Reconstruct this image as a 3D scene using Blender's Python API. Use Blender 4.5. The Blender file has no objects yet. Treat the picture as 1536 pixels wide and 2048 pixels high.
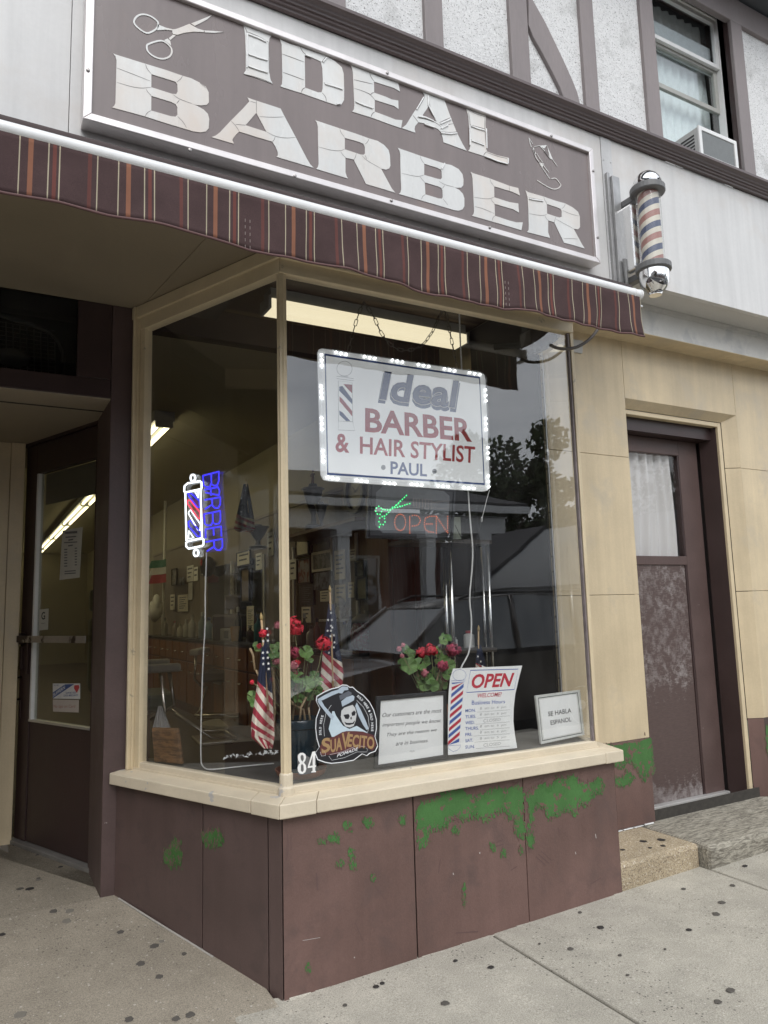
import bpy, bmesh, math, random
from mathutils import Vector, Matrix, geometry
import mathutils.noise as mnoise

# ------------------------------------------------------------------ camera
YAW, PITCH, ROLL, FPX, CAMZ = 0.50763650, 0.13126262, -0.02801492, 1479.03, 1.28
LANG = 1.15466                      # direction of the splayed window side
C0 = Vector((0, 0, CAMZ))
_f = Vector((math.sin(YAW)*math.cos(PITCH), math.cos(YAW)*math.cos(PITCH), math.sin(PITCH)))
_r = Vector((math.cos(YAW), -math.sin(YAW), 0))
_u = _r.cross(_f)
CR = _r*math.cos(ROLL) + _u*math.sin(ROLL)
CU = -_r*math.sin(ROLL) + _u*math.cos(ROLL)
CF = _f
scn = bpy.context.scene
col = scn.collection
cd = bpy.data.cameras.new("camera")
cd.sensor_fit = 'VERTICAL'; cd.sensor_height = 36.0; cd.lens = FPX/2048*36.0
cd.clip_start = 0.02; cd.clip_end = 600
cam = bpy.data.objects.new("camera", cd)
cam.matrix_world = Matrix(((CR.x, CU.x, -CF.x, C0.x), (CR.y, CU.y, -CF.y, C0.y), (CR.z, CU.z, -CF.z, C0.z), (0, 0, 0, 1)))
col.objects.link(cam); scn.camera = cam

# ------------------------------------------------------------------ sky, sun, exposure
SUN_EL, SUN_ROT = math.radians(46), math.radians(200)
w = bpy.data.worlds.new("World"); scn.world = w; w.use_nodes = True
nt = w.node_tree; nt.nodes.clear()
out = nt.nodes.new('ShaderNodeOutputWorld'); bg = nt.nodes.new('ShaderNodeBackground')
sky = nt.nodes.new('ShaderNodeTexSky'); sky.sky_type = 'NISHITA'; sky.sun_disc = False
sky.sun_elevation = SUN_EL; sky.sun_rotation = SUN_ROT; sky.dust_density = 4; sky.air_density = 1.2
hs = nt.nodes.new('ShaderNodeHueSaturation'); hs.inputs['Saturation'].default_value = 0.12
tc = nt.nodes.new('ShaderNodeTexCoord'); mp = nt.nodes.new('ShaderNodeMapping')
mp.inputs['Scale'].default_value = (1.2, 1.2, 4.0)
nz = nt.nodes.new('ShaderNodeTexNoise'); nz.inputs['Scale'].default_value = 1.7; nz.inputs['Detail'].default_value = 7
nz.inputs['Roughness'].default_value = 0.55; nz.inputs['Distortion'].default_value = 0.4
rp = nt.nodes.new('ShaderNodeValToRGB')
rp.color_ramp.elements[0].position = 0.36; rp.color_ramp.elements[0].color = (0.62, 0.65, 0.71, 1)
rp.color_ramp.elements[1].position = 0.66; rp.color_ramp.elements[1].color = (1.12, 1.13, 1.14, 1)
mx = nt.nodes.new('ShaderNodeMix'); mx.data_type = 'RGBA'; mx.blend_type = 'MULTIPLY'; mx.inputs[0].default_value = 1
ov = nt.nodes.new('ShaderNodeMix'); ov.data_type = 'RGBA'; ov.inputs[0].default_value = 0.72; ov.inputs[7].default_value = (8.6, 8.8, 9.0, 1)   # overcast veil over the clear sky
L_ = nt.links.new
L_(sky.outputs[0], hs.inputs['Color']); L_(tc.outputs['Generated'], mp.inputs[0]); L_(mp.outputs[0], nz.inputs['Vector'])
L_(nz.outputs['Fac'], rp.inputs[0]); L_(hs.outputs[0], ov.inputs[6]); L_(ov.outputs[2], mx.inputs[6]); L_(rp.outputs[0], mx.inputs[7])
L_(mx.outputs[2], bg.inputs[0]); bg.inputs[1].default_value = 0.13; L_(bg.outputs[0], out.inputs[0])
sd = bpy.data.lights.new("sun", 'SUN'); sd.energy = 0.85; sd.angle = math.radians(36); sd.color = (1.0, 0.97, 0.93)
so = bpy.data.objects.new("sun", sd); col.objects.link(so)
_sd = Vector((math.sin(SUN_ROT)*math.cos(SUN_EL), math.cos(SUN_ROT)*math.cos(SUN_EL), math.sin(SUN_EL)))
so.location = _sd*20; so.rotation_euler = _sd.to_track_quat('Z', 'Y').to_euler()
scn.view_settings.view_transform = 'Standard'; scn.view_settings.look = 'None'
scn.view_settings.exposure = 0.68; scn.view_settings.gamma = 1.0; scn.view_settings.use_curve_mapping = False
scn.cycles.max_bounces = 10; scn.cycles.transparent_max_bounces = 16; scn.cycles.use_denoising = True

# ------------------------------------------------------------------ helpers
rnd = random.Random(7)
def ray(x, y): return CF + CR*((x-768)/FPX) - CU*((y-1024)/FPX)
def onY(x, y, Y): d = ray(x, y); return C0 + d*((Y-C0.y)/d.y)
def onZ(x, y, Z): d = ray(x, y); return C0 + d*((Z-C0.z)/d.z)
def onX(x, y, X): d = ray(x, y); return C0 + d*((X-C0.x)/d.x)
def z8(o, s, pts): return [(o[0]+p[0]/s, o[1]+p[1]/s) for p in pts]     # measuring grid of an enlarged view

class Pl:
    """flat working plane: origin, across, up, normal towards the viewer"""
    def __init__(s, o, u, v):
        s.o = Vector(o); s.u = Vector(u).normalized(); v = Vector(v); s.n = s.u.cross(v).normalized(); s.v = s.n.cross(s.u)
    def at(s, a, b, c=0.0): return s.o + s.u*a + s.v*b + s.n*c
    def px(s, x, y, c=0.0):
        d = ray(x, y); t = ((s.o + s.n*c - C0).dot(s.n))/d.dot(s.n); p = C0 + d*t - s.o
        return (p.dot(s.u), p.dot(s.v))
    def pxs(s, pts, c=0.0): return [s.px(x, y, c) for x, y in pts]
def front(Y): return Pl((0, Y, 0), (1, 0, 0), (0, 0, 1))
def sideR(X): return Pl((X, 0, 0), (0, -1, 0), (0, 0, 1))               # faces -X
LD = Vector((-math.cos(LANG), math.sin(LANG), 0))

def _ccw(p):
    return sum(p[i][0]*p[(i+1) % len(p)][1]-p[(i+1) % len(p)][0]*p[i][1] for i in range(len(p))) > 0

class MB:
    def __init__(s): s.v = []; s.f = []; s.uv = None
    def add(s, vs, fs):
        b = len(s.v); s.v += [tuple(v) for v in vs]; s.f += [tuple(i+b for i in f) for f in fs]; return s
    def box(s, x0, x1, y0, y1, z0, z1):
        return s.add([(x, y, z) for x in (x0, x1) for y in (y0, y1) for z in (z0, z1)],
                     [(0, 1, 3, 2), (4, 6, 7, 5), (0, 4, 5, 1), (2, 3, 7, 6), (0, 2, 6, 4), (1, 5, 7, 3)])
    def pbox(s, pl, a0, a1, b0, b1, c0, c1):
        return s.add([pl.at(a, b, c) for a in (a0, a1) for b in (b0, b1) for c in (c0, c1)],
                     [(0, 1, 3, 2), (4, 6, 7, 5), (0, 4, 5, 1), (2, 3, 7, 6), (0, 2, 6, 4), (1, 5, 7, 3)])
    def hexa(s, p):      # eight corners: bottom four in order, top four in the same order
        return s.add(p, [(3, 2, 1, 0), (4, 5, 6, 7), (0, 1, 5, 4), (1, 2, 6, 5), (2, 3, 7, 6), (3, 0, 4, 7)])
    def prism(s, pl, pts, c0, c1=None, holes=()):
        pts = list(pts)
        if not _ccw(pts): pts.reverse()
        hs_ = []
        for h in holes:
            h = list(h)
            if _ccw(h): h.reverse()
            hs_.append(h)
        loops = [[Vector((a, b, 0)) for a, b in q] for q in [pts]+hs_]
        tris = geometry.tessellate_polygon(loops)
        flat = [p for q in [pts]+hs_ for p in q]
        ft = []
        for t in tris:
            a, b, c = (flat[i] for i in t)
            ar = (b[0]-a[0])*(c[1]-a[1])-(c[0]-a[0])*(b[1]-a[1])
            if abs(ar) < 1e-12: continue
            ft.append(tuple(t) if ar > 0 else (t[0], t[2], t[1]))
        if c1 is None:
            return s.add([pl.at(a, b, c0) for a, b in flat], ft)
        n = len(flat); fs = [tuple(i+n for i in t) for t in ft] + [(t[0], t[2], t[1]) for t in ft]
        k = 0
        for q in [pts]+hs_:
            m = len(q)
            for i in range(m): j = (i+1) % m; fs.append((k+i, k+j, k+j+n, k+i+n))
            k += m
        return s.add([pl.at(a, b, c0) for a, b in flat]+[pl.at(a, b, c1) for a, b in flat], fs)
    def stroke(s, pl, pts, wd, c0, c1=None, closed=False, taper=False):
        n = len(pts); P = [Vector(p) for p in pts]; Lf = []; Rt = []
        for i in range(n):
            a = P[i-1] if (i > 0 or closed) else P[i]; b = P[(i+1) % n] if (i < n-1 or closed) else P[i]
            d = (b-a); d = d.normalized() if d.length > 1e-9 else Vector((1, 0)); nn = Vector((-d.y, d.x))
            h = wd/2
            if taper: h *= 0.25+0.75*math.sin(math.pi*(i+.5)/n)
            Lf.append(P[i]+nn*h); Rt.append(P[i]-nn*h)
        m = n if closed else n-1
        if c1 is None:
            return s.add([pl.at(p.x, p.y, c0) for p in Lf+Rt], [(i+n, (i+1) % n+n, (i+1) % n, i) for i in range(m)])
        v = [pl.at(p.x, p.y, c) for c in (c0, c1) for p in Lf+Rt]; fs = []
        for i in range(m):
            j = (i+1) % n
            fs += [(2*n+i, 3*n+i, 3*n+j, 2*n+j), (i, j, n+j, n+i), (i, 2*n+i, 2*n+j, j), (n+i, n+j, 3*n+j, 3*n+i)]
        if not closed: fs += [(0, n, 3*n, 2*n), (n-1, 3*n-1, 4*n-1, 2*n-1)]
        return s.add(v, fs)
    def tube(s, path, r, seg=8, closed=False, cap=True):
        path = [Vector(p) for p in path]; n = len(path); vs = []; rad = r if isinstance(r, (list, tuple)) else [r]*n
        up = None
        for i in range(n):
            a = path[i-1] if (i > 0 or closed) else path[i]; b = path[(i+1) % n] if (i < n-1 or closed) else path[i]
            d = (b-a).normalized()
            if up is None: up = d.orthogonal().normalized()
            up = (up - d*up.dot(d)); up = up.normalized() if up.length > 1e-6 else d.orthogonal().normalized()
            sd_ = d.cross(up)
            for k in range(seg):
                t = 2*math.pi*k/seg; vs.append(path[i] + (up*math.cos(t)+sd_*math.sin(t))*rad[i])
        fs = []
        for i in range(n if closed else n-1):
            j = (i+1) % n
            for k in range(seg): l = (k+1) % seg; fs.append((i*seg+k, i*seg+l, j*seg+l, j*seg+k))
        if cap and not closed: fs += [tuple(range(seg))[::-1], tuple((n-1)*seg+k for k in range(seg))]
        return s.add(vs, fs)
    def lathe(s, o, prof, seg=20, axis=(0, 0, 1)):
        o = Vector(o); ax = Vector(axis).normalized(); e1 = ax.orthogonal().normalized(); e2 = ax.cross(e1); n = len(prof); vs = []; fs = []
        for r, h in prof:
            for k in range(seg):
                t = 2*math.pi*k/seg; vs.append(o+ax*h+(e1*math.cos(t)+e2*math.sin(t))*max(r, 1e-5))
        for i in range(n-1):
            for k in range(seg): l = (k+1) % seg; fs.append((i*seg+k, i*seg+l, (i+1)*seg+l, (i+1)*seg+k))
        fs += [tuple(range(seg))[::-1], tuple((n-1)*seg+k for k in range(seg))]
        return s.add(vs, fs)
    def ball(s, o, r, seg=10, sq=(1, 1, 1)):
        o = Vector(o); vs = []; fs = []; rn = seg//2+1
        for i in range(rn+1):
            p = math.pi*i/rn
            for k in range(seg):
                t = 2*math.pi*k/seg; vs.append(o+Vector((r*sq[0]*math.sin(p)*math.cos(t), r*sq[1]*math.sin(p)*math.sin(t), -r*sq[2]*math.cos(p))))
        for i in range(rn):
            for k in range(seg): l = (k+1) % seg; fs.append((i*seg+k, i*seg+l, (i+1)*seg+l, (i+1)*seg+k))
        return s.add(vs, fs)
    def grid(s, fn, nu, nv, uv=True):
        b = len(s.v); fs = []
        for j in range(nv+1):
            for i in range(nu+1): s.v.append(tuple(fn(i/nu, j/nv)))
        if uv:
            if s.uv is None: s.uv = {}
            for j in range(nv+1):
                for i in range(nu+1): s.uv[b+j*(nu+1)+i] = (i/nu, j/nv)
        for j in range(nv):
            for i in range(nu): a = b+j*(nu+1)+i; fs.append((a, a+1, a+nu+2, a+nu+1))
        s.f += fs; return s
    def text(s, string, pl, a0, b0, a1, b1, c, shear=0.0, bold=0.0, c1=None):
        vs, ts = glyphs(string, shear, bold)
        xs = [v[0] for v in vs]; ys = [v[1] for v in vs]; x0, x1, y0, y1 = min(xs), max(xs), min(ys), max(ys)
        return s.add([pl.at(a0+(x-x0)/(x1-x0)*(a1-a0), b0+(y-y0)/(y1-y0)*(b1-b0), c) for x, y in vs], ts)
    def qtext(s, string, pl, q, c, shear=0.0, bold=0.0):
        """text fitted between four corners (top-left, top-right, bottom-right, bottom-left) given on the plane"""
        vs, ts = glyphs(string, shear, bold)
        xs = [v[0] for v in vs]; ys = [v[1] for v in vs]; x0, x1, y0, y1 = min(xs), max(xs), min(ys), max(ys)
        o = []
        for x, y in vs:
            u_ = (x-x0)/(x1-x0); t = (y-y0)/(y1-y0)
            a = [q[0][k]*(1-u_)*t+q[1][k]*u_*t+q[2][k]*u_*(1-t)+q[3][k]*(1-u_)*(1-t) for k in (0, 1)]
            o.append(pl.at(a[0], a[1], c))
        return s.add(o, ts)
    def mesh(s, name, smooth=False):
        me = bpy.data.meshes.new(name); me.from_pydata(s.v, [], s.f); me.validate()
        if s.uv:
            ul = me.uv_layers.new(name="UVMap")
            for lp in me.loops: ul.data[lp.index].uv = s.uv.get(lp.vertex_index, (0, 0))
        if smooth: me.polygons.foreach_set('use_smooth', [True]*len(me.polygons))
        return me

_gl = {}
def glyphs(string, shear, bold):
    k = (string, shear, bold)
    if k in _gl: return _gl[k]
    cu = bpy.data.curves.new("glyph", 'FONT'); cu.body = string; cu.shear = shear; cu.offset = bold; cu.resolution_u = 3
    ob = bpy.data.objects.new("glyph", cu); col.objects.link(ob)
    dg = bpy.context.evaluated_depsgraph_get(); me = bpy.data.meshes.new_from_object(ob.evaluated_get(dg))
    _gl[k] = ([(v.co.x, v.co.y) for v in me.vertices], [tuple(p.vertices) for p in me.polygons])
    bpy.data.objects.remove(ob); bpy.data.curves.remove(cu); bpy.data.meshes.remove(me)
    return _gl[k]

WT = {}
def tag(o, label=None, cat=None, group=None, kind=None):
    for k, v in (('label', label), ('category', cat), ('group', group), ('kind', kind)):
        if v: o[k] = v
    return o
def thing(name, label, cat, loc, group=None):
    o = bpy.data.objects.new(name, None); o.empty_display_size = 0.1; col.objects.link(o); o.location = loc; WT[o] = Vector(loc)
    return tag(o, label, cat, group)
def obj(name, mb, m, parent=None, smooth=False, bevel=0.0, normals=True, solid=0.0, label=None, angle=None):
    me = mb.mesh(name, smooth)
    if normals:
        bm = bmesh.new(); bm.from_mesh(me); bmesh.ops.recalc_face_normals(bm, faces=bm.faces); bm.to_mesh(me); bm.free()
    o = bpy.data.objects.new(name, me); col.objects.link(o)
    if m is not None: me.materials.append(m)
    WT[o] = Vector((0, 0, 0))
    if parent is not None:
        o.parent = parent; o.matrix_parent_inverse = Matrix.Translation(-WT[parent])
    if solid: md = o.modifiers.new("thick", 'SOLIDIFY'); md.thickness = solid; md.offset = 0
    if bevel:
        md = o.modifiers.new("edge", 'BEVEL'); md.width = bevel; md.segments = 2; md.limit_method = 'ANGLE'; md.angle_limit = math.radians(40)
    if smooth and angle: 
        md = o.modifiers.new("es", 'EDGE_SPLIT'); md.split_angle = math.radians(angle)
    if label: o['label'] = label
    return o
def like(o, parent, mw=Matrix.Identity(4), name=None):
    """another piece sharing the mesh of o"""
    c = o.copy(); col.objects.link(c); WT[c] = Vector((0, 0, 0))
    if name: c.name = name
    c.parent = parent; c.matrix_parent_inverse = Matrix.Translation(-WT[parent]) if parent else Matrix.Identity(4)
    c.matrix_basis = mw
    return c
def rough(poly, amp, it=3, seed=1):
    r = random.Random(seed)
    for _ in range(it):
        q = []
        for i in range(len(poly)):
            a = poly[i]; b = poly[(i+1) % len(poly)]; d = math.hypot(b[0]-a[0], b[1]-a[1])
            m = ((a[0]+b[0])/2+r.uniform(-1, 1)*min(amp, d*.22), (a[1]+b[1])/2+r.uniform(-1, 1)*min(amp, d*.22)); q += [a, m]
        poly = q; amp *= .6
    return poly

def smooth_line(pts, it=2, closed=False):
    for _ in range(it):
        q = []; n = len(pts)
        if not closed: q.append(pts[0])
        for i in range(n if closed else n-1):
            a = pts[i]; b = pts[(i+1) % n]; q += [(a[0]*.75+b[0]*.25, a[1]*.75+b[1]*.25), (a[0]*.25+b[0]*.75, a[1]*.25+b[1]*.75)]
        if not closed: q.append(pts[-1])
        pts = q
    return pts
# ------------------------------------------------------------------ materials
class NT:
    def __init__(s, name):
        s.m = bpy.data.materials.new(name); s.m.use_nodes = True; s.t = s.m.node_tree; s.b = s.t.nodes['Principled BSDF']; s.o = s.t.nodes['Material Output']
        s._p = None
    def n(s, ty, **kw):
        x = s.t.nodes.new('ShaderNode'+ty)
        for k, v in kw.items():
            if hasattr(x, k) and k not in x.inputs: setattr(x, k, v)
            else: x.inputs[k].default_value = v
        return x
    def l(s, a, b): s.t.links.new(a, b)
    def pos(s, scale=(1, 1, 1)):
        g = s.n('NewGeometry'); m = s.n('Mapping'); m.inputs['Scale'].default_value = scale; s.l(g.outputs['Position'], m.inputs[0]); return m.outputs[0]
    def noise(s, vec, scale, detail=5, rough=.55, dist=0.0):
        x = s.n('TexNoise'); x.inputs['Scale'].default_value = scale; x.inputs['Detail'].default_value = detail
        x.inputs['Roughness'].default_value = rough; x.inputs['Distortion'].default_value = dist; s.l(vec, x.inputs['Vector']); return x.outputs['Fac']
    def ramp(s, fac, lo, hi, a=0.0, b=1.0):
        x = s.n('MapRange'); x.clamp = True; s.l(fac, x.inputs[0])
        x.inputs[1].default_value = lo; x.inputs[2].default_value = hi; x.inputs[3].default_value = a; x.inputs[4].default_value = b; return x.outputs[0]
    def math(s, op, a, b=None):
        x = s.n('Math'); x.operation = op
        for i, q in enumerate((a, b)):
            if q is None: continue
            if isinstance(q, (int, float)): x.inputs[i].default_value = q
            else: s.l(q, x.inputs[i])
        return x.outputs[0]
    def mix(s, f, a, b, mode='MIX'):
        x = s.n('Mix'); x.data_type = 'RGBA'; x.blend_type = mode
        for i, q in ((0, f), (6, a), (7, b)):
            if isinstance(q, (int, float)): x.inputs[i].default_value = q
            elif isinstance(q, tuple): x.inputs[i].default_value = (*q, 1) if len(q) == 3 else q
            else: s.l(q, x.inputs[i])
        return x.outputs[2]
    def scale(s, c, f):        # colour times a factor
        v = s.n('CombineColor')
        for i in range(3): s.l(f, v.inputs[i])
        return s.mix(1.0, c, v.outputs[0], 'MULTIPLY')
    def bump(s, h, st, d=.01, prev=None):
        x = s.n('Bump'); x.inputs['Strength'].default_value = st; x.inputs['Distance'].default_value = d; s.l(h, x.inputs['Height'])
        if prev is not None: s.l(prev, x.inputs['Normal'])
        return x.outputs[0]
    def fin(s, c=None, rough=None, normal=None, metal=0, spec=.5):
        if c is not None:
            if isinstance(c, tuple): s.b.inputs['Base Color'].default_value = (*c, 1)
            else: s.l(c, s.b.inputs['Base Color'])
        if rough is not None:
            if isinstance(rough, (int, float)): s.b.inputs['Roughness'].default_value = rough
            else: s.l(rough, s.b.inputs['Roughness'])
        if normal is not None: s.l(normal, s.b.inputs['Normal'])
        s.b.inputs['Metallic'].default_value = metal; s.b.inputs['Specular IOR Level'].default_value = spec
        return s.m

def mat(name, c, rough=.5, var=.12, vs=5.0, bump=.15, bs=90.0, metal=0, spec=.5, c2=None, c2s=9.0, c2r=(.6, .66), st=(1, 1, 1), streak=0.0):
    t = NT(name); p = t.pos(st)
    n1 = t.noise(p, vs, 6, .6); n2 = t.noise(p, bs, 4, .6)
    cc = t.scale(c, t.ramp(n1, .3, .7, 1-var, 1+var)); cc = t.scale(cc, t.ramp(n2, .3, .7, 1-var*.35, 1+var*.35))
    if streak:
        ns = t.noise(t.pos((14, 14, .7)), 1.0, 5, .6); cc = t.scale(cc, t.ramp(ns, .35, .75, 1.0, 1-streak))
    if c2:
        n3 = t.noise(p, c2s, 8, .62, .3); cc = t.mix(t.ramp(n3, c2r[0], c2r[1]), cc, c2)
    rg = t.ramp(n1, .3, .7, max(0, rough-.07), min(1, rough+.07))
    return t.fin(cc, rg, t.bump(n2, bump, .004), metal, spec)
def plain(name, c, rough=.5, metal=0, spec=.5):
    t = NT(name); n = t.noise(t.pos(), 40, 3); return t.fin(t.scale(c, t.ramp(n, .3, .7, .94, 1.06)), rough, None, metal, spec)
def emit(name, c, s):
    t = NT(name); e = t.n('Emission'); e.inputs[0].default_value = (*c, 1); e.inputs[1].default_value = s; t.l(e.outputs[0], t.o.inputs[0]); return t.m
def glass(name, ior=1.6, tint=(.985, .988, .988), dirt=.02):
    t = NT(name); tr = t.n('BsdfTransparent'); tr.inputs[0].default_value = (*tint, 1)
    gl = t.n('BsdfGlossy'); gl.inputs['Roughness'].default_value = 0.0; gl.inputs[0].default_value = (1, 1, 1, 1)
    ge = t.n('NewGeometry'); dt = t.n('VectorMath'); dt.operation = 'DOT_PRODUCT'; t.l(ge.outputs['Incoming'], dt.inputs[0]); t.l(ge.outputs['Normal'], dt.inputs[1])
    r0 = ((ior-1)/(ior+1))**2; sch = t.math('POWER', t.math('SUBTRACT', 1.0, t.math('MINIMUM', t.math('ABSOLUTE', dt.outputs['Value']), 1.0)), 5.0)
    k = t.math('ADD', r0, t.math('MULTIPLY', sch, (1-r0)*.8))
    wv = t.noise(t.pos((1, 1, 1)), 2.2, 2); nb = t.bump(wv, .035, .02); t.l(nb, gl.inputs['Normal'])
    mx_ = t.n('MixShader'); t.l(k, mx_.inputs[0]); t.l(tr.outputs[0], mx_.inputs[1]); t.l(gl.outputs[0], mx_.inputs[2])
    df = t.n('BsdfDiffuse'); df.inputs[0].default_value = (.6, .6, .58, 1)
    m2 = t.n('MixShader'); nd = t.noise(t.pos((1, 1, .4)), 7, 6); t.l(t.ramp(nd, .45, .8, 0, dirt), m2.inputs[0])
    t.l(mx_.outputs[0], m2.inputs[1]); t.l(df.outputs[0], m2.inputs[2]); t.l(m2.outputs[0], t.o.inputs[0]); return t.m

BEIGE = mat('beige_paint', (.615, .505, .335), .45, .10, 3, .12, 120, streak=.18, c2=(.49, .42, .31), c2s=4, c2r=(.54, .72))
BEIGE2 = mat('beige_frame_paint', (.62, .515, .345), .4, .08, 6, .12, 120, c2=(.42, .36, .26), c2s=16, c2r=(.66, .70))
SILLM = mat('chipped_sill_paint', (.63, .55, .42), .45, .08, 6, .15, 120, c2=(.46, .44, .42), c2s=11, c2r=(.645, .655))
BROWN = mat('brown_panel_paint', (.150, .089, .076), .48, .20, 2.2, .2, 150, streak=.16, c2=(.104, .067, .060), c2s=6, c2r=(.50, .72))
BROWND = mat('dark_brown_wood', (.042, .024, .023), .42, .16, 4, .15, 120, streak=.1)
POSTM = mat('purple_brown_post_paint', (.088, .057, .053), .5, .16, 5, .18, 120, streak=.15, c2=(.3, .26, .25), c2s=18, c2r=(.71, .73))
WHITE = mat('white_fascia_metal', (.65, .645, .635), .42, .06, 2, .05, 60, streak=.16, c2=(.55, .50, .455), c2s=1.5, c2r=(.50, .78))
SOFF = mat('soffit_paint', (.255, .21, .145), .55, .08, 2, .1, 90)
FRIEZE = mat('pale_frieze_paint', (.62, .61, .58), .6, .07, 6, .2, 100, c2=(.52, .52, .51), c2s=6, c2r=(.5, .62))
CORN = mat('cornice_brown_paint', (.115, .088, .086), .38, .12, 5, .1, 120, c2=(.35, .32, .31), c2s=25, c2r=(.74, .75))
TIMB = mat('timber_grey_brown_paint', (.245, .214, .212), .6, .1, 5, .3, 90, st=(1, 1, .25))
ALU = mat('bare_aluminium', (.72, .72, .72), .38, .08, 8, .05, 200, metal=.85)
WHTRIM = mat('white_trim_paint', (.76, .76, .75), .4, .06, 8, .05, 100)
BLACK = plain('black_plastic', (.018, .018, .02), .4)
GLASS = glass('shop_glass', 1.82)
# ------------------------------------------------------------------ ground
def concrete(name, c, spot=1.0):
    t = NT(name); p = t.pos()
    n1 = t.noise(p, 1.3, 6, .6); n2 = t.noise(p, 240, 3, .7); n4 = t.noise(p, 9, 6, .65)
    cc = t.scale(c, t.ramp(n1, .3, .72, .80, 1.12)); cc = t.scale(cc, t.ramp(n4, .3, .72, .86, 1.08)); cc = t.scale(cc, t.ramp(n2, .32, .68, .62, 1.28))
    vo = t.n('TexVoronoi'); vo.inputs['Scale'].default_value = 92; t.l(p, vo.inputs['Vector'])
    sc_ = t.n('SeparateColor'); t.l(vo.outputs['Color'], sc_.inputs[0])
    pick = t.math('GREATER_THAN', sc_.outputs[0], .74); near = t.math('LESS_THAN', vo.outputs['Distance'], t.math('MULTIPLY', sc_.outputs[1], .42))
    patch = t.ramp(t.noise(p, 1.8, 3), .42, .6, .15, 1.0)
    cc = t.mix(t.math('MULTIPLY', t.math('MULTIPLY', pick, near), t.math('MULTIPLY', patch, .85*spot)), cc, (.075, .066, .056))
    pick2 = t.math('LESS_THAN', sc_.outputs[0], .12)
    cc = t.mix(t.math('MULTIPLY', t.math('MULTIPLY', pick2, near), .5*spot), cc, (.62, .58, .52))
    b = t.bump(n2, .35, .004); b = t.bump(n4, .15, .01, b)
    return t.fin(cc, .85, b, 0, .3)
PAVE = concrete('sidewalk_concrete', (.445, .417, .355))
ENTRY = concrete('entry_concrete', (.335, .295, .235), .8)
ASPH = concrete('asphalt', (.05, .05, .052), .6)
KERB = concrete('kerb_concrete', (.36, .345, .32), .6)
DIRT = mat('gap_dirt', (.045, .04, .034), .9, .3, 30)
def granite(name, c, dk, lt, sc_=170):
    t = NT(name); p = t.pos(); n1 = t.noise(p, sc_, 3, .7); n2 = t.noise(p, 4, 5, .6); n3 = t.noise(p, sc_*.55, 3, .7)
    cc = t.mix(t.ramp(n1, .5, .62), c, dk); cc = t.mix(t.ramp(n3, .56, .66), cc, lt); cc = t.scale(cc, t.ramp(n2, .3, .7, .75, 1.15))
    return t.fin(cc, .75, t.bump(n1, .35, .004), 0, .35)
STONE1 = granite('tan_granite', (.42, .345, .235), (.17, .125, .085), (.60, .54, .44))
t = NT('worn_grey_stone'); p = t.pos((3, 14, 14)); n1 = t.noise(p, 5, 7, .65, 1.2); n2 = t.noise(t.pos(), 180, 3, .7)
STONE2 = t.fin(t.scale(t.mix(t.ramp(n1, .42, .6), (.37, .345, .285), (.15, .135, .11)), t.ramp(n2, .3, .7, .8, 1.2)), .85, t.bump(n1, .5, .01), 0, .3)

def gz(x, y):
    z = .0215*(x-.955) if x > .955 else .004*(x-.955)
    if y > 2.46 and x < .98: z += .140*min(1, (y-2.46)/.93)
    if y < -1.0: z -= .02*min(4, -1.0-y)
    return z
def slab(pts, m, parent, th=.06, name='paving_slab', label=None, bev=.006):
    mb = MB(); n = len(pts)
    mb.add([(x, y, gz(x, y)) for x, y in pts]+[(x, y, gz(x, y)-th) for x, y in pts],
           [tuple(range(n)), tuple(range(2*n-1, n-1, -1))]+[(i, i+n, (i+1) % n+n, (i+1) % n) for i in range(n)])
    return obj(name, mb, m, parent, bevel=bev, label=label)

gr = MB(); gr.box(-90, 90, -90, 60, -.5, -.21)
obj('ground', gr, mat('lawn_and_dirt', (.055, .07, .03), .9, .3, 1.5))['kind'] = 'structure'
pv = thing('pavement', None, None, (0, 0, 0)); pv['kind'] = 'structure'
bed = MB(); bed.add([(-14, -.98, -.09), (16, -.98, -.02), (16, 2.9, -.02), (-14, 2.9, -.07)], [(0, 1, 2, 3)])
obj('joint_bed', bed, DIRT, pv)
G = .006
xs = [-13.0, -10.6, -9.1, -7.6, -6.1, -4.6, -3.1, -1.6]
for a, b in zip(xs[:-1], xs[1:]):
    slab([(a+G, -.62), (b-G, -.62), (b-G, 2.5), (a+G, 2.5)], PAVE, pv)
J1a, J1b = (1.817, 2.476), (1.80, -.62); J2a, J2b = (3.045, 2.417), (2.93, -.62)
slab([(-1.6+G, -.62), (.74, -.62), (.745, 2.465), (-1.6+G, 2.44)], PAVE, pv)
slab([(.75+G, -.62), (1.80-G, -.62), (1.817-G, 2.52), (.985, 2.52), (.915, 2.525), (.78, 2.482)], PAVE, pv)
slab([(1.80+G, -.62), (2.93-G, -.62), (3.045-G, 2.52), (1.817+G, 2.52)], PAVE, pv)
x0 = 2.93; sh = 3.045-2.93
for x1 in (4.1, 5.3, 6.5, 7.7, 8.9, 10.1, 11.3, 12.5, 14, 15.5):
    slab([(x0+G, -.62), (x1-G, -.62), (x1+sh-G, 2.5), (x0+sh+G, 2.5)], PAVE, pv); x0 = x1
# sloping entry floor, cast up to the shop door (several strips so that it follows the slope)
en = MB(); rows = [2.44, 2.46, 2.7, 2.95, 3.2, 3.39, 3.41, 3.8, 4.4, 5.2]; vs = []; fs = []
for y in rows:
    for x in (-2.6, -1.5, -.5, .2, .55, .76, .93 if y < 2.6 else (.95-.44*(y-2.5)/.9+.06)): vs.append((x, y, gz(x, y)+(.002 if y > 2.5 else 0)))
for j in range(len(rows)-1):
    for i in range(6): fs.append((j*7+i, j*7+i+1, (j+1)*7+i+1, (j+1)*7+i))
obj('entry_floor', en.add(vs, fs), ENTRY, pv)
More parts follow.
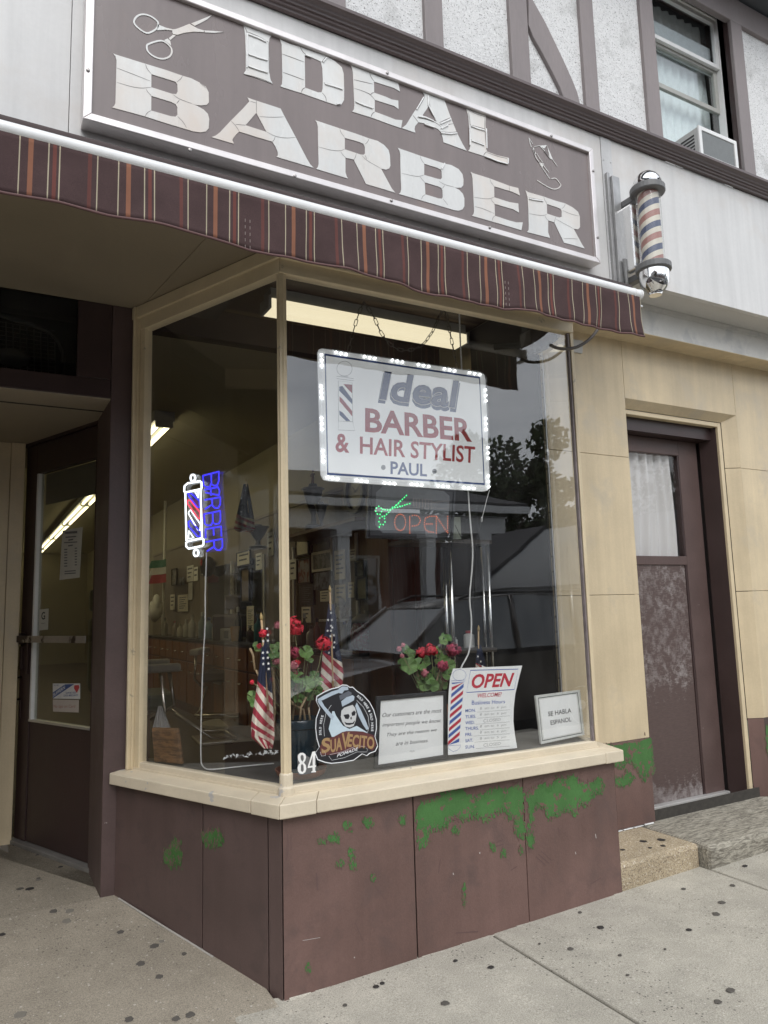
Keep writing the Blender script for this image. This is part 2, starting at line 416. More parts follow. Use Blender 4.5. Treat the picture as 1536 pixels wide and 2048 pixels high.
# gum spots trodden into the concrete
GUM = plain('old_gum', (.030, .026, .024), .7); GUM2 = plain('worn_gum', (.085, .076, .066), .8); GUM3 = plain('faint_gum', (.17, .155, .13), .8)
gums = [(59,1779,9),(40,1779,7),(153,1724,9),(77,1761,6),(77,1758,4),(139,1823,8),(133,1843,9),(241,1865,7),(309,1893,9),(323,1884,5),(281,1928,9),(318,1955,8),(368,1909,6),(107,1824,8),
        (40,2031,11),(258,2040,9),(352,2039,8),(380,2031,9),(5,1870,6),(121,1735,5),(29,1691,4),(50,1698,3),(75,1711,4),
        (752,1975,7),(764,1968,6),(690,2012,5),(890,2008,9),(982,1936,7),(911,1923,5),(1201,1856,8),(1141,1899,7),(1160,1826,5),(1443,1806,8),(1432,1829,8),(1465,1772,6),
        (1367,1779,5),(1378,1861,6),(1461,1982,9),(1436,2005,8),(1240,1912,4),(1380,1735,5),(1490,1733,6),(1330,1900,3),(1255,1952,4),(1079,1889,3)]
rg = random.Random(3)
for (x, y, r) in gums:
    z = 0.0
    for _ in range(6): p = onZ(x, y, z); z = gz(p.x, p.y)
    rad = r/1479*(p-C0).length*.86; mb = MB(); n = 18; a0 = rg.random()*6; pts = []
    for k in range(n):
        a = a0+2*math.pi*k/n; q = rad*rg.uniform(.72, 1.08); pts.append((p.x+q*math.cos(a)*1.05, p.y+q*math.sin(a)*.95))
    pts = smooth_line(pts, 1, True); n = len(pts)
    for h, s_ in ((.0006, 1.0), (.0026, .8)):
        mb.v += [(p.x+(q[0]-p.x)*s_, p.y+(q[1]-p.y)*s_, gz(q[0], q[1])+h+.0022) for q in pts]
    mb.f += [tuple(range(n, 2*n))]+[(i, (i+1) % n, (i+1) % n+n, i+n) for i in range(n)]
    obj('gum_spot', mb, rg.choice((GUM, GUM2, GUM2, GUM2, GUM3)), pv, smooth=False)
# kerb and road in front, where the parked car stands
kb = thing('kerb', None, None, (0, -.8, 0)); kb['kind'] = 'structure'
for i in range(14): k = MB(); k.box(-14+i*2.2+.004, -14+(i+1)*2.2-.004, -.80, -.63, -.28, -.012+.012*i/6); obj('kerb_stone', k, KERB, kb, bevel=.02)
rd = MB(); rd.add([(-90, -7.2, -.17), (90, -7.2, -.17), (90, -.78, -.165), (-90, -.78, -.165)], [(0, 1, 2, 3)]); obj('road', rd, ASPH)['kind'] = 'structure'
pf = MB(); pf.box(-90, 90, -9.2, -7.2, -.3, -.06); obj('far_pavement', pf, KERB)['kind'] = 'structure'

# ------------------------------------------------------------------ the shop building
shop = thing('shop_building', 'two storey shop building with beige bay window, brown base panels and half timbered stucco above', 'building', (1.7, 2.5, 0))
YB, YG, YW, ZSOF, ZHEAD = 2.496, 2.566, 2.835, 2.69, 2.578
P0 = Vector((.559, 3.393)); P1 = Vector((.955, 2.496)); P2 = Vector((2.522, 2.496)); P3 = Vector((P2.x+.100, YW))
def offs(d, path=(P0, P1, P2, P3)):
    out_ = []; n = len(path); N = []
    for i in range(n-1): e = (path[i+1]-path[i]).normalized(); N.append(Vector((e.y, -e.x)))
    for i in range(n):
        if i == 0: out_.append(path[0]+N[0]*d)
        elif i == n-1: out_.append(path[-1]+N[-1]*d)
        else:
            b = (N[i-1]+N[i]).normalized(); out_.append(path[i]+b*(d/b.dot(N[i])))
    return out_
def strip(seg, d0, d1, z0, z1, t0=0.0, t1=1.0, mb=None, z0b=None, z1b=None, pull=0.0):
    """a piece running along one side of the bay, between two offsets and two heights; t0..t1 part of its length"""
    mb = mb or MB(); A = offs(d0); B = offs(d1)
    a0 = A[seg].lerp(A[seg+1], t0); a1 = A[seg].lerp(A[seg+1], t1); b0 = B[seg].lerp(B[seg+1], t0); b1 = B[seg].lerp(B[seg+1], t1)
    if pull: e = (a1-a0).normalized()*pull; a0 = a0+e; b0 = b0+e; a1 = a1-e; b1 = b1-e
    zi = z1 if z1b is None else z1b
    return mb.hexa([(a0.x, a0.y, z0), (a1.x, a1.y, z0), (b1.x, b1.y, z0), (b0.x, b0.y, z0), (a0.x, a0.y, z1), (a1.x, a1.y, z1), (b1.x, b1.y, zi), (b0.x, b0.y, zi)])
# base panels
FB = front(YB)
s1 = onY(835, 1923, YB).x; s2 = onY(1059, 1840, YB).x; s1 = 1.478; s2 = 2.004
L1 = P2.x-P1.x; fr = [0, (s1-P1.x)/L1, (s2-P1.x)/L1, 1]
core = MB()
for sg in (0, 1, 2): strip(sg, -.012, -.05, -.08, .592, mb=core, pull=.001)
obj('base_core', core, DIRT, shop)
for a, b in zip(fr[:-1], fr[1:]):
    mb = strip(1, 0, -.011, -.004+.0215*max(0, a*L1), .590, a, b, pull=.0025); obj('base_panel', mb, BROWN, shop, bevel=.0015)
BROWNL = mat('shaded_side_panel_paint', (.100, .066, .060), .5, .16, 3, .12, 150, streak=.12, c2=(.075, .052, .048), c2s=9, c2r=(.55, .7))  # darker copy of the panel brown, the entry's shade put into the colour
lf = [0, .575, .93, 1]
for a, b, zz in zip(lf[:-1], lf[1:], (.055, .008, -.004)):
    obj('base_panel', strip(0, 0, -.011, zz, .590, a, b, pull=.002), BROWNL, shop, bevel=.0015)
obj('base_panel', strip(2, 0, -.011, .02, .590, 0, 1, pull=.002), BROWN, shop)
# exposed green paint where the brown has flaked off
GREEN = mat('exposed_green_paint', (.058, .165, .042), .55, .16, 8, .2, 120, c2=(.145, .080, .066), c2s=26, c2r=(.585, .60), streak=.2)
EDGE = plain('remaining_brown_paint', (.135, .082, .072), .6)
def patch(name, pl, pts, m, c=.0012, amp=.012, it=3, seed=1, parent=None):
    q = rough(pl.pxs(pts), amp*1.25, it+1, seed); mb = MB(); mb.prism(pl, q, c-.0009, c); o_ = obj(name, mb, m, parent or shop)
    rr = random.Random(seed+77); ms = (MB(), MB()); cx_ = sum(p[0] for p in q)/len(q); cy_ = sum(p[1] for p in q)/len(q); big_ = len(pts) > 12
    for p in q:
        for _ in range(2 if big_ else 1):
            out_ = rr.random() < .62; s_ = rr.uniform(.0012, .0050)*(1.0 if big_ else .8); d_ = rr.gauss(0, .007 if big_ else .004)
            a, b = p[0]+d_*rr.uniform(-1, 1), p[1]+d_-(.006 if out_ and big_ else 0); el_ = rr.uniform(.8, 3.0)
            ms[0 if out_ else 1].prism(pl, [(a+s_*math.cos(k*1.05)*rr.uniform(.5, 1.1), b+s_*el_*math.sin(k*1.05)*rr.uniform(.5, 1.1)) for k in range(6)], c+.0003+rr.random()*.0009)
    obj('paint_fleck', ms[0], m, o_)['kind'] = 'stuff'; obj('paint_fleck', ms[1], EDGE, o_)['kind'] = 'stuff'
    return o_
Z6 = lambda pts: z8((560, 1520), 1.995, pts)
patch('flaked_paint', FB, Z6([(548,190),(600,160),(640,130),(730,118),(790,145),(850,115),(940,100),(966,108),(968,240),(972,300),(955,300),(940,230),(915,225),(900,195),(860,205),(820,225),(790,215),(740,230),(700,222),(665,245),(640,275),(600,275),(585,285),(570,335),(550,335)]), GREEN, seed=2)
patch('flaked_paint', FB, Z6([(982,150),(1000,125),(1050,95),(1080,105),(1120,75),(1160,62),(1190,85),(1210,92),(1280,66),(1287,120),(1250,135),(1215,175),(1190,170),(1175,210),(1150,195),(1110,220),(1070,230),(1060,190),(1010,190),(1000,250),(984,275)]), GREEN, seed=3)
for i, (x, y, rx, ry) in enumerate([(268,262,18,16),(350,248,22,20),(488,240,16,22),(215,312,28,18),(285,372,14,18),(240,415,14,10),(290,420,12,18),(700,280,14,14),(850,345,10,12),(1000,320,14,38),(960,360,7,14),(735,540,7,50),(112,830,9,14),(370,470,9,5),(165,322,14,7),(890,370,9,12)]):
    patch('flaked_paint', FB, Z6([(x+rx*math.cos(k*.785)*rg.uniform(.7, 1.1), y+ry*math.sin(k*.785)*rg.uniform(.7, 1.1)) for k in range(8)]), GREEN, amp=.01, it=2, seed=20+i)
PLs = Pl((P0.x, P0.y, 0), (-LD.x, -LD.y, 0), (0, 0, 1))
GRD = mat('green_paint_under_shade', (.05, .135, .035), .55, .2, 20)  # darker copy of the exposed green, shade of the side painted in
for x, y, rx, ry in ((348, 1708, 16, 22), (425, 1674, 22, 14), (352,1690,6,8), (335,1712,5,6)):
    patch('flaked_paint', PLs, [(x+rx*math.cos(k*.2618)*rg.uniform(.55, 1.1), y+ry*math.sin(k*.2618)*rg.uniform(.5, 1.1)) for k in range(24)], GRD, amp=.01, it=2, seed=int(x))
# white caulk line under the side panels
ck = MB(); ck.tube([(P0.x+.012, P0.y-.04, .137), (P0.x+.1, P0.y-.25, .108), (P0.x+.19, P0.y-.44, .075), (P0.x+.25, P0.y-.58, .055)], .004, 6); obj('caulk_line', ck, plain('dirty_caulk', (.36, .34, .31), .8), shop)
# scuffs, runs and scratches on the front panels, rough sealant where they meet the pavement
SCF = plain('dark_scuff', (.122, .074, .067), .7); SCL = plain('pale_scratch', (.42, .38, .36), .7)
for m_, ls in ((SCF, (([(30,295),(32,345),(26,400)], .004), ([(44,300),(44,360)], .003), ([(1020,385),(1060,420)], .0035), ([(1030,375),(1072,412)], .003), ([(1040,362),(1085,402)], .0025), ([(865,328),(890,318)], .004), ([(860,345),(892,335)], .003), ([(920,440),(945,425)], .003), ([(1240,495),(1280,470)], .003), ([(640,395),(632,450)], .003), ([(145,450),(150,520)], .004), ([(1110,270),(1116,300)], .004), ([(700,690),(790,684)], .003), ([(380,500),(420,560)], .0025), ([(300,650),(330,720)], .002))),
               (SCL, (([(1258,295),(1261,312)], .003), ([(1178,366),(1180,376)], .003), ([(795,368),(798,373)], .004), ([(690,450),(692,458)], .003), ([(520,30),(524,34)], .003), ([(295,786),(298,789)], .003), ([(90,720),(160,708)], .0012)))):
    mb = MB()
    for p_, w_ in ls: mb.stroke(FB, FB.pxs(Z6(p_)), w_*1.7, .0009, taper=True)
    obj('scuff', mb, m_, shop)['kind'] = 'stuff'
mb = MB(); r8 = random.Random(21); x = P1.x+.02
while x < P2.x:
    l_ = r8.uniform(.05, .22); h_ = r8.uniform(.0005, .0035)
    if r8.random() < .75: mb.hexa([(x, YB-r8.uniform(.004, .016), gz(x, 2.48)-.004), (x+l_, YB-r8.uniform(.004, .016), gz(x+l_, 2.48)-.004), (x+l_, YB+.006, gz(x, 2.48)-.004), (x, YB+.006, gz(x, 2.48)-.004), (x, YB-.002, gz(x, 2.48)+h_), (x+l_, YB-.002, gz(x, 2.48)+h_*.6), (x+l_, YB+.006, gz(x, 2.48)+h_*.6), (x, YB+.006, gz(x, 2.48)+h_)])
    x += l_*r8.uniform(.8, 1.3)
obj('sealant', mb, PAVE, shop, bevel=.002)['kind'] = 'stuff'
# window sill: stepped pieces with capped ends
for sg, cuts in ((0, (0, .86, 1)), (1, (0, .085, .935, 1)), (2, (0, 1))):
    for a, b in zip(cuts[:-1], cuts[1:]):
        e = .0015 if (a == 0 and sg == 1) or b == 1 or (sg, a) == (1, .935) else 0
        obj('window_sill', strip(sg, .034+e, -.075, .588-e, .6335+e, a, b, z1b=.643, pull=.0006), SILLM, shop, bevel=.004)
# window frame: bottom rails, posts, header
for sg in (0, 1, 2):
    obj('bottom_rail', strip(sg, -.052, -.088, .640, .670, pull=.001), SILLM, shop, bevel=.004)
    obj('bead', strip(sg, -.046, -.053, .6395, .648, pull=.001), SILLM, shop)
    obj('window_header', strip(sg, -.045, -.090, ZHEAD, ZSOF-.002, pull=.0005), BEIGE2, shop, bevel=.003)
    obj('header_trim', strip(sg, -.030, -.0445, ZHEAD+.055, ZSOF-.002, pull=.0005), BEIGE2, shop, bevel=.003)
cg = offs(-.066)
for (pt, w_) in ((cg[1], .020),):
    mb = MB(); prof = []
    for k in range(16):
        a = 2*math.pi*k/16; r = w_*(1.0 if k % 2 == 0 else .86); prof.append((pt.x+r*math.cos(a), pt.y+r*math.sin(a)))
    mb.add([(x, y, .668) for x, y in prof]+[(x, y, ZHEAD+.002) for x, y in prof], [(i, (i+1) % 16, (i+1) % 16+16, i+16) for i in range(16)]+[tuple(range(16, 32))])
    obj('corner_post', mb, BEIGE2, shop, smooth=False)
    mb = MB(); mb.lathe((pt.x, pt.y, .636), [(.030, 0), (.030, .03), (.024, .036), (.024, .075), (.021, .08)], 12); obj('post_foot', mb, SILLM, shop, bevel=.002)
pr = cg[2]
mb = MB(); mb.add([(pr.x+dx, pr.y+dy, z) for z in (.668, ZHEAD+.002) for dx, dy in ((-.003, -.016), (.016, -.016), (.022, .004), (.004, .008))], [(0, 1, 2, 3), (4, 5, 6, 7), (0, 1, 5, 4), (1, 2, 6, 5), (2, 3, 7, 6), (3, 0, 4, 7)])
obj('corner_post', mb, BEIGE2, shop, bevel=.002)
mb = MB(); mb.box(pr.x-.013, pr.x-.0035, pr.y-.010, pr.y+.006, .668, ZHEAD); obj('edge_strip', mb, mat('weathered_edge_strip', (.20, .17, .17), .45, .2, 20), shop)
# left jamb: three stepped mouldings and the perforated metal strip
def tpx(x, y, d):
    A_ = offs(d); pl = Pl((A_[0].x, A_[0].y, 0), (-LD.x, -LD.y, 0), (0, 0, 1)); return pl.px(x, y)[0]/(A_[1]-A_[0]).length
tj = [tpx(250, 1538, -.020), tpx(258, 1538, -.030), tpx(266, 1538, -.045), tpx(279, 1520, -.052), tpx(281, 1520, -.092), tpx(288, 1520, -.092)]
for d0, d1, a, b in ((-.020, -.06, tj[0], tj[1]), (-.036, -.08, tj[1]+.0005, tj[2]), (-.048, -.09, tj[2]+.0005, tj[3])):
    obj('jamb_moulding', strip(0, d0, d1, .6405, ZSOF-.003, a, b, pull=.0004), BEIGE2, shop, bevel=.003)
obj('metal_strip', strip(0, -.092, -.096, .665, ZHEAD+.02, tj[4], tj[5]), plain('pale_metal_strip', (.62, .62, .61), .4), shop)
RIV = plain('dark_rivet', (.02, .02, .02), .5)
rv = MB(); q = offs(-.0912)[0].lerp(offs(-.0912)[1], (tj[4]+tj[5])/2)
for k in range(26): rv.ball((q.x, q.y, .70+k*.0745), .0042, 6)
obj('rivet_row', rv, RIV, shop)['kind'] = 'stuff'
rb = offs(-.085)[3]; rdir = Vector((math.cos(LANG), math.sin(LANG)))
mb = strip(2, -.080, -.084, .665, ZHEAD+.02, .86, .93); obj('metal_strip', mb, ALU, shop)
rv = MB(); q = offs(-.0855)[2].lerp(offs(-.0855)[3], .895)
for k in range(26): rv.ball((q.x-.002, q.y, .70+k*.0745), .004, 6)
obj('rivet_row', rv, RIV, shop)['kind'] = 'stuff'
# panes
for sg in (0, 1, 2):
    obj('window_pane', strip(sg, -.0665, -.0685, .668, ZHEAD+.004, tj[3]-.02 if sg == 0 else 0, 1, pull=.001), GLASS, shop)
# display shelf inside, grey felt
FELT = mat('grey_display_felt', (.115, .11, .10), .95, .2, 12, .4, 260)
A = offs(-.09); mb = MB(); pts = [(A[0].x, A[0].y), (A[1].x, A[1].y), (A[2].x, A[2].y), (A[3].x, A[3].y), (2.50, 3.03), (1.75, 2.96), (1.15, 3.02), (.80, 3.24)]
gp = Pl((0, 0, 0), (1, 0, 0), (0, 1, 0)); mb.prism(gp, pts, .60, .663); obj('display_shelf', mb, FELT, shop)

# soffit over the entry, in two boards with an open joint
sp = Pl((0, 0, ZSOF), (1, 0, 0), (0, -1, 0))
jl = sp.px(375, 487); jr = sp.px(295, 600)
def lerp2(a, b, t): return (a[0]+(b[0]-a[0])*t, a[1]+(b[1]-a[1])*t)
q0 = lerp2(jl, jr, -2.0); q1 = lerp2(jl, jr, 1.05)
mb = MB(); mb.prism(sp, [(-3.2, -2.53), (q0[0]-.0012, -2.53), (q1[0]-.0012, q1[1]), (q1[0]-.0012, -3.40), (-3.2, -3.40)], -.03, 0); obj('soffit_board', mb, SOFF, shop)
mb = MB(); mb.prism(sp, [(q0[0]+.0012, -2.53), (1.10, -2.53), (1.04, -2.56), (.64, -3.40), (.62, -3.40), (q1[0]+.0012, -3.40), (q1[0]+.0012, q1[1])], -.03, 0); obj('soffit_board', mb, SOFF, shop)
mb = MB(); mb.box(-3.2, 1.0, 2.5, 3.45, ZSOF+.031, ZSOF+.05); obj('soffit_backing', mb, DIRT, shop)
# post between the bay and the entry, transom, entry recess
mb = MB(); mb.box(.505, .605, 3.395, 3.78, .02, ZSOF); obj('entry_post', mb, POSTM, shop, bevel=.004)
mb = MB(); mb.box(-1.0, .503, 3.392, 3.45, 2.25, 2.335); obj('transom_rail', mb, BROWND, shop, bevel=.003)
mb = MB(); mb.box(.36, .5035, 3.394, 3.45, 2.336, ZSOF-.001); obj('transom_stile', mb, BROWND, shop, bevel=.003)
mb = MB(); mb.box(-1.0, .359, 3.410, 3.416, 2.336, ZSOF-.001); obj('transom_pane', mb, glass('transom_glass', 1.32, (.6, .6, .6), .03), shop)
mb = MB(); mb.box(-1.2, .62, 3.50, 3.52, 2.30, 2.72); 
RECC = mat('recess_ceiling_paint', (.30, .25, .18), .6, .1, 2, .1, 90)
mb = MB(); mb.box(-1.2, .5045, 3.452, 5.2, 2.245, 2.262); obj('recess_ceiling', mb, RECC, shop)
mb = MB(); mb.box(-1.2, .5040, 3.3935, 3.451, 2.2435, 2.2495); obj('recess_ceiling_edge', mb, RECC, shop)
mb = MB(); mb.box(-1.2, .5035, 3.60, 3.606, 2.2405, 2.2445); obj('recess_seam', mb, DIRT, shop)
mb = MB(); mb.box(-1.2, .150, 4.455, 4.56, .02, 2.244); obj('recess_wall', mb, BEIGE, shop)
mb = MB(); mb.box(.152, .222, 4.440, 4.56, .02, 2.244); obj('door_jamb', mb, BEIGE, shop, bevel=.003)
mb = MB(); mb.box(-.42, -.24, 3.395, 5.2, .0, 2.243); obj('recess_wall', mb, BEIGE, shop)
# other display bay across the entry (only met in reflections and from the side)
obp = [Vector((-4.2, 2.496)), Vector((-.62, 2.496)), Vector((-.24, 3.393))]
def wall2(path, z0, z1, th, name, m):
    for a, b in zip(path[:-1], path[1:]):
        e = (b-a).normalized(); nn = Vector((e.y, -e.x))*-th; mb = MB()
        mb.hexa([(a.x, a.y, z0), (b.x, b.y, z0), (b.x+nn.x, b.y+nn.y, z0), (a.x+nn.x, a.y+nn.y, z0), (a.x, a.y, z1), (b.x, b.y, z1), (b.x+nn.x, b.y+nn.y, z1), (a.x+nn.x, a.y+nn.y, z1)])
        obj(name, mb, m, shop)
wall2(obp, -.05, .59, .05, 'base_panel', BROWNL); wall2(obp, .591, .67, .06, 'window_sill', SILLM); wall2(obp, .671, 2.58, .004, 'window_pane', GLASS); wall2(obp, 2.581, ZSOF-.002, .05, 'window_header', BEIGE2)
wall2([Vector((-4.2, 2.9)), Vector((-.80, 2.9)), Vector((-.55, 3.50))], .0, 2.9, .03, "display_back", BROWND)

# ------------------------------------------------------------------ shop door, standing ajar
D1 = Vector((.507, 3.806)); D2 = Vector((.233, 4.476)); du = (D1-D2).normalized()
DP = Pl((D2.x, D2.y, .160), (du.x, du.y, 0), (0, 0, 1)); DW = .765
mb = MB(); mb.pbox(DP, 0, .118, 0, 2.065, -.04, 0); mb.pbox(DP, .118, DW, 1.905, 2.065, -.04, 0); mb.pbox(DP, .118, DW, 0, .595, -.04, -.006); mb.pbox(DP, DW-.05, DW, .595, 1.905, -.04, 0)
dr = obj('shop_door', mb, BROWND, shop, bevel=.003)
mb = MB(); mb.pbox(DP, .131, DW-.052, .596, 1.904, -.024, -.020); obj('pane', mb, glass('door_glass', 1.5, (.80, .80, .76), .03), dr)
mb = MB(); mb.pbox(DP, .1185, .134, .596, 1.904, -.034, -.002); obj('glazing_bead', mb, WHTRIM, dr)
mb = MB(); mb.pbox(DP, .118, DW-.05, .5955, .606, -.032, .0015); obj('glazing_bead', mb, ALU, dr)
mb = MB(); mb.pbox(DP, .03, .72, 1.002, 1.036, .030, .037); mb.pbox(DP, .04, .06, .99, 1.05, 0, .03); obj('push_bar', mb, mat('worn_push_bar', (.42, .39, .36), .35, .1, 10, metal=.7, c2=(.05, .035, .03), c2s=4, c2r=(.52, .56)), dr, bevel=.002)
mb = MB(); mb.tube([DP.at(.022, .70, .0), DP.at(.012, .71, .04), DP.at(.010, .76, .048), DP.at(.012, .81, .04), DP.at(.022, .82, 0)], .006, 8); obj('handle', mb, plain('dark_bronze', (.05, .04, .035), .35, .8), dr, smooth=True)
mb = MB(); BRZ = plain('bronze_plate', (.07, .045, .04), .4, .6)
for q in ((.012, .036, .86, .98, .012), (.085, .10, .84, 1.0, .010), (.015, .035, .60, .70, .006)): mb = MB(); mb.pbox(DP, *q[:4], 0, q[4]); obj('lock_plate', mb, BRZ, dr, bevel=.002)
mb = MB(); mb.pbox(DP, .135, DW-.052, 1.735, 1.904, -.05, -.045); obj('roller_blind', mb, plain('grey_blind', (.17, .17, .165), .8), dr)
mb = MB(); mb.pbox(DP, -.02, .80, -.022, -.002, -.06, .03); mb.pbox(DP, -.04, .82, -.03, -.021, -.06, .10); obj('threshold', mb, mat('grey_threshold', (.22, .21, .20), .5, .2, 10, metal=.3), shop, bevel=.003)
mb = MB(); mb.pbox(DP, -.02, .80, 2.068, 2.09, -.06, .01); obj('door_head', mb, BROWND, shop)

# ------------------------------------------------------------------ street wall right of the bay, in panels
FW = front(YW)
def wpanel(x0, x1, z0, z1, m=BEIGE, th=.03, name='wall_panel', g=.0011):
    mb = MB(); mb.box(x0+g, x1-g, YW, YW+th, z0+g, z1-g); return obj(name, mb, m, shop, bevel=.0015)
LOWB = mat('dark_lower_wall_paint', (.072, .050, .046), .5, .16, 4, streak=.1); ZT = 2.745; zr = [.578, 1.324, 2.072, ZT]
for a, b in zip(zr[:-1], zr[1:]): wpanel(2.552, 3.130, a, b)
wpanel(3.130, 4.085, 2.408, ZT)
for x0, x1 in ((4.085, 5.0), (5.0, 6.0), (6.0, 7.2)):
    for a, b in zip([.589, 1.33, 2.078], [1.33, 2.078, ZT]): wpanel(x0, x1, a, b)
    wpanel(x0, x1, .02, .589, LOWB)
wpanel(2.56, 3.130, .156, .578, BROWN)
mb = MB(); mb.box(2.56, 7.3, YW+.031, YW+.04, 0, .2); mb.box(2.56, 3.128, YW+.031, YW+.05, .2, 2.75); mb.box(3.128, 4.09, YW+.031, YW+.05, 2.41, 2.75); mb.box(4.095, 7.3, YW+.031, YW+.05, .2, 2.75); obj('wall_backing', mb, DIRT, shop)
cb = MB(); rr = random.Random(5)
for k in range(7): x = 2.60+k*.074; cb.box(x+.003, x+.07, YW-.004, YW+.02, .150, .1575-rr.random()*.004)
obj('mortar_strip', cb, WHTRIM, shop, bevel=.003)
patch('flaked_paint', FW, z8((1080, 1400), 6.144, [(780,545),(1362,462),(1380,700),(1395,860),(1370,880),(1330,900),(1290,970),(1260,940),(1200,860),(1150,800),(1110,700),(1060,740),(1000,800),(930,790),(915,745),(900,560)]), GREEN, seed=7)
patch('flaked_paint', FW, z8((1080, 1400), 6.144, [(1060,870),(1110,890),(1170,960),(1120,1000),(1040,1050),(960,1060),(920,1040),(925,940),(1000,960)]), GREEN, seed=8)
patch('flaked_paint', FW, [(1531, 1452), (1545, 1449), (1548, 1500), (1538, 1512), (1533, 1490)], GREEN, seed=11)
# doorway reveal
JX = 4.087
mb = MB(); mb.hexa([(JX-.001, YW, .147), (JX+.02, YW, .147), (JX+.02, 2.90, .147), (4.00, 2.882, .147), (JX-.001, YW, 2.407), (JX+.02, YW, 2.407), (JX+.02, 2.90, 2.407), (4.00, 2.882, 2.407)]); 
for z0, z1 in ((.59, 1.328), (1.332, 2.078), (2.082, 2.406)):
    mb = MB(); mb.hexa([(JX-.001, YW+.001, z0), (JX+.018, YW+.002, z0), (JX+.018, 2.90, z0), (4.001, 2.882, z0), (JX-.001, YW+.001, z1), (JX+.018, YW+.002, z1), (JX+.018, 2.90, z1), (4.001, 2.882, z1)]); obj('reveal_panel', mb, BEIGE, shop)
mb = MB(); mb.hexa([(JX-.001, YW+.001, .147), (JX+.018, YW+.002, .147), (JX+.018, 2.90, .147), (4.001, 2.882, .147), (JX-.001, YW+.001, .588), (JX+.018, YW+.002, .588), (JX+.018, 2.90, .588), (4.001, 2.882, .588)]); obj('reveal_panel', mb, BROWN, shop)
mb = MB(); mb.hexa([(3.132, YW+.001, 2.409), (JX, YW+.001, 2.409), (4.0, 2.884, 2.366), (3.132, 2.884, 2.366), (3.132, YW+.001, 2.43), (JX, YW+.001, 2.43), (4.0, 2.90, 2.43), (3.132, 2.90, 2.43)]); obj('reveal_panel', mb, BEIGE, shop)
mb = MB(); mb.box(3.13, 3.15, YW+.03, 3.04, .147, 2.41); obj('reveal_panel', mb, BEIGE, shop)
mb = MB(); mb.box(3.968, 3.999, 2.884, 2.93, .147, 2.364); mb.box(3.15, 3.999, 2.886, 2.93, 2.338, 2.364); obj('door_casing', mb, BEIGE2, shop, bevel=.003)
mb = MB(); mb.hexa([(3.968, 2.90, .147), (4.0, 2.93, .147), (4.0, 3.10, .147), (3.935, 3.00, .147), (3.968, 2.90, 2.338), (4.0, 2.93, 2.338), (4.0, 3.10, 2.338), (3.935, 3.00, 2.338)]); obj('door_jamb', mb, BROWND, shop)
mb = MB(); mb.box(3.15, 3.967, 2.932, 3.05, 2.262, 2.337); obj('door_head', mb, BROWND, shop)
SDM = NT('side_door_paint'); p = SDM.pos((1, 1, .8)); g_ = SDM.n('SeparateXYZ'); SDM.l(SDM.pos(), g_.inputs[0]); zc = g_.outputs[2]
n1 = SDM.noise(p, 26, 7, .7, .3); n2 = SDM.noise(SDM.pos((4, 4, 22)), 8, 5, .6); n3 = SDM.noise(SDM.pos(), 3, 4)
low = SDM.ramp(zc, .19, .40, .28, .0); mid = SDM.math('MULTIPLY', SDM.ramp(zc, .62, .85, 0, .21), SDM.ramp(zc, 1.58, 1.45, 0, 1)); th = SDM.math('SUBTRACT', .72, SDM.math('ADD', low, mid))
m_ = SDM.ramp(SDM.math('SUBTRACT', SDM.math('ADD', SDM.math('MULTIPLY', n1, .75), SDM.math('MULTIPLY', n2, .25)), th), -.05, .13)
cc = SDM.mix(SDM.math('MULTIPLY', m_, SDM.ramp(n3, .4, .6, .35, .9)), SDM.scale((.092, .062, .056), SDM.ramp(n2, .3, .7, .85, 1.15)), (.34, .31, .30)); SDM.fin(cc, .5, SDM.bump(n1, .15, .003)); SDM = SDM.m
YD = 3.02; zg0 = 1.105; zg1 = 2.165
zg0 = onY(1365, 1112, YD).z-.002
mb = MB(); mb.box(3.155, 3.74, YD+.004, YD+.05, .172, zg0-.05); sdo = obj('side_door', mb, SDM, shop)
mb = MB(); mb.box(3.757, 3.925, YD-.004, YD+.05, .17, 2.26); mb.box(3.155, 3.757, YD-.004, YD+.05, zg1, 2.26); mb.box(3.155, 3.757, YD-.004, YD+.05, zg0-.052, zg0); obj('stile', mb, mat('side_door_stile_paint', (.098, .064, .058), .5, .14, 5, c2=(.3, .27, .26), c2s=20, c2r=(.70, .73)), sdo, bevel=.003)
mb = MB(); mb.box(3.741, 3.7565, YD-.001, YD+.04, .172, zg0-.053); mb.box(3.744, 3.7565, YD-.001, YD+.04, zg0+.001, zg1-.001); obj('moulding', mb, BROWND, sdo)
mb = MB(); mb.box(3.155, 3.744, YD+.012, YD+.016, zg0+.001, zg1-.001); obj('pane', mb, glass('side_door_glass', 1.36, (.97, .97, .97), .015), sdo)
cu = MB(); cu.grid(lambda u, v: (3.15+u*.59, YD+.045+.014*math.sin(u*52+1.5*math.sin(v*3+u*4))+.006*math.sin(u*19), zg0-.05+v*(zg1-zg0+.06)), 110, 8)
CURT = NT('sheer_curtain'); CURT.fin((.62, .61, .60), .9); CURT.b.inputs['Subsurface Weight'].default_value = 0; CURT = CURT.m
obj('curtain', cu, CURT, sdo, smooth=True)
mb = MB(); mb.box(3.15, 3.93, 2.985, 3.06, .149, .171); obj('threshold', mb, mat('pale_threshold', (.5, .49, .48), .4, .1, 9, metal=.4), shop, bevel=.003)
mb = MB(); mb.box(3.1, 4.1, 3.10, 3.15, .1, 2.5); obj('door_backing', mb, mat('hall_beyond', (.35, .34, .33), .8), shop)
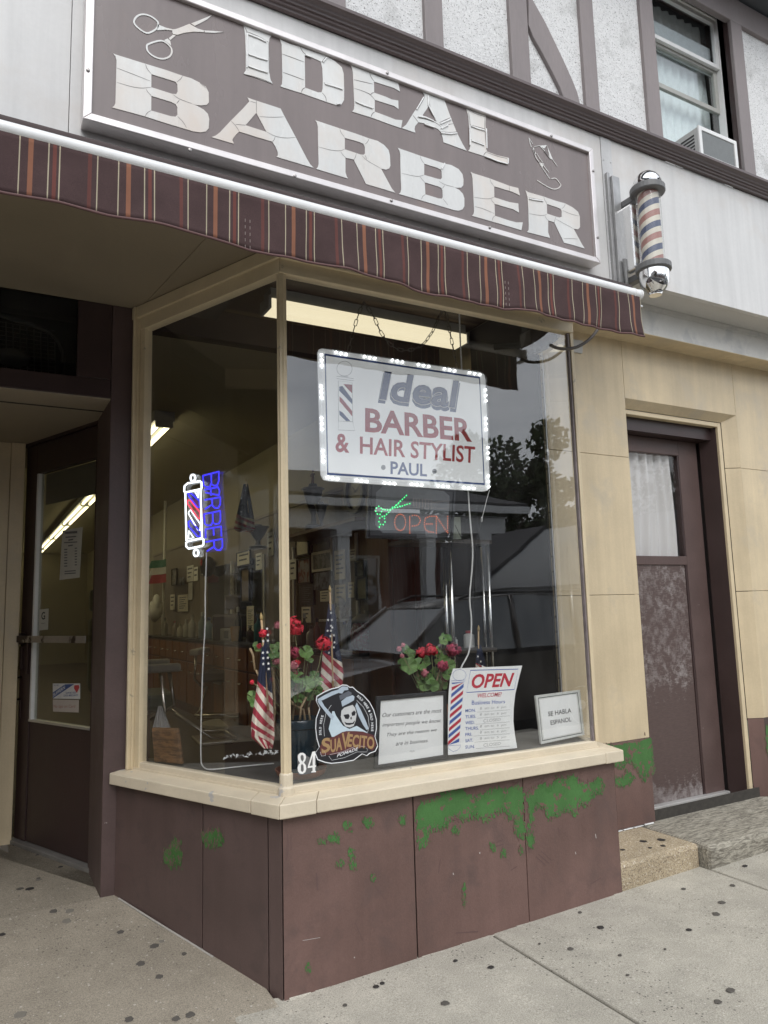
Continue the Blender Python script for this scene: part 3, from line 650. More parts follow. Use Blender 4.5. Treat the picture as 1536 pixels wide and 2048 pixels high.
# stone doorstep
ds = thing('doorstep', None, None, (3.2, 2.6, 0)); ds['kind'] = 'structure'
mb = MB(); mb.box(2.47, 3.04, 2.502, 3.04, -.05, .148); obj('step_stone', mb, STONE1, ds, bevel=.018, label='tan granite step stone with worn front edge')
mb = MB(); mb.hexa([(3.046, 2.446, -.05), (5.3, 2.446, -.05), (5.3, 3.04, -.05), (3.046, 3.04, -.05), (3.046, 2.446, .144), (5.3, 2.446, .147), (5.3, 3.04, .150), (3.046, 3.04, .149)]); obj('step_stone', mb, STONE2, ds, bevel=.02, label='grey weathered step stone before the side door')
for (x, y, r) in ((1287, 1683, 7), (1323, 1680, 8), (1300, 1696, 4), (1326, 1692, 5), (1245, 1700, 5)):
    p = onZ(x, y, .148); rad = r/1479*(p-C0).length; mb = MB(); n = 9
    mb.v = [(p.x+rad*math.cos(k*.7)*rg.uniform(.8, 1.1), p.y+rad*math.sin(k*.7)*rg.uniform(.8, 1.1), .1495) for k in range(n)]; mb.f = [tuple(range(n))]; obj('gum_spot', mb, GUM, ds)

# ------------------------------------------------------------------ fascia, frieze, soffit on the right, cornice
YF, ZFB = 2.51, 2.909
def fpanel(x0, x1, z0, z1, y=YF, name='fascia_panel', m=WHITE, th=.03): mb = MB(); mb.box(x0+.001, x1-.001, y, y+th, z0, z1); return obj(name, mb, m, shop, bevel=.001)
fpanel(-4, .22, ZSOF+.001, 3.66); fpanel(.22, 2.725, ZSOF+.001, 3.66); fpanel(2.725, 2.80, ZSOF+.05, 3.66, YF-.003, 'joint_strip', mat('dull_strip_metal', (.56, .56, .56), .45, .1, 4, streak=.15)); fpanel(2.80, 4.9, ZFB, 3.66); fpanel(4.9, 7.3, ZFB, 3.66)
rv = MB()
for z in [2.98+.11*k for k in range(6)]:
    for x in (2.737, 2.788): rv.ball((x, YF-.003, z), .004, 6)
obj('rivet_row', rv, ALU, shop)['kind'] = 'stuff'
mb = MB(); mb.box(2.64, 7.3, YF+.031, 2.70, ZFB, ZFB+.02); obj('fascia_underside', mb, mat('fascia_underside_metal', (.55, .54, .52), .5, .08, 2), shop)
mb = MB(); mb.box(2.64, 7.3, 2.695, 2.83, 2.742, ZFB-.001); obj('frieze', mb, FRIEZE, shop)
mb = MB(); mb.box(2.64, 7.3, 2.690, 2.6945, ZFB-.032, ZFB-.001); mb.box(2.64, 7.3, 2.6865, 2.6895, ZFB-.016, ZFB-.001); obj('frieze_moulding', mb, FRIEZE, shop, bevel=.002)
mb = MB(); mb.box(2.02, 2.6, 2.66, YW+.03, 2.7445, 2.758); obj('soffit_board', mb, BEIGE, shop); mb = MB(); mb.box(3.553, 7.3, 2.698, YW+.03, 2.7445, 2.758)
mb = MB(); mb.box(2.60, 3.953, 2.6955, YW-.0005, 2.7385, 2.7415); obj('soffit_board', mb, BEIGE, shop); mb = MB(); mb.box(3.957, 7.3, 2.6955, YW-.0005, 2.7385, 2.7415); obj('soffit_board', mb, BEIGE, shop)
cz = [onY(768, 107, 2.505).z, onY(1536, 397, 2.505).z]; zc0 = sum(cz)/2
cz2 = [onY(768, 58, 2.435).z, onY(1536, 352, 2.435).z]; zc1 = sum(cz2)/2
H_ = zc1-zc0
prof = [(2.509, 0), (2.490, .0), (2.488, .16), (2.478, .18), (2.478, .34), (2.470, .36), (2.468, .50), (2.458, .53), (2.455, .66), (2.440, .72), (2.435, .78), (2.435, 1.0), (2.57, 1.06)]
mb = MB(); xs_ = (-4, 7.3); n = len(prof)
mb.add([(x, y, zc0+h*H_) for x in xs_ for y, h in prof], [(i, i+1, n+i+1, n+i) for i in range(n-1)]+[(n-1, 0, n, 2*n-1), tuple(range(n)), tuple(range(2*n-1, n-1, -1))]); obj('cornice', mb, CORN, shop)
# ------------------------------------------------------------------ upper storey
YU = 2.56; UP = front(YU); ZC = zc1+.0
t = NT('rough_stucco'); p = t.pos(); n1 = t.noise(p, 60, 6, .7); n2 = t.noise(p, 3.2, 6, .65); n3 = t.noise(p, 130, 3, .6)
cc = t.mix(t.ramp(n2, .56, .66), (.78, .78, .775), (.60, .60, .59)); cc = t.mix(t.ramp(n3, .585, .66), cc, (.27, .265, .26)); cc = t.scale(cc, t.ramp(n1, .3, .7, .9, 1.08))
STUC = t.fin(cc, .9, t.bump(n1, .7, .012), 0, .2)
def tmb(pts, name='timber', c0=-.005, c1=.022): mb = MB(); mb.prism(UP, UP.pxs(pts), c0, c1); return obj(name, mb, TIMB, shop, bevel=.004)
zb = ZC-.05; zt = 6.2
def xcol(xa, xb): return (xa, xb)
def vt(xl, xr, name='timber'):
    mb = MB(); mb.box(xl, xr, YU-.022, YU+.01, zb, zt); return obj(name, mb, TIMB, shop, bevel=.004)
X = lambda x, y: onY(x, y, YU-.022).x
tx = [(X(692-76, 0), X(692, 0)), (X(850, 20), X(886, 60)), (X(1019, 20), X(1055, 30)), (X(1160, 20), X(1187, 30)), (X(1284, 60), X(1307, 30)), (X(1463, 60)+.0, X(1490, 120)), ]
tx[1] = (X(850, 30), X(887, 60)); 
for a, b in tx: vt(a, b)
for k in range(1, 5): vt(tx[0][0]-.5*k, tx[0][0]-.5*k+.085)
for k in range(1, 5): vt(tx[-1][1]+.5*k, tx[-1][1]+.5*k+.085)
# curved brace
br = [(1052, -60), (1052, 55), (1062, 80), (1080, 112), (1100, 150), (1115, 180), (1122, 199), (1156, 215), (1150, 190), (1140, 165), (1122, 125), (1103, 85), (1085, 48), (1068, 18), (1058, 0), (1055, -60)]
tmb(br, 'brace', -.004, .020)
xs_ = [tx[0][0]-2.0-.02] + [v for t_ in tx for v in t_] + [tx[-1][1]+2.2]
cells = [(tx[0][0]-2.1, tx[0][0]), (tx[0][1], tx[1][0]), (tx[1][1], tx[2][0]), (tx[2][1], tx[3][0]), (tx[3][1], tx[4][0]), (tx[5][1], tx[5][1]+2.2)]
for a, b in cells:
    mb = MB(); mb.box(a-.01, b+.01, YU, YU+.05, zb, zt); obj('stucco_panel', mb, STUC, shop)
# upper window between two timbers
wx0, wx1 = tx[4][1], tx[5][0]; YR = YU+.075
UW = front(YR)
wr = UW.px(1450, 200)[0]; wl = UW.px(1322, 120)[0]
wtop = UW.px(1432, 40)[1]
mb = MB(); mb.box(wx0, wx1, YU-.015, YU+.01, wtop+.035, zt); obj('timber', mb, TIMB, shop)
mb = MB(); mb.box(wx1-.004, wx1+.03, YU, YR+.08, zb, wtop+.035); mb.box(wx0, wx1, YU+.011, YR+.08, wtop+.012, wtop+.034); mb.box(wr+.001, wx1-.004, YU+.03, YR+.05, zb, wtop+.012); obj('window_casing', mb, BROWND, shop)
mb = MB(); mb.box(wx0-.01, wx0+.0, YU, YR+.05, zb, wtop); obj('window_casing', mb, TIMB, shop)
def fr4(mb, x0, x1, z0, z1, w_, y0, y1):
    mb.box(x0, x0+w_, y0, y1, z0, z1); mb.box(x1-w_, x1, y0, y1, z0, z1); mb.box(x0+w_, x1-w_, y0, y1, z1-w_, z1); mb.box(x0+w_, x1-w_, y0, y1, z0, z0+w_); return mb
zm = UW.px(1437, 138)[1]; zm2 = UW.px(1437, 205)[1]; zl = zb
uw = obj('upper_window', fr4(MB(), wx0+.001, wr, zl, wtop+.01, .022, YR-.01, YR+.04), WHTRIM, shop, bevel=.002)
obj('sash', fr4(MB(), wx0+.023, wr-.022, zm-.0, wtop-.013, .026, YR+.0, YR+.022), WHTRIM, uw, bevel=.002)
obj('sash', fr4(MB(), wx0+.024, wr-.023, zm2-.05, zm+.012, .030, YR+.024, YR+.045), mat('grey_sash_paint', (.40, .40, .37), .5), uw, bevel=.002)
mb = MB(); mb.box(wx0+.02, wr-.02, YR+.012, YR+.015, zm, wtop-.015); obj('pane', mb, glass('upper_glass', 2.0, (.95, .97, .97)), uw)
mb = MB(); mb.box(wx0+.02, wr-.02, YR+.034, YR+.037, zl, zm); obj('pane', mb, glass('lower_glass', 1.85, (.93, .96, .96)), uw)
zsh = UW.px(1415, 78)[1]
mb = MB(); mb.box(wx0+.02, wr-.03, YR+.050, YR+.054, zm-.02, zsh); obj('window_shade', mb, plain('white_roller_shade', (.80, .82, .84), .8), uw)
mb = MB(); mb.grid(lambda u, v: (wx0+.02+u*(wr-wx0-.05), YR+.10+.008*math.sin(u*60+math.sin(v*5)*2), zl+v*(wtop-zl)), 60, 6); obj('curtain', mb, plain('grey_net_curtain', (.78, .80, .79), .9), uw, smooth=True)
mb = MB(); mb.box(wx0, wr, YR+.35, YR+.4, zl, wtop); obj('room_beyond', mb, plain('dim_upstairs_room', (.62, .65, .68), .9), uw)
# horizontal timber and eaves at the top right
e0 = onY(1536, 56, 2.53).z; 
mb = MB(); mb.box(wx0, 7.3, YU-.024, YU+.012, onY(1500, 62, YU-.02).z, onY(1500, 62, YU-.02).z+.17); obj('timber', mb, TIMB, shop, bevel=.004)
ze = onY(1500, 10, 2.2).z
zev = onY(1536, 36, YU).z
mb = MB(); mb.box(-4, 7.6, 2.22, 2.9, zev, zev+.10); obj('eaves', mb, plain('dark_eaves', (.10, .11, .125), .7), shop)
mb = MB(); mb.box(-4, 7.3, 2.62, 9.0, 2.985, 3.03); obj('upper_floor', mb, DIRT, shop)
mb = MB(); mb.box(-4, 7.3, 2.66, 9.0, 5.2, 5.3); mb.box(-4.05, -4, 2.5, 9, 0, 5.3); mb.box(7.3, 7.35, 2.5, 9, 0, 5.3); obj('roof', mb, DIRT, shop)
# ------------------------------------------------------------------ big sign board over the window
SG = front(2.455)
sBL = front(2.44).px(166, 236); sBR = front(2.44).px(1202, 527); sTR = front(2.44).px(1186, 297)
sx0, sx1 = sBL[0], sBR[0]; sz0a, sz0b = sBL[1], sBR[1]; dz = sz0b-sz0a; sz1b = sTR[1]; sz1a = sz1b-dz
sign = thing('shop_sign', 'large brown sign board with cracked white letters in an aluminium frame on the fascia', 'shop sign', ((sx0+sx1)/2, 2.47, (sz0a+sz1b)/2))
SIGNB = mat('sign_board_enamel', (.212, .176, .170), .30, .06, 1.2, .03, 60, streak=.16, c2=(.27, .19, .16), c2s=2.2, c2r=(.62, .85), st=(1, 1, .45))
mb = MB(); mb.prism(SG, [(sx0+.01, sz0a+.01), (sx1-.01, sz0b+.01), (sx1-.01, sz1b-.01), (sx0+.01, sz1a-.01)], -.05, 0); obj('board', mb, SIGNB, sign)
FRM = mat('sign_frame_metal', (.74, .70, .69), .35, .05, 6, .04, 100, metal=.55, streak=.1)
W_ = .027
def rail(p, q, r_, s_): mb = MB(); mb.prism(front(2.44), [p, q, r_, s_], -.068, 0); obj('frame_rail', mb, FRM, sign, bevel=.003)
o = [(sx0, sz0a), (sx1, sz0b), (sx1, sz1b), (sx0, sz1a)]; i_ = [(sx0+W_, sz0a+W_), (sx1-W_, sz0b+W_), (sx1-W_, sz1b-W_), (sx0+W_, sz1a-W_)]
for k in range(4): j = (k+1) % 4; rail(o[k], o[j], i_[j], i_[k])
SCR = plain('screw_head', (.35, .33, .32), .35, .9)
for x, y in ((176, 140), (783, 401), (775, 146), (1187, 342), (1196, 475), (1103, 272), (380, 300), (590, 352), (980, 455)):
    p = front(2.439).at(*front(2.439).px(x, y)); mb = MB(); mb.lathe(p, [(.007, 0), (.006, .003), (.003, .004)], 8, (0, -1, 0)); obj('screw', mb, SCR, sign)
VIN = mat('cracked_white_vinyl', (.70, .705, .69), .25, .07, 2.6, .06, 80, streak=.10, c2=(.68, .60, .53), c2s=1.7, c2r=(.52, .72), st=(1, 1, .5))
CRK = plain('crack_shadow', (.16, .145, .142), .8)  # dark brown of the gaps between vinyl pieces
LIFT = plain('lifted_vinyl_edge', (.80, .80, .79), .25)
o1, o2, o3, o4, o5 = (210, 90), (410, 180), (610, 220), (780, 280), (920, 330); q1, q2, q3 = (470, 40), (690, 130), (860, 200)
letters = [
 ('B', o1, 6.4, [(100,108),(130,125),(500,240),(780,325),(990,398),(1100,430),(1210,485),(1290,540),(1325,610),(1328,740),(1300,770),(1230,778),(1160,770),(1110,757),(1180,785),(1260,830),(1315,885),(1332,950),(1325,1070),(1290,1110),(1220,1122),(1130,1110),(1030,1080),(780,1005),(500,915),(88,803),(115,785),(132,750),(140,480),(147,200),(132,150)],
  [[(592,378),(840,455),(900,475),(925,510),(928,600),(910,632),(860,630),(592,545)], [(592,655),(850,735),(905,765),(925,805),(925,900),(900,922),(840,915),(590,843)]],
  [[(515,250),(535,310),(592,378)],[(150,300),(320,365),(580,468)],[(148,482),(350,545),(480,560),(592,545)],[(525,570),(545,610),(592,655)],[(990,400),(970,440),(915,480)],[(870,640),(940,695),(1110,755)],[(950,710),(915,755)],[(590,843),(540,870),(512,915)],[(925,918),(1000,990),(1040,1065)],[(1210,490),(1250,520),(1290,555)]], []),
 ('A', o2, 6.4, [(540,95),(570,112),(700,155),(900,220),(965,242),(1015,340),(1160,610),(1300,880),(1345,955),(1390,1000),(1300,975),(910,858),(930,845),(930,800),(900,730),(860,665),(640,600),(435,535),(400,570),(360,620),(348,645),(368,692),(80,607),(130,590),(190,545),(325,400),(480,245),(565,150)],
  [[(655,295),(785,540),(640,495),(518,455)]],
  [[(655,135),(655,295)],[(580,150),(650,170)],[(695,345),(860,355),(1010,348)],[(330,400),(390,460),(435,535)],[(390,445),(518,455)],[(785,540),(895,600),(1030,622),(1160,610)],[(895,600),(885,640),(860,665)]], []),
 ('R', o3, 7.68, [(152,158),(185,172),(530,287),(780,368),(980,440),(1110,478),(1210,540),(1280,620),(1300,700),(1308,860),(1290,900),(1240,920),(1165,905),(1330,1210),(1385,1275),(1240,1230),(935,1140),(760,795),(750,765),(700,755),(618,735),(618,960),(640,1030),(660,1057),(168,908),(195,880),(207,830),(200,560),(195,260),(180,200)],
  [[(608,432),(830,495),(895,525),(915,570),(918,670),(895,692),(850,688),(608,608)]],
  [[(530,290),(545,350),(608,432)],[(980,445),(955,500),(918,530)],[(205,572),(400,625),(540,635),(608,605)],[(545,645),(575,695),(618,735)],[(785,670),(770,730),(750,765)],[(865,700),(940,780),(1165,905)],[(920,700),(945,760)]], []),
 ('B', o4, 7.68, [(115,122),(150,137),(460,245),(820,362),(940,390),(1050,450),(1110,530),(1125,610),(1122,700),(1090,735),(1030,738),(985,730),(1060,770),(1115,830),(1138,900),(1138,1020),(1110,1070),(1050,1090),(980,1080),(480,932),(132,832),(158,805),(170,760),(160,520),(155,220),(140,165)],
  [[(522,368),(720,430),(775,455),(790,490),(795,580),(775,608),(730,600),(522,540)], [(530,655),(730,715),(785,740),(802,780),(806,880),(790,905),(740,900),(540,838)]],
  [[(458,248),(475,310),(522,368)],[(170,515),(380,563),(460,562),(522,540)],[(460,570),(490,615),(530,655)],[(750,640),(830,690),(980,728)],[(835,700),(800,750)],[(540,840),(495,870),(478,915)],[(806,905),(850,960),(885,1005)]], [[(830,365),(790,450)]]),
 ('E', o5, 5.69, [(117,82),(150,97),(335,155),(560,240),(660,265),(680,350),(600,310),(385,245),(388,370),(560,425),(660,440),(668,545),(600,505),(390,445),(395,580),(560,635),(640,655),(712,655),(695,745),(600,715),(360,645),(133,580),(152,560),(158,530),(150,350),(140,150),(130,110)], [],
  [[(335,155),(350,205),(385,245)],[(152,370),(300,390),(345,385),(390,365)],[(350,390),(365,420),(392,445)],[(395,580),(370,600),(360,640)],[(555,240),(560,300)],[(165,475),(260,500),(385,555)]], []),
 ('R', o5, 5.69, [(740,290),(770,310),(950,362),(1080,408),(1195,440),(1280,485),(1340,535),(1360,590),(1362,710),(1340,735),(1290,728),(1380,895),(1415,952),(1300,918),(1180,885),(1070,655),(1000,632),(1000,770),(1022,832),(760,765),(778,740),(780,690),(775,500),(768,380),(755,330)],
  [[(985,445),(1090,480),(1140,500),(1155,530),(1155,590),(1130,600),(1090,590),(988,555)]],
  [[(948,365),(965,410),(985,445)],[(775,375),(850,385),(945,405)],[(1195,445),(1180,480),(1155,500)],[(1165,520),(1250,560),(1350,583)],[(778,555),(900,578),(950,578),(988,560)],[(965,580),(975,610),(998,632)],[(1085,592),(1070,655)],[(1090,620),(1180,670),(1290,728)],[(1175,840),(1260,840),(1335,845)]], [[(780,390),(860,402),(940,415)]]),
 ('I', q1, 6.4, [(110,72),(160,95),(300,145),(465,205),(440,240),(432,290),(440,500),(440,690),(450,760),(480,820),(300,755),(108,690),(135,650),(135,500),(128,200)], [],
  [[(150,155),(300,215),(425,290)],[(120,85),(160,180),(155,400),(160,620)],[(165,430),(300,475),(425,525)],[(165,588),(300,632),(425,672)],[(430,290),(436,690)],[(120,698),(300,745),(460,808)]], [[(168,192),(300,240),(395,290)],[(150,180),(145,400),(148,620)],[(165,445),(300,490),(410,525)],[(165,600),(300,645),(415,682)]]),
 ('D', q1, 6.4, [(570,242),(610,270),(700,310),(830,345),(1000,410),(1170,465),(1280,535),(1365,610),(1388,690),(1395,900),(1392,1030),(1360,1085),(1290,1092),(1160,1050),(850,940),(750,910),(578,855),(600,820),(605,740),(598,450),(595,320)],
  [[(890,455),(1000,490),(1095,535),(1115,620),(1122,760),(1120,880),(1105,930),(1060,930),(895,870)]],
  [[(600,440),(740,490),(885,545)],[(610,675),(740,720),(885,775)],[(830,345),(855,400),(890,440),(980,480)],[(1170,465),(1105,545)],[(1130,810),(1210,825),(1385,890)],[(895,872),(860,890),(845,935)],[(1110,935),(1160,990),(1165,1050)]], [[(900,455),(970,482)],[(1145,825),(1260,855),(1370,895)],[(1120,545),(1165,490)],[(1300,1085),(1345,1075)]]),
 ('E', q2, 6.98, [(75,5),(110,22),(340,110),(560,200),(740,255),(765,375),(680,325),(400,235),(405,390),(560,445),(650,485),(740,500),(745,620),(680,575),(412,490),(412,655),(560,710),(700,765),(798,775),(780,885),(640,838),(360,735),(98,655),(122,620),(128,560),(118,350),(108,130),(100,60)], [],
  [[(340,110),(355,170),(400,230)],[(118,210),(250,240),(385,272)],[(125,330),(250,370),(330,405),(352,420),(412,490)],[(352,420),(375,395),(405,390)],[(130,515),(260,560),(400,615)],[(412,658),(375,685),(358,730)]], [[(140,520),(260,568),(380,612)]]),
 ('A', (0,0), 1, [(845.4,185.6),(854.8,188.7),(864.8,193),(888.4,200.9),(900,233),(912.7,264.5),(924.5,288),(933,302),(886.4,285),(885.4,278),(881.5,264.5),(876,259),(854.8,248),(836,245),(829.7,253),(828.7,259),(830.4,266),(803,256.8),(811.8,250),(824.7,229),(849,192)],
  [[(857,213),(872,244),(852,237),(844.7,231)]],
  [[(856,190),(858,210),(864,228),(873,244)],[(825,231),(836,245)],[(878,246),(900,236)],[(880,259),(892,250),(906,248)],[(882,264),(900,266),(914,264)],[(833,236),(852,239),(872,246),(882,255)],[(849,194),(833,222)]], [[(855,192),(856,212),(866,232)],[(880,248.5),(901,239)],[(882,258),(895,251)],[(881,267),(900,268.5),(913,267)],[(836,234),(850,236),(866,243)],[(846,196),(832,220)],[(848,249),(868,256)]]),
 ('L', q3, 5.12, [(370,95),(430,118),(570,165),(565,250),(570,310),(575,430),(582,530),(680,568),(805,595),(798,665),(680,625),(545,575),(388,525),(405,500),(410,440),(400,300),(390,170)], [],
  [[(395,112),(480,150),(565,175)],[(392,130),(410,250),(410,440)],[(410,258),(560,300)],[(560,170),(556,290),(576,520)],[(415,408),(555,458)],[(582,530),(555,550),(545,575)],[(580,540),(680,578),(790,602)]], [[(415,272),(480,295),(555,318)],[(420,420),(550,468)],[(570,300),(576,500)],[(400,270),(404,470)],[(560,582),(690,632),(790,660)],[(795,605),(792,655)]]),
]
for ch, o_, s_, outl, holes, cracks, lifts in letters:
    P_ = SG.pxs(z8(o_, s_, outl)); Hs = [SG.pxs(z8(o_, s_, h)) for h in holes]
    mb = MB(); mb.prism(SG, P_, .0002, .0022, Hs); lo = obj('letter', mb, VIN, sign)
    mb = MB()
    for c in cracks: mb.stroke(SG, smooth_line(SG.pxs(z8(o_, s_, c))), .0017 if not lifts or ch == 'B' or ch == 'R' else .0027, .0027, taper=True)
    obj('crack', mb, CRK, lo)['kind'] = 'stuff'
    if lifts:
        mb = MB()
        for c in lifts:
            pts = SG.pxs(z8(o_, s_, c)); mb.stroke(SG, pts, .0062, .0030, .0068, taper=True)
        obj('lifted_edge', mb, LIFT, lo)['kind'] = 'stuff'
mb = MB(); so_ = lambda p: SG.pxs(z8((250, 10), 7.31, p))
for r_ in ([(125,250),(150,190),(210,145),(300,140),(400,180),(465,235),(485,260),(480,330),(430,375),(345,418),(290,410),(200,350),(140,290)], [(315,600),(330,580),(420,545),(530,520),(600,555),(660,610),(685,660),(680,720),(640,770),(560,795),(480,785),(380,735),(320,670)]):
    mb.stroke(SG, smooth_line(so_(r_), 2, True), .0058, .0003, .0022, closed=True)
for pg in ([(478,285),(505,300),(590,335),(690,360),(690,378),(590,366),(468,375)], [(690,362),(740,358),(830,325),(940,280),(1060,350),(1160,380),(1150,400),(1000,395),(870,410),(790,435),(760,440),(700,430),(690,400)],
           [(965,275),(1110,218),(1270,152),(1200,215),(1110,265),(1015,310)], [(1160,378),(1300,385),(1440,400),(1300,412),(1165,405)], [(700,440),(740,450),(660,520),(640,490)], [(570,520),(620,495),(660,530),(672,600),(640,570)]):
    mb.prism(SG, so_(pg), .0003, .0022)
obj('scissors_emblem', mb, VIN, sign)
mb = MB(); so_ = lambda p: SG.pxs(z8(q3, 5.12, p))
for pl_, w_ in (([(1010,390),(1020,440),(1035,485)],.004),([(1015,395),(1050,455)],.002),([(1055,490),(1075,580),(1115,640)],.0045),([(1090,550),(1120,600),(1150,640)],.003),([(1250,610),(1300,680)],.003),([(1115,645),(1170,730),(1225,810)],.0035),([(1150,660),(1215,745)],.0035),([(1095,825),(1180,880),(1260,920),(1320,905),(1340,870)],.004),([(1335,868),(1310,830),(1280,798),(1240,810)],.004),([(1120,470),(1170,520),(1230,605)],.003),([(1060,480),(1120,470)],.002)):
    mb.stroke(SG, smooth_line(so_(pl_)), w_, .0003, .0025)
for pg in ([(1120,470),(1195,465),(1165,500)], [(1195,470),(1255,612),(1228,605)], [(1045,490),(1085,550),(1070,560)], [(1110,640),(1165,655),(1150,690)]): mb.prism(SG, so_(pg), .0003, .0025)
obj('clippers_emblem', mb, VIN, sign)
mb = MB(); mb.prism(SG, so_([(1180,520),(1225,605),(1165,530)]), .0003, .0026); mb.stroke(SG, so_([(1040,500),(1080,600),(1120,650)]), .002, .0028); obj('crack', mb, CRK, sign)['kind'] = 'stuff'
# black mould streaks under the sign
mb = MB(); r3 = random.Random(9)
FP_ = front(YF-.0008)
def mould(xa, xb, ya, yb, n, mx_):
    for k in range(n):
        t_ = (k+r3.random())/n; x = xa+(xb-xa)*t_; y = ya+(yb-ya)*t_; h = r3.random()**2.2*mx_+3; w_ = 2+r3.random()*3
        mb.prism(FP_, FP_.pxs([(x-w_, y-2), (x+w_, y-2+.5), (x+w_*.5, y+h*.5), (x, y+h), (x-w_*.5, y+h*.5)]), 0)
mould(560, 900, 349, 443, 90, 16); mould(900, 960, 443, 460, 18, 26)
obj('mould_streak', mb, plain('black_mould', (.035, .032, .03), .9), shop)['kind'] = 'stuff'

# ------------------------------------------------------------------ awning: bar, rolled canvas, striped valance
YAW_ = 2.155
aw = thing('awning', 'retracted brown striped fabric awning with white front bar above the window', 'awning', (1.0, YAW_, 2.6))
be = onY(1276, 590, YAW_); bz0 = onY(0, 256, YAW_).z; bx0 = -2.6; bx1 = be.x; bz1 = be.z
bzz = lambda x: bz0+(bz1-bz0)*(x-0)/(bx1-0)
mb = MB(); mb.tube([(bx0, YAW_, bzz(bx0)), (bx1, YAW_, bzz(bx1))], .0225, 16); obj('front_bar', mb, mat('white_bar_enamel', (.78, .79, .79), .3, .05, 8, .03, 60), aw, smooth=True, angle=40)
mb = MB(); mb.lathe((bx1, YAW_, bzz(bx1)), [(.025, 0), (.025, .010), (.014, .014)], 14, (1, 0, 0)); mb.tube([(bx1-.035, YAW_, bzz(bx1)), (bx1-.03, YAW_, bzz(bx1))], .0245, 14); obj('bar_end_cap', mb, WHTRIM, aw, smooth=True, angle=40)
mb = MB(); mb.box(bx1-.002, bx1+.014, YAW_+.004, YAW_+.05, bzz(bx1)-.05, bzz(bx1)+.006); mb.box(bx1-.02, bx1+.012, YAW_-.012, YAW_+.03, bzz(bx1)-.058, bzz(bx1)-.050); obj('bar_bracket', mb, ALU, aw, bevel=.002)
# striped cloth
t = NT('striped_awning_cloth'); uvn = t.n('UVMap'); sx = t.n('SeparateXYZ'); t.l(uvn.outputs[0], sx.inputs[0]); U_ = sx.outputs[0]
per = t.n('Value'); 
xa = onY(38, 390, YAW_).x; xb = onY(236, 440, YAW_).x; PER = xb-xa
ph = t.math('FRACT', t.math('DIVIDE', t.math('SUBTRACT', U_, xa-.006), PER))
n1 = t.noise(t.pos((1, 1, 1)), 500, 2, .5); n2 = t.noise(t.pos(), 7, 5, .6)
cloth = t.scale(t.scale((.070, .043, .043), t.ramp(n2, .3, .7, .8, 1.15)), t.ramp(n1, .3, .7, .85, 1.15))
def band(c_, w_, colr, cur):
    a = t.math('GREATER_THAN', ph, c_-w_/2); b = t.math('LESS_THAN', ph, c_+w_/2); return t.mix(t.math('MULTIPLY', a, b), cur, t_sc(colr))
def t_sc(c): return t.scale(c, t.ramp(n2, .3, .7, .85, 1.1))
for c_, w_, cl in ((.118, .050, (.25, .112, .070)), (.352, .038, (.150, .054, .046)), (.708, .040, (.125, .050, .044)), (.010, .0125, (.42, .37, .27)), (.292, .0125, (.42, .37, .27)), (.402, .0125, (.42, .37, .27)), (.788, .0125, (.42, .37, .27))): cloth = band(c_, w_, cl, cloth)
CLOTH = t.fin(cloth, .85, t.bump(n1, .12, .001), 0, .2)
low = [(-60, 372), (0, 387), (40, 393), (115, 408), (219, 436), (306, 453), (420, 479), (500, 504), (539, 512), (571, 517), (617, 526), (700, 546), (760, 562), (843, 587), (920, 601), (1003, 622), (1040, 624), (1080, 630), (1122, 641), (1138, 644), (1195, 658), (1240, 668), (1271, 674)]
lw = [(p.x, p.z) for p in (onY(x, y, YAW_) for x, y in low)]
def lowz(x):
    if x <= lw[0][0]: return lw[0][1]
    for a, b in zip(lw[:-1], lw[1:]):
        if x <= b[0]: s_ = (x-a[0])/(b[0]-a[0]); return a[1]+(b[1]-a[1])*s_
    return lw[-1][1]
vx1 = bx1-.006
def vfold(x, v):
    r_ = min(1, max(0, (x-.4)/2.0))
    return (.007*math.sin(x*9.1+.6)+.004*math.sin(x*23+1.2*math.sin(x*5))+.004*r_*math.sin(x*61+v*2))*v
mb = MB(); NX = 420; NV = 10; mb.uv = {}
for j in range(NV+1):
    for i in range(NX+1):
        x = bx0+(vx1-bx0)*i/NX; v = j/NV; zt_ = bzz(x)-.012; zb_ = lowz(x)+.0015*math.sin(x*31)*min(1, max(0, x))
        r_ = min(1, max(0, (x-.6)/1.8)); wob = r_*.0045*math.sin(v*7+x*13)*v
        mb.uv[len(mb.v)] = (x, v); mb.v.append((x+wob, YAW_-.015+vfold(x, v), zt_+(zb_-zt_)*v))
for j in range(NV):
    for i in range(NX): a = j*(NX+1)+i; mb.f.append((a, a+1, a+NX+2, a+NX+1))
va = obj('valance', mb, CLOTH, aw, smooth=True, solid=.0012)
hem = []
for i in range(0, NX+1): hem.append(Vector(mb.v[NV*(NX+1)+i]))
mb = MB(); mb.tube(hem, .0042, 6); obj('hem', mb, plain('hem_binding', (.13, .07, .068), .8), va, smooth=True)
mb = MB()
for xpx, ypx in ((495, 496), (1013, 612)):
    for k in range(5):
        for s_ in (-.008, .008):
            p = onY(xpx, ypx, YAW_-.02); mb.box(p.x+s_-.0006, p.x+s_+.0006, YAW_-.0225+vfold(p.x, .8)-.004, YAW_-.0205+vfold(p.x, .8)-.004, p.z-.002+k*.022, p.z+.008+k*.022)
obj('stitching', mb, plain('cream_thread', (.30, .25, .23), .8), va)
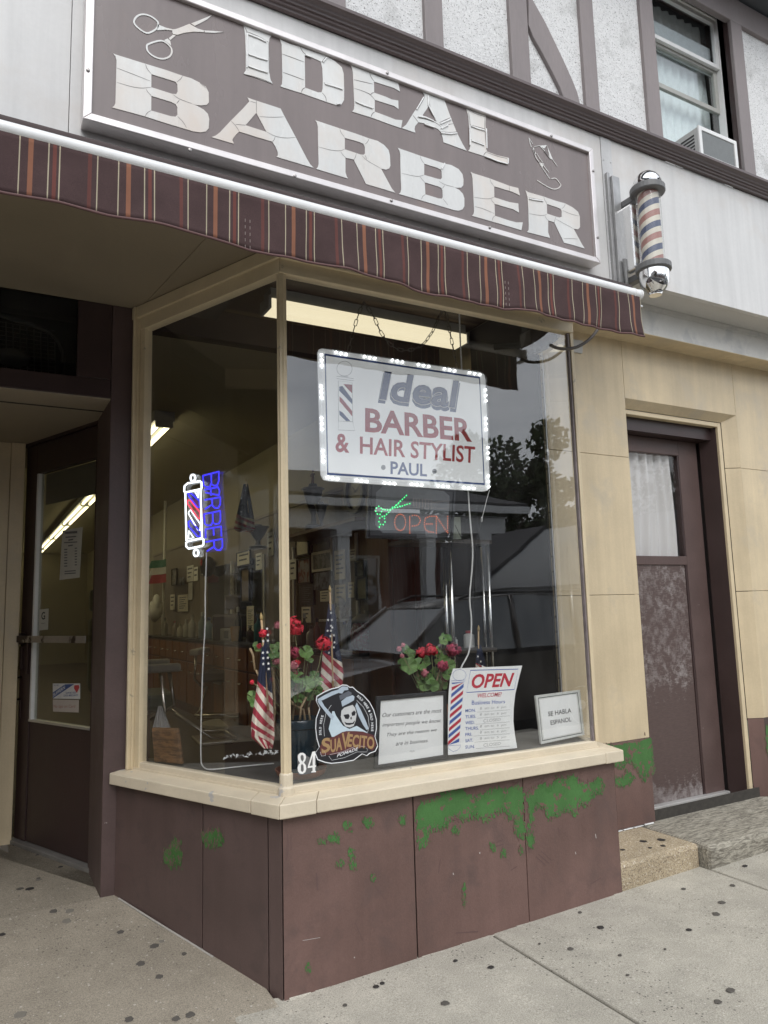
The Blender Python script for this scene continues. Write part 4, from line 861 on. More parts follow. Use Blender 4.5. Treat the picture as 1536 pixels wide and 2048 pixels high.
# canvas going up to the roller behind
mb = MB(); mb.grid(lambda u, v: (bx0+u*(vx1-bx0), YAW_+.01+v*.30, bzz(bx0+u*(vx1-bx0))+.018+v*.035-.02*math.sin(v*math.pi)), 60, 6); obj('canopy', mb, plain('dark_awning_canvas', (.045, .03, .03), .9), aw, smooth=True, solid=.002)
mb = MB(); mb.tube([(bx0, YAW_+.044, bzz(bx0)+.042), (bx1-.01, YAW_+.044, bzz(bx1)+.036)], .027, 12); obj('rolled_canvas', mb, plain('rolled_brown_canvas', (.060, .043, .042), .85), aw, smooth=True)
mb = MB(); r4 = random.Random(2)
for k in range(34): x = -.1+k*.075+r4.random()*.03; mb.box(x, x+.004+r4.random()*.02, YAW_+.0, YAW_+.012, bzz(x)+.0185, bzz(x)+.0265)
obj('frayed_thread', mb, plain('pale_fray', (.5, .47, .44), .9), aw)['kind'] = 'stuff'
mb = MB(); mb.tube([(bx0, 2.46, 2.70), (vx1-.03, 2.46, 2.70)], .035, 12); obj('roller', mb, BLACK, aw, smooth=True)
for x in (-1.2, 2.30):
    mb = MB(); mb.tube([(x, 2.47, 2.66), (x+.10, 2.30, 2.60), (x+.02, YAW_+.03, bzz(x)-.005)], .016, 8); obj('folding_arm', mb, plain('arm_metal', (.2, .2, .2), .5, .5), aw, smooth=True)

# ------------------------------------------------------------------ barber pole on the wall
PX_, PY_ = 2.832, 2.33
def pz(y): # height on the pole axis for a row of the photograph
    lo_, hi_ = 2, 5
    for _ in range(40):
        m = (lo_+hi_)/2; v = Vector((PX_, PY_, m))-C0; yy = 1024-FPX*v.dot(CU)/v.dot(CF)
        if yy > y: lo_ = m
        else: hi_ = m
    return m
bp = thing('barber_pole', 'wall mounted barber pole with red, white and blue spiral in a glass tube', 'barber pole', (PX_, PY_, pz(460)))
zt_, zb_ = pz(384), pz(539); CHR = plain('polished_chrome', (.82, .82, .82), .08, 1.0); DGR = mat('dark_grey_ring_enamel', (.15, .15, .15), .45, .1, 20)
t = NT('spiral_stripe'); tcn = t.n('TexCoord'); sx = t.n('SeparateXYZ'); g_ = t.n('NewGeometry'); sub = t.n('VectorMath'); sub.operation = 'SUBTRACT'; t.l(g_.outputs['Position'], sub.inputs[0]); sub.inputs[1].default_value = (PX_, PY_, zb_); t.l(sub.outputs[0], sx.inputs[0])
ang = t.math('ARCTAN2', sx.outputs[1], sx.outputs[0]); ph = t.math('FRACT', t.math('ADD', t.math('ADD', t.math('MULTIPLY', sx.outputs[2], 1/.118), t.math('MULTIPLY', ang, -1/(2*math.pi))), 10.55))
cur = t.scale((.74, .69, .60), t.ramp(t.noise(t.pos(), 9, 4), .3, .7, .85, 1.1))
for a, b, cl in ((.0, .27, (.40, .19, .165)), (.5, .77, (.085, .105, .185))):
    cur = t.mix(t.math('MULTIPLY', t.math('GREATER_THAN', ph, a), t.math('LESS_THAN', ph, b)), cur, cl)
SPI = t.fin(cur, .5)
mb = MB(); mb.tube([(PX_, PY_, zb_), (PX_, PY_, zt_)], .050, 28); obj('spiral', mb, SPI, bp, smooth=True, angle=50)
mb = MB(); mb.tube([(PX_, PY_, zb_-.002), (PX_, PY_, zt_+.002)], .0585, 28, cap=False); obj('glass_tube', mb, glass('pole_glass', 1.5, (.93, .93, .92), .10), bp, smooth=True)
rp_ = [(.062, -.014), (.080, -.014), (.084, -.008), (.084, .016), (.080, .022), (.062, .022)]
mb = MB(); mb.lathe((PX_, PY_, zt_), rp_, 28); mb.box(PX_-.022, PX_+.022, PY_+.07, 2.49, zt_-.012, zt_+.02); obj('top_bracket', mb, DGR, bp, bevel=.003)
mb = MB(); mb.lathe((PX_, PY_, zb_), rp_, 28); mb.box(PX_-.022, PX_+.022, PY_+.07, 2.49, zb_-.02, zb_+.012); obj('bottom_bracket', mb, DGR, bp, bevel=.003)
htop = (pz(352)-zt_)*1.3
mb = MB(); mb.lathe((PX_, PY_, zt_+.022), [(.072, 0)]+[(.072*math.cos(a*.2618), (htop-.028)*math.sin(a*.2618)) for a in range(0, 6)]+[(.004, htop-.028)], 28); obj('top_dome', mb, CHR, bp, smooth=True)
hb_ = zb_-.014-pz(589)
mb = MB(); mb.lathe((PX_, PY_, zb_-.014), [(.072, 0), (.072, -.02)]+[(.074*math.cos(a*.2618), -.02-(hb_-.02)*math.sin(a*.2618)) for a in range(1, 5)]+[(.03, -hb_), (.03, -hb_-.004), (.012, -hb_-.004)], 28); obj('bottom_dome', mb, CHR, bp, smooth=True, angle=60)
mb = MB(); mb.box(PX_-.045, PX_+.034, PY_+.064, 2.505, zb_+.03, zt_-.03); obj('back_housing', mb, mat('chrome_housing', (.8, .8, .8), .18, .05, 10, metal=.9, c2=(.45, .30, .2), c2s=16, c2r=(.66, .72)), bp, bevel=.012)
mb = MB(); mb.box(PX_-.075, PX_-.025, 2.475, 2.506, pz(560)-.05, pz(365)+.10); mb.box(PX_-.095, PX_-.076, 2.490, 2.506, pz(560)-.05, pz(365)+.12); obj('wall_channel', mb, mat('galvanised_channel', (.42, .42, .42), .4, .15, 12, metal=.5, streak=.2), bp, bevel=.002)
mb = MB(); mb.tube([(PX_-.05, 2.46, zb_+.10), (PX_-.05, 2.455, zb_-.03), (PX_-.06, 2.47, zb_-.14)], .009, 8); obj('conduit', mb, DGR, bp, smooth=True)

# ------------------------------------------------------------------ air conditioner in the upper window
YA = 2.462; AP = front(YA)
a0 = AP.px(1397, 250); a1 = AP.px(1473, 282); ab = AP.px(1471, 345); ax0, ax1 = a0[0], a1[0]; azt = (a0[1]+a1[1])/2; azb = zc0+1.09*H_
ac = thing('air_conditioner', 'worn grey window air conditioner sticking out of the upper window', 'air conditioner', ((ax0+ax1)/2, 2.45, azt-.2))
ACM = mat('ac_grey_enamel', (.50, .50, .49), .45, .06, 8, .05, 60)
mb = MB(); mb.box(ax0+.002, ax1-.002, YA+.012, YR+.03, azb, azt-.003); obj('body', mb, ACM, ac, bevel=.004)
mb = MB(); mb.box(ax0+.03, ax1-.03, YA+.004, YA+.0115, azb, azt-.024); obj('rear_panel', mb, mat('ac_rear_grille', (.17, .18, .18), .6, .1, 30, .3, 200, c2=(.7, .72, .72), c2s=9, c2r=(.70, .705)), ac)
mb = MB(); fr4(mb, ax0, ax1, azb, azt, .024, YA, YA+.011); obj('rear_frame', mb, WHTRIM, ac, bevel=.002)
LV = plain('louvre_dark', (.05, .05, .05), .7); 
lv0 = MB(); lv0.box(ax0+.0005, ax0+.0025, YA+.035, YA+.125, 0, .010); lvo = None
for k in range(15):
    z = azb+.02+k*.0205
    if z > azt-.03: break
    if lvo is None:
        l2 = MB(); l2.box(ax0+.0003, ax0+.0025, YA+.035, YA+.125, azb+.02, azb+.030); lvo = obj('louvre', l2, LV, ac); zz0 = z
    else: like(lvo, ac, Matrix.Translation((0, 0, z-zz0)))
mb = MB(); mb.box(wx0+.023, ax0-.001, YR-.002, YR+.02, azb, azt-.04); obj('side_filler', mb, ACM, ac)
# ------------------------------------------------------------------ things in the window
def led(c, s): return emit('led_light', c, s)
LEDW = emit('white_led', (.93, .97, 1.0), 5.0)
IP = front(2.72); zI = lambda p: IP.pxs(z8((620, 680), 4.042, p))
isg = thing('hanging_sign', 'white hanging sign edged with lit lamps reading Ideal Barber and Hair Stylist', 'hanging sign', IP.at(*IP.px(805, 850)))
t = NT('backlit_acrylic'); n1 = t.noise(t.pos(), 3, 3); e = t.b; t.fin((.66, .66, .64), .35, None, 0, .4); e.inputs['Emission Color'].default_value = (.80, .84, .86, 1); e.inputs['Emission Strength'].default_value = .20; ACR = t.m
mb = MB(); mb.prism(IP, zI([(62,100),(75,75),(100,68),(1380,262),(1410,280),(1420,320),(1455,1190),(1440,1215),(1400,1225),(150,1140),(110,1130),(88,1090)]), -.008, 0); obj('panel', mb, ACR, isg, bevel=.002)
BLUE = plain('sign_blue', (.035, .075, .23), .5); RED = plain('sign_red', (.45, .045, .05), .5); INK = plain('black_ink', (.02, .02, .022), .6); SKY_ = plain('pale_blue_print', (.30, .45, .58), .6)
mb = MB(); mb.stroke(IP, zI([(122,118),(1370,305),(1408,1165),(143,1082)]), .0105, .0006, closed=True); obj('border', mb, BLUE, isg)
SHD = plain('letter_shadow_blue', (.10, .15, .30), .5)
mb = MB(); mb.qtext('Ideal', IP, zI([(555,262),(1213,348),(1213,592),(548,512)]), .0006, .14, .030); obj('lettering', mb, SHD, isg)
mb = MB(); mb.qtext('Ideal', IP, zI([(562,246),(1206,330),(1206,562),(556,488)]), .0012, .14, .040); obj('lettering', mb, plain('white_outline', (.75, .76, .77), .5), isg)
mb = MB(); mb.qtext('Ideal', IP, zI([(566,250),(1202,334),(1202,556),(560,482)]), .0018, .14, .026); obj('lettering', mb, BLUE, isg)
mb = MB(); mb.qtext('BARBER', IP, zI([(445,548),(1300,640),(1310,825),(445,742)]), .0008, 0, .026); obj('lettering', mb, RED, isg)
mb = MB(); mb.qtext('HAIR STYLIST', IP, zI([(403,778),(1335,862),(1330,998),(403,920)]), .0008, 0, .018); mb.qtext('&', IP, zI([(205,752),(318,765),(318,915),(205,905)]), .0008, 0, .024); obj('lettering', mb, RED, isg)
mb = MB(); mb.qtext('PAUL', IP, zI([(650,980),(945,1005),(945,1105),(650,1085)]), .0008, 0, .022); obj('lettering', mb, BLUE, isg)
mb = MB()
for cx_, cy_ in ((592, 1030), (1005, 1062)): mb.prism(IP, zI([(cx_+19*math.cos(k*.5236), cy_+21*math.sin(k*.5236)) for k in range(12)]), .0008)
obj('lettering', mb, plain('grey_dot', (.25, .26, .28), .5), isg)
mb = MB(); S = lambda pts, cl=False: mb.stroke(IP, zI(pts), .0012, .0008, closed=cl)
S([(278+62*math.cos(k*.2618), 232+60*math.sin(k*.2618)) for k in range(24)], True); S([(214,293),(352,313),(352,330),(214,312)], True); S([(228,330),(340,345),(345,660),(230,655)], True); S([(230,655),(345,662),(362,733),(230,728)], True); S([(245,290),(310,298)])
obj('pole_drawing', mb, INK, isg)
mb = MB()
for pg in ([(300,358),(340,362),(340,430),(322,415),(270,358)], [(238,455),(262,478),(341,575),(341,618),(238,495)]): mb.prism(IP, zI(pg), .0007)
obj('pole_drawing', mb, RED, isg)
mb = MB()
for pg in ([(236,378),(262,372),(341,480),(341,520),(236,410)], [(236,570),(262,585),(325,655),(290,655),(238,605)]): mb.prism(IP, zI(pg), .0007)
obj('pole_drawing', mb, BLUE, isg)
mods = [(248,110,8.5),(480,143,8),(703,172,8),(915,207,8.5),(1125,243,8.5),(1328,273,9),(180,1118,6),(415,1140,5),(640,1160,4),(860,1170,3.5),(1073,1183,3),(1280,1198,3.5)]
for x, y, dy in mods:
    mb = MB()
    for k in (-1, 0, 1): mb.ball(IP.at(*zI([(x+k*41, y+k*dy)])[0], .006), .0050, 8)
    obj('led_module', mb, LEDW, isg, smooth=True)
for x, y in ((92,165),(88,420),(92,678),(105,940),(1417,450),(1420,680),(1437,915),(1440,1145)):
    mb = MB()
    for k in (-1, 0, 1): mb.ball(IP.at(*zI([(x+k*2, y+k*44)])[0], .006), .0050, 8)
    obj('led_module', mb, LEDW, isg, smooth=True)
t = NT('clear_strip_cover'); a_ = t.n('BsdfTransparent'); b_ = t.n('BsdfGlossy'); b_.inputs['Roughness'].default_value = .15; m_ = t.n('MixShader'); m_.inputs[0].default_value = .12; t.l(a_.outputs[0], m_.inputs[1]); t.l(b_.outputs[0], m_.inputs[2]); t.l(m_.outputs[0], t.o.inputs[0]); CLR = t.m
mb = MB(); mb.tube([IP.at(*p, .006) for p in zI([(75,100),(100,85),(1380,275),(1408,310),(1442,1190),(1410,1212),(150,1128),(100,1095)])], .011, 8, closed=True); obj('strip_cover', mb, CLR, isg, smooth=True)
# hanging chains, link by link
CHN = plain('chain_steel', (.16, .145, .13), .4, .8)
def chain(name, label, pts, Y, step=.030, r=.0017):
    P = [onY(x, y, Y) for x, y in pts]; th = thing(name, label, 'chain', P[0], 'chains holding the hanging sign')
    d = [0]
    for a, b in zip(P[:-1], P[1:]): d.append(d[-1]+(b-a).length)
    n = max(2, round(d[-1]/step)); first = None
    lk = MB(); ring = []
    for k in range(14):
        a = 2*math.pi*k/14; ring.append((math.cos(a)*.0065, 0, math.sin(a)*.0065+(.0105 if math.sin(a) > 0 else -.0105)))
    lk.tube(ring, r, 6, closed=True)
    def pos(s):
        for i in range(len(d)-1):
            if s <= d[i+1]: return P[i].lerp(P[i+1], (s-d[i])/(d[i+1]-d[i]))
        return P[-1]
    for k in range(n):
        a = pos(d[-1]*k/n); b = pos(d[-1]*(k+1)/n); z = (b-a).normalized(); q = z.to_track_quat('Z', 'Y').to_matrix().to_4x4()
        M_ = Matrix.Translation((a+b)/2) @ q @ Matrix.Rotation(math.radians(25+90*(k % 2)), 4, 'Z')
        if first is None:
            m2 = MB(); m2.f = lk.f; m2.v = lk.v[:]; first = obj('chain_link', m2, CHN, th, smooth=True); first.matrix_basis = M_
        else: like(first, th, M_)
    return th
chain('sign_chain', 'short rusty chain at the left corner of the hanging sign', [(727, 603), (715, 634), (705, 668), (697, 704)], 2.735)
chain('sign_chain', 'long rusty chain sagging in a loop between two ceiling hooks', [(727, 603), (748, 634), (760, 662), (778, 688), (800, 701), (825, 700), (848, 688), (866, 662), (880, 630), (888, 616)], 2.76)
chain('sign_chain', 'rusty chain at the right corner of the hanging sign', [(888, 616), (894, 634), (902, 675), (908, 705), (915, 738)], 2.735)
def cable(name, label, cat, pts, r, m, Y=None, P=None, smooth_=2):
    P = P or [onY(x, y, Y) for x, y in pts]
    for _ in range(smooth_):
        q = [P[0]]
        for a, b in zip(P[:-1], P[1:]): q += [a*.75+b*.25, a*.25+b*.75]
        P = q+[P[-1]]
    mb = MB(); mb.tube(P, r, 7); o_ = obj(name, mb, m, None, smooth=True); return tag(o_, label, cat)
WCORD = plain('white_cord_sheath', (.72, .72, .70), .4)
cable('power_cord', 'white cord dropping from the ceiling behind the hanging sign down to the shelf', 'cord', [(918, 612), (921, 700), (928, 820), (936, 980), (940, 1040), (946, 1098), (944, 1140), (938, 1200), (944, 1240), (940, 1300), (932, 1318), (921, 1336), (915, 1370)], .0036, WCORD, 2.765)
cable('power_cord', 'thin white lead with a plug hanging from the right edge of the lamp sign', 'cord', [(979, 980), (973, 1000), (966, 1030), (962, 1040)], .0016, WCORD, 2.735)
cable('power_cord', 'thin dark lead hanging below the white plug', 'cord', [(964, 1036), (955, 1075), (948, 1110), (947, 1150), (946, 1290)], .0014, BLACK, 2.73)
mb = MB(); p = onY(964, 1034, 2.734); mb.tube([p, p+Vector((-.004, 0, -.022))], .004, 8); tag(obj('cord_plug', mb, WCORD, smooth=True), 'small white plug on the lead under the hanging sign', 'plug')
cable('power_cord', 'black lead running down from the open sign towards the cord', 'cord', [(910, 1050), (925, 1080), (946, 1108)], .0014, BLACK, 2.93)

# open sign made of small lamps
OP = front(2.95); zo = lambda p: OP.pxs(z8((780, 960), 4.389, p)); zo2 = lambda p: OP.pxs(z8((570, 920), 6.678, p))
osg = thing('open_sign', 'black lamp board with green scissors and red OPEN in dots', 'open sign', OP.at(*OP.px(822, 1030)))
oc = OP.pxs([(740, 955), (912, 976), (907, 1081), (733, 1076)])
OBL = plain('open_sign_black', (.05, .053, .06), .3)
mb = MB(); mb.prism(OP, oc, -.02, 0); obj('board', mb, OBL, osg, bevel=.003)
mb = MB(); mb.stroke(OP, OP.pxs([(744, 962), (907, 982), (902, 1076), (738, 1071)]), .014, .0, .007, closed=True); obj('frame', mb, plain('open_sign_frame', (.022, .024, .028), .3), osg, bevel=.002)
mb = MB(); mb.prism(OP, OP.pxs([(752, 985), (770, 968), (885, 980), (899, 992), (896, 1058), (880, 1068), (765, 1066), (750, 1050)]), .0001, .0008); obj('face', mb, plain('open_sign_face', (.21, .225, .245), .25), osg)  # grey of reflections on the board, painted as a lighter face
def dots(name, pts, m, r, fn=zo): 
    mb = MB()
    for p in fn(pts): mb.ball(OP.at(*p, .0014), r, 6)
    obj(name, mb, m, osg, smooth=True)['kind'] = 'stuff'
def along(pts, n, cl=False):
    P = [Vector(p) for p in pts]+([Vector(pts[0])] if cl else []); d = [0]
    for a, b in zip(P[:-1], P[1:]): d.append(d[-1]+(b-a).length)
    out_ = []
    for k in range(n):
        s_ = d[-1]*k/(n if cl else n-1)
        for i in range(len(d)-1):
            if s_ <= d[i+1]+1e-9: out_.append(tuple(P[i].lerp(P[i+1], (s_-d[i])/max(1e-9, d[i+1]-d[i])))); break
    return out_
GLED = emit('green_led', (.05, .95, .25), 1.3); RLED = emit('red_led', (.95, .22, .10), .85); DLED = emit('dim_led', (.45, .36, .32), .5)
sc_pts = [(1250,620),(1218,643),(1210,685),(1232,722),(1268,725),(1288,690),(1282,645),(1305,662),(1335,665),(1370,668),(1405,672),(1382,702),(1355,725),(1328,750),(1297,757),(1263,777),(1253,825),(1272,860),(1310,862),(1333,828),(1328,782),(1258,895),(1405,660),(1435,650),(1465,632),(1500,632),(1530,618),(1462,630),(1488,602),(1515,575),(1536,550)]
dots('green_lamps', sc_pts, GLED, .0035, zo2)
dots('green_lamps', [(0,268),(20,252),(38,238),(50,222),(72,207),(90,187),(107,170),(125,153),(143,136),(20,240),(42,242),(66,240),(90,233),(108,228),(128,220),(148,214),(172,208)], GLED, .0035)
ov = lambda cx_, cy_, rx, ry, n, a0=0, a1=2*math.pi: [(cx_+rx*math.cos(a0+(a1-a0)*k/n), cy_+ry*math.sin(a0+(a1-a0)*k/n)) for k in range(n)]
dots('red_lamps', ov(88, 372, 48, 72, 20)+along([(172,466),(172,325)], 9)+along([(195,312),(225,308),(255,325),(266,352),(255,385),(228,402),(195,404)], 11)+along([(405,318),(350,318),(310,335),(300,380),(306,425),(335,455),(378,458)], 15)+along([(318,386),(368,386)], 4)+along([(405,465),(405,318),(505,465),(505,320)], 24), RLED, .0025)
dots('dim_lamps', [(205+26*i, 165+15*j+i*2) for i in range(7) for j in range(6)]+along([(378,200),(440,190),(500,180),(522,215),(500,255),(440,250),(380,245)], 18), DLED, .0018)
mb = MB(); mb.stroke(OP, zo([(-190,90),(-100,0),(0,-20),(190,110),(330,135),(470,130),(530,180)]), .003, .0012); obj('plastic_crease', mb, plain('crease_plastic', (.2, .21, .22), .2), osg)

# neon style barber pole sign by the side pane
NP = Pl((0, 0, 0), (-LD.x, -LD.y, 0), (0, 0, 1)); q_ = offs(-.16); NP.o = Vector((q_[0].x, q_[0].y, 0)); zn = lambda p: NP.pxs(z8((280, 900), 5.486, p))
ns = thing('neon_sign', 'lit barber pole sign with blue upright BARBER lettering beside the side pane', 'neon sign', NP.at(*NP.px(412, 1030)))
NW = emit('white_neon', (.86, .93, 1.0), 1.6); NB = emit('blue_neon', (.05, .045, 1.0), 1.1); NR = emit('red_neon', (.95, .08, .14), 1.0)
def neon(name, lines, m, r): 
    mb = MB()
    for l_, cl in lines: 
        pp = [NP.at(*p, .012) for p in zn(l_)]; mb.tube(pp, r, 7, closed=cl)
    obj(name, mb, m, ns, smooth=True)
el = lambda cx_, cy_, rx, ry, n=14: [(cx_+rx*math.cos(2*math.pi*k/n), cy_+ry*math.sin(2*math.pi*k/n)) for k in range(n)]
R3 = .0034
neon('ring', [(el(605, 310, 26, 36), True)], NW, R3*1.3); neon('ring', [(el(640, 1130, 26, 36), True)], NW, R3*1.3)
neon('cap', [([(510,460),(512,400),(545,370),(680,345),(700,360),(700,425),(680,435),(520,470)], True)], NW, R3*1.25)
neon('cap', [([(530,1020),(560,1000),(700,970),(722,985),(722,1040),(700,1055),(560,1085),(532,1060)], True)], NW, R3*1.25)
neon('side_tube', [([(522,478),(535,1000)], False)], NW, R3*1.2); neon('side_tube', [([(688,445),(706,965)], False)], NW, R3*1.2)
neon('stripe', [([(630,465),(662,460),(662,525)], True)], NW, R3*.9); neon('stripe', [([(560,890),(615,965),(555,975)], True)], NW, R3*.9)
neon('stripe', [([(550,480),(585,478),(675,560),(680,635),(655,630),(560,510)], True)], NB, R3)
neon('stripe', [([(548,555),(570,550),(685,690),(685,760),(660,752),(560,610),(545,590)], True)], NR, R3*1.1)
neon('stripe', [([(560,680),(580,660),(690,820),(685,885),(660,880),(556,700)], True)], NW, R3*.9)
neon('stripe', [([(555,790),(580,775),(690,905),(690,950),(655,950),(560,840)], True)], NB, R3*1.1)
gl_ = {'B': [([(715,285),(890,240),(890,340),(870,390),(835,395),(808,375),(806,270)], False), ([(806,370),(790,410),(750,410),(722,390),(715,285)], False)],
       'A': [([(735,440),(880,410),(898,450),(890,500),(745,470)], False), ([(800,430),(805,505)], False)],
       'R': [([(735,550),(905,520),(905,600),(880,640),(845,640),(818,610),(815,535)], False), ([(815,600),(740,650)], False)],
       'b': [([(728,705),(905,670),(908,770),(890,810),(850,815),(825,795),(822,690)], False), ([(822,790),(805,830),(760,830),(735,810),(728,705)], False)],
       'E': [([(745,970),(745,870),(915,840),(918,950)], False), ([(830,855),(835,940)], False)],
       'r': [([(748,1010),(925,975),(930,1060),(905,1100),(870,1100),(840,1070),(836,995)], False), ([(838,1060),(760,1110)], False)]}
for k, l_ in gl_.items(): neon('neon_letter', l_, NB, R3*1.0)
mb = MB(); mb.prism(NP, zn([(500,400),(560,340),(570,260),(620,245),(660,290),(670,340),(710,280),(890,215),(915,235),(910,400),(925,600),(940,800),(958,1000),(945,1095),(800,1130),(750,1120),(700,1090),(695,1170),(650,1205),(600,1180),(590,1110),(530,1090),(520,1000)]), -.003, .003)
obj('backing_plate', mb, CLR, ns)
P_ = [NP.at(*NP.px(x, y), .0) for x, y in ((413, 1105), (410, 1200), (411, 1240), (406, 1320), (404, 1380), (402, 1450), (401.5, 1515), (403, 1530))]
P_ += [Vector((*onZ(x, y, .668)[:2], .668)) for x, y in ((412, 1539), (430, 1539), (480, 1533), (548, 1527))]
cable('power_cord', 'thin white cord hanging from the neon sign and along the shelf', 'cord', None, .0027, WCORD, P=P_)

# ---- printed signs standing inside the front pane
CP = front(2.625); FRB = plain('black_picture_frame', (.03, .03, .032), .35); PAPER = mat('white_paper', (.84, .85, .84), .6, .04, 6, .3, 26)
cf = thing('framed_notice', 'black framed white notice in slanted script about customers', 'framed notice', CP.at(*CP.px(820, 1525)))
cq = CP.pxs([(753, 1393), (894, 1382), (895, 1516), (749, 1538)]); ci = CP.pxs([(762, 1402), (888, 1390), (888, 1510), (757, 1530)])
mb = MB(); mb.prism(CP, cq, -.012, .0, [ci]); obj('frame', mb, FRB, cf, bevel=.002)
mb = MB(); mb.prism(CP, [(a*1.0, b) for a, b in ci], -.010, -.006); obj('sheet', mb, PAPER, cf)
GRY = plain('grey_script_print', (.13, .13, .14), .7); zc = lambda p: CP.pxs(z8((580, 1360), 4.8, p), -.005)
for s_, q in (('Our customers are the most', [(885,318),(1455,270),(1458,310),(888,358)]), ('important people we know.', [(885,415),(1448,370),(1450,418),(888,458)]), ('They are the reason we', [(930,510),(1408,462),(1410,500),(932,552)]), ('are in business.', [(1012,590),(1325,565),(1328,595),(1015,632)])):
    mb = MB(); mb.qtext(s_, CP, zc(q), -.0052, .42, .0); obj('lettering', mb, GRY, cf)
mb = MB(); mb.stroke(CP, zc([(1150,690),(1162,675),(1172,695),(1182,680),(1198,684)]), .0014, -.0052); obj('flourish', mb, GRY, cf)
hp = front(2.615); hs_ = thing('hours_poster', 'white business hours poster with OPEN and a striped barber pole', 'poster', hp.at(*hp.px(960, 1500)))
zh = lambda p: hp.pxs(z8((880, 1320), 4.955, p)); hq = zh([(130,85),(815,55),(770,250),(735,420),(728,600),(745,740),(765,872),(80,942),(78,700),(82,300)])
mb = MB(); mb.prism(hp, hq, -.001, 0); 
mb = MB()
def hsurf(u, v):
    L_e = [(130,85),(100,180),(85,330),(80,500),(78,650),(78,800),(80,942)]; R_e = [(815,55),(780,190),(745,340),(730,480),(727,610),(742,740),(765,872)]
    i = min(5, int(v*6)); f_ = v*6-i; a = lerp2(L_e[i], L_e[i+1], f_); b = lerp2(R_e[i], R_e[i+1], f_); x, y = lerp2(a, b, u); p = zh([(x, y)])[0]
    return hp.at(p[0], p[1], 0)
mb.grid(hsurf, 8, 18); obj('sheet', mb, PAPER, hs_, solid=.0006)
hw = .0008
PBL = plain('print_blue', (.06, .12, .40), .6); PRD = plain('print_red', (.50, .025, .05), .6)
mb = MB(); mb.stroke(hp, zh([(302,102),(775,90),(735,292),(262,322)]), .0032, hw, closed=True); obj('border', mb, PBL, hs_)
mb = MB(); mb.qtext('OPEN', hp, zh([(318,140),(738,125),(708,262),(308,285)]), hw, .15, .030); obj('lettering', mb, PRD, hs_)
mb = MB(); mb.qtext('WELCOME!', hp, zh([(372,332),(612,318),(606,360),(370,374)]), hw, .2, .012); obj('lettering', mb, PRD, hs_)
mb = MB(); mb.qtext('Business Hours', hp, zh([(314,402),(645,392),(642,428),(314,445)]), hw, 0, .006); obj('lettering', mb, PBL, hs_)
mb = MB(); pen = MB(); rl = MB()
for i, (d_, y, x1, hwr) in enumerate((('MON.', 485, 352, '8  am to  6  pm'), ('TUES.', 545, 355, '8  am to  6  pm'), ('WED.', 605, 342, 'CLOSED'), ('THURS.', 662, 382, '8  am to  6  pm'), ('FRI.', 722, 316, '8  am to  6  pm'), ('SAT.', 782, 326, '8  am to  5  pm'), ('SUN.', 845, 344, 'CLOSED'))):
    mb.qtext(d_, hp, zh([(250, y+2), (x1, y-4), (x1, y+28), (250, y+34)]), hw, 0, .012)
    rl.stroke(hp, zh([(x1+14, y+32), (690, y+8)]), .0009, hw)
    a, b = (430, 600) if hwr == 'CLOSED' else (395, 655)
    pen.qtext(hwr, hp, zh([(a, y-18), (b, y-32), (b, y-6), (a, y+16)]), hw, .1, -.004)
obj('lettering', mb, PBL, hs_); obj('ruled_line', rl, GRY, hs_); obj('handwriting', pen, plain('pencil_grey', (.32, .32, .33), .7), hs_)
mb = MB(); mb.stroke(hp, zh([(192+66*math.cos(k*.2618), 150+56*math.sin(k*.2618)) for k in range(24)]), .0013, hw, closed=True); mb.stroke(hp, zh([(112,206),(250,198),(246,216),(112,226)]), .0013, hw, closed=True); mb.stroke(hp, zh([(78,850),(205,842),(200,862),(170,895),(130,908),(85,880)]), .0013, hw, closed=True); obj('pole_drawing', mb, PBL, hs_)
pa = lambda v: lerp2((118, 228), (78, 845), v); pb = lambda v: lerp2((236, 220), (186, 842), v)
for nm, off, m_ in (('pole_drawing', 0.0, PBL), ('pole_drawing', .5, PRD)):
    mb = MB()
    for k in range(-1, 5):
        v0 = (k+off)/4.6+.02; 
        q = []
        for s_, v in (('a', v0+.155), ('b', v0), ('b', v0+.062), ('a', v0+.217)): v = min(1, max(0, v)); q.append(pa(v) if s_ == 'a' else pb(v))
        if abs(q[0][1]-q[3][1]) < 6 and abs(q[1][1]-q[2][1]) < 6: continue
        try: mb.prism(hp, zh(q), hw)
        except Exception: pass
    obj(nm, mb, m_, hs_)
ep = front(2.63); es = thing('framed_notice', 'small white framed notice with dark inner border reading SE HABLA ESPANOL', 'framed notice', ep.at(*ep.px(1125, 1480)))
ze_ = lambda p, c=0: ep.pxs(z8((880, 1320), 4.955, p), c); eq = [(945,355),(1385,298),(1432,742),(1003,835)]; ei = [(975,385),(1355,332),(1402,720),(1022,792)]
mb = MB(); mb.prism(ep, ze_(eq), -.012, 0); obj('frame', mb, plain('white_beaded_frame', (.68, .69, .66), .45), es, bevel=.003)
mb = MB(); mb.stroke(ep, ze_([(972,378),(1362,325),(1408,722),(1015,800)]), .0048, .0005, closed=True); obj('border', mb, plain('grey_green_border', (.10, .115, .11), .6), es)
mb = MB(); mb.prism(ep, ze_([(986,392),(1348,340),(1392,708),(1030,782)]), .0002, .0006); obj('sheet', mb, PAPER, es)
for s_, q in (('SE HABLA', [(1070,512),(1296,475),(1300,522),(1072,558)]), ('ESPANOL', [(1092,600),(1296,563),(1300,608),(1096,645)])):
    mb = MB(); mb.qtext(s_, ep, ze_(q), .0012, 0, .004)
    obj('lettering', mb, INK, es)
mb = MB(); bd = MB()
for a, b in zip(eq, eq[1:]+eq[:1]):
    for k in range(26): p = lerp2(a, b, k/26); p = lerp2(p, (1190, 560), .012); bd.ball(ep.at(*ze_([p])[0], .001), .0026, 6)
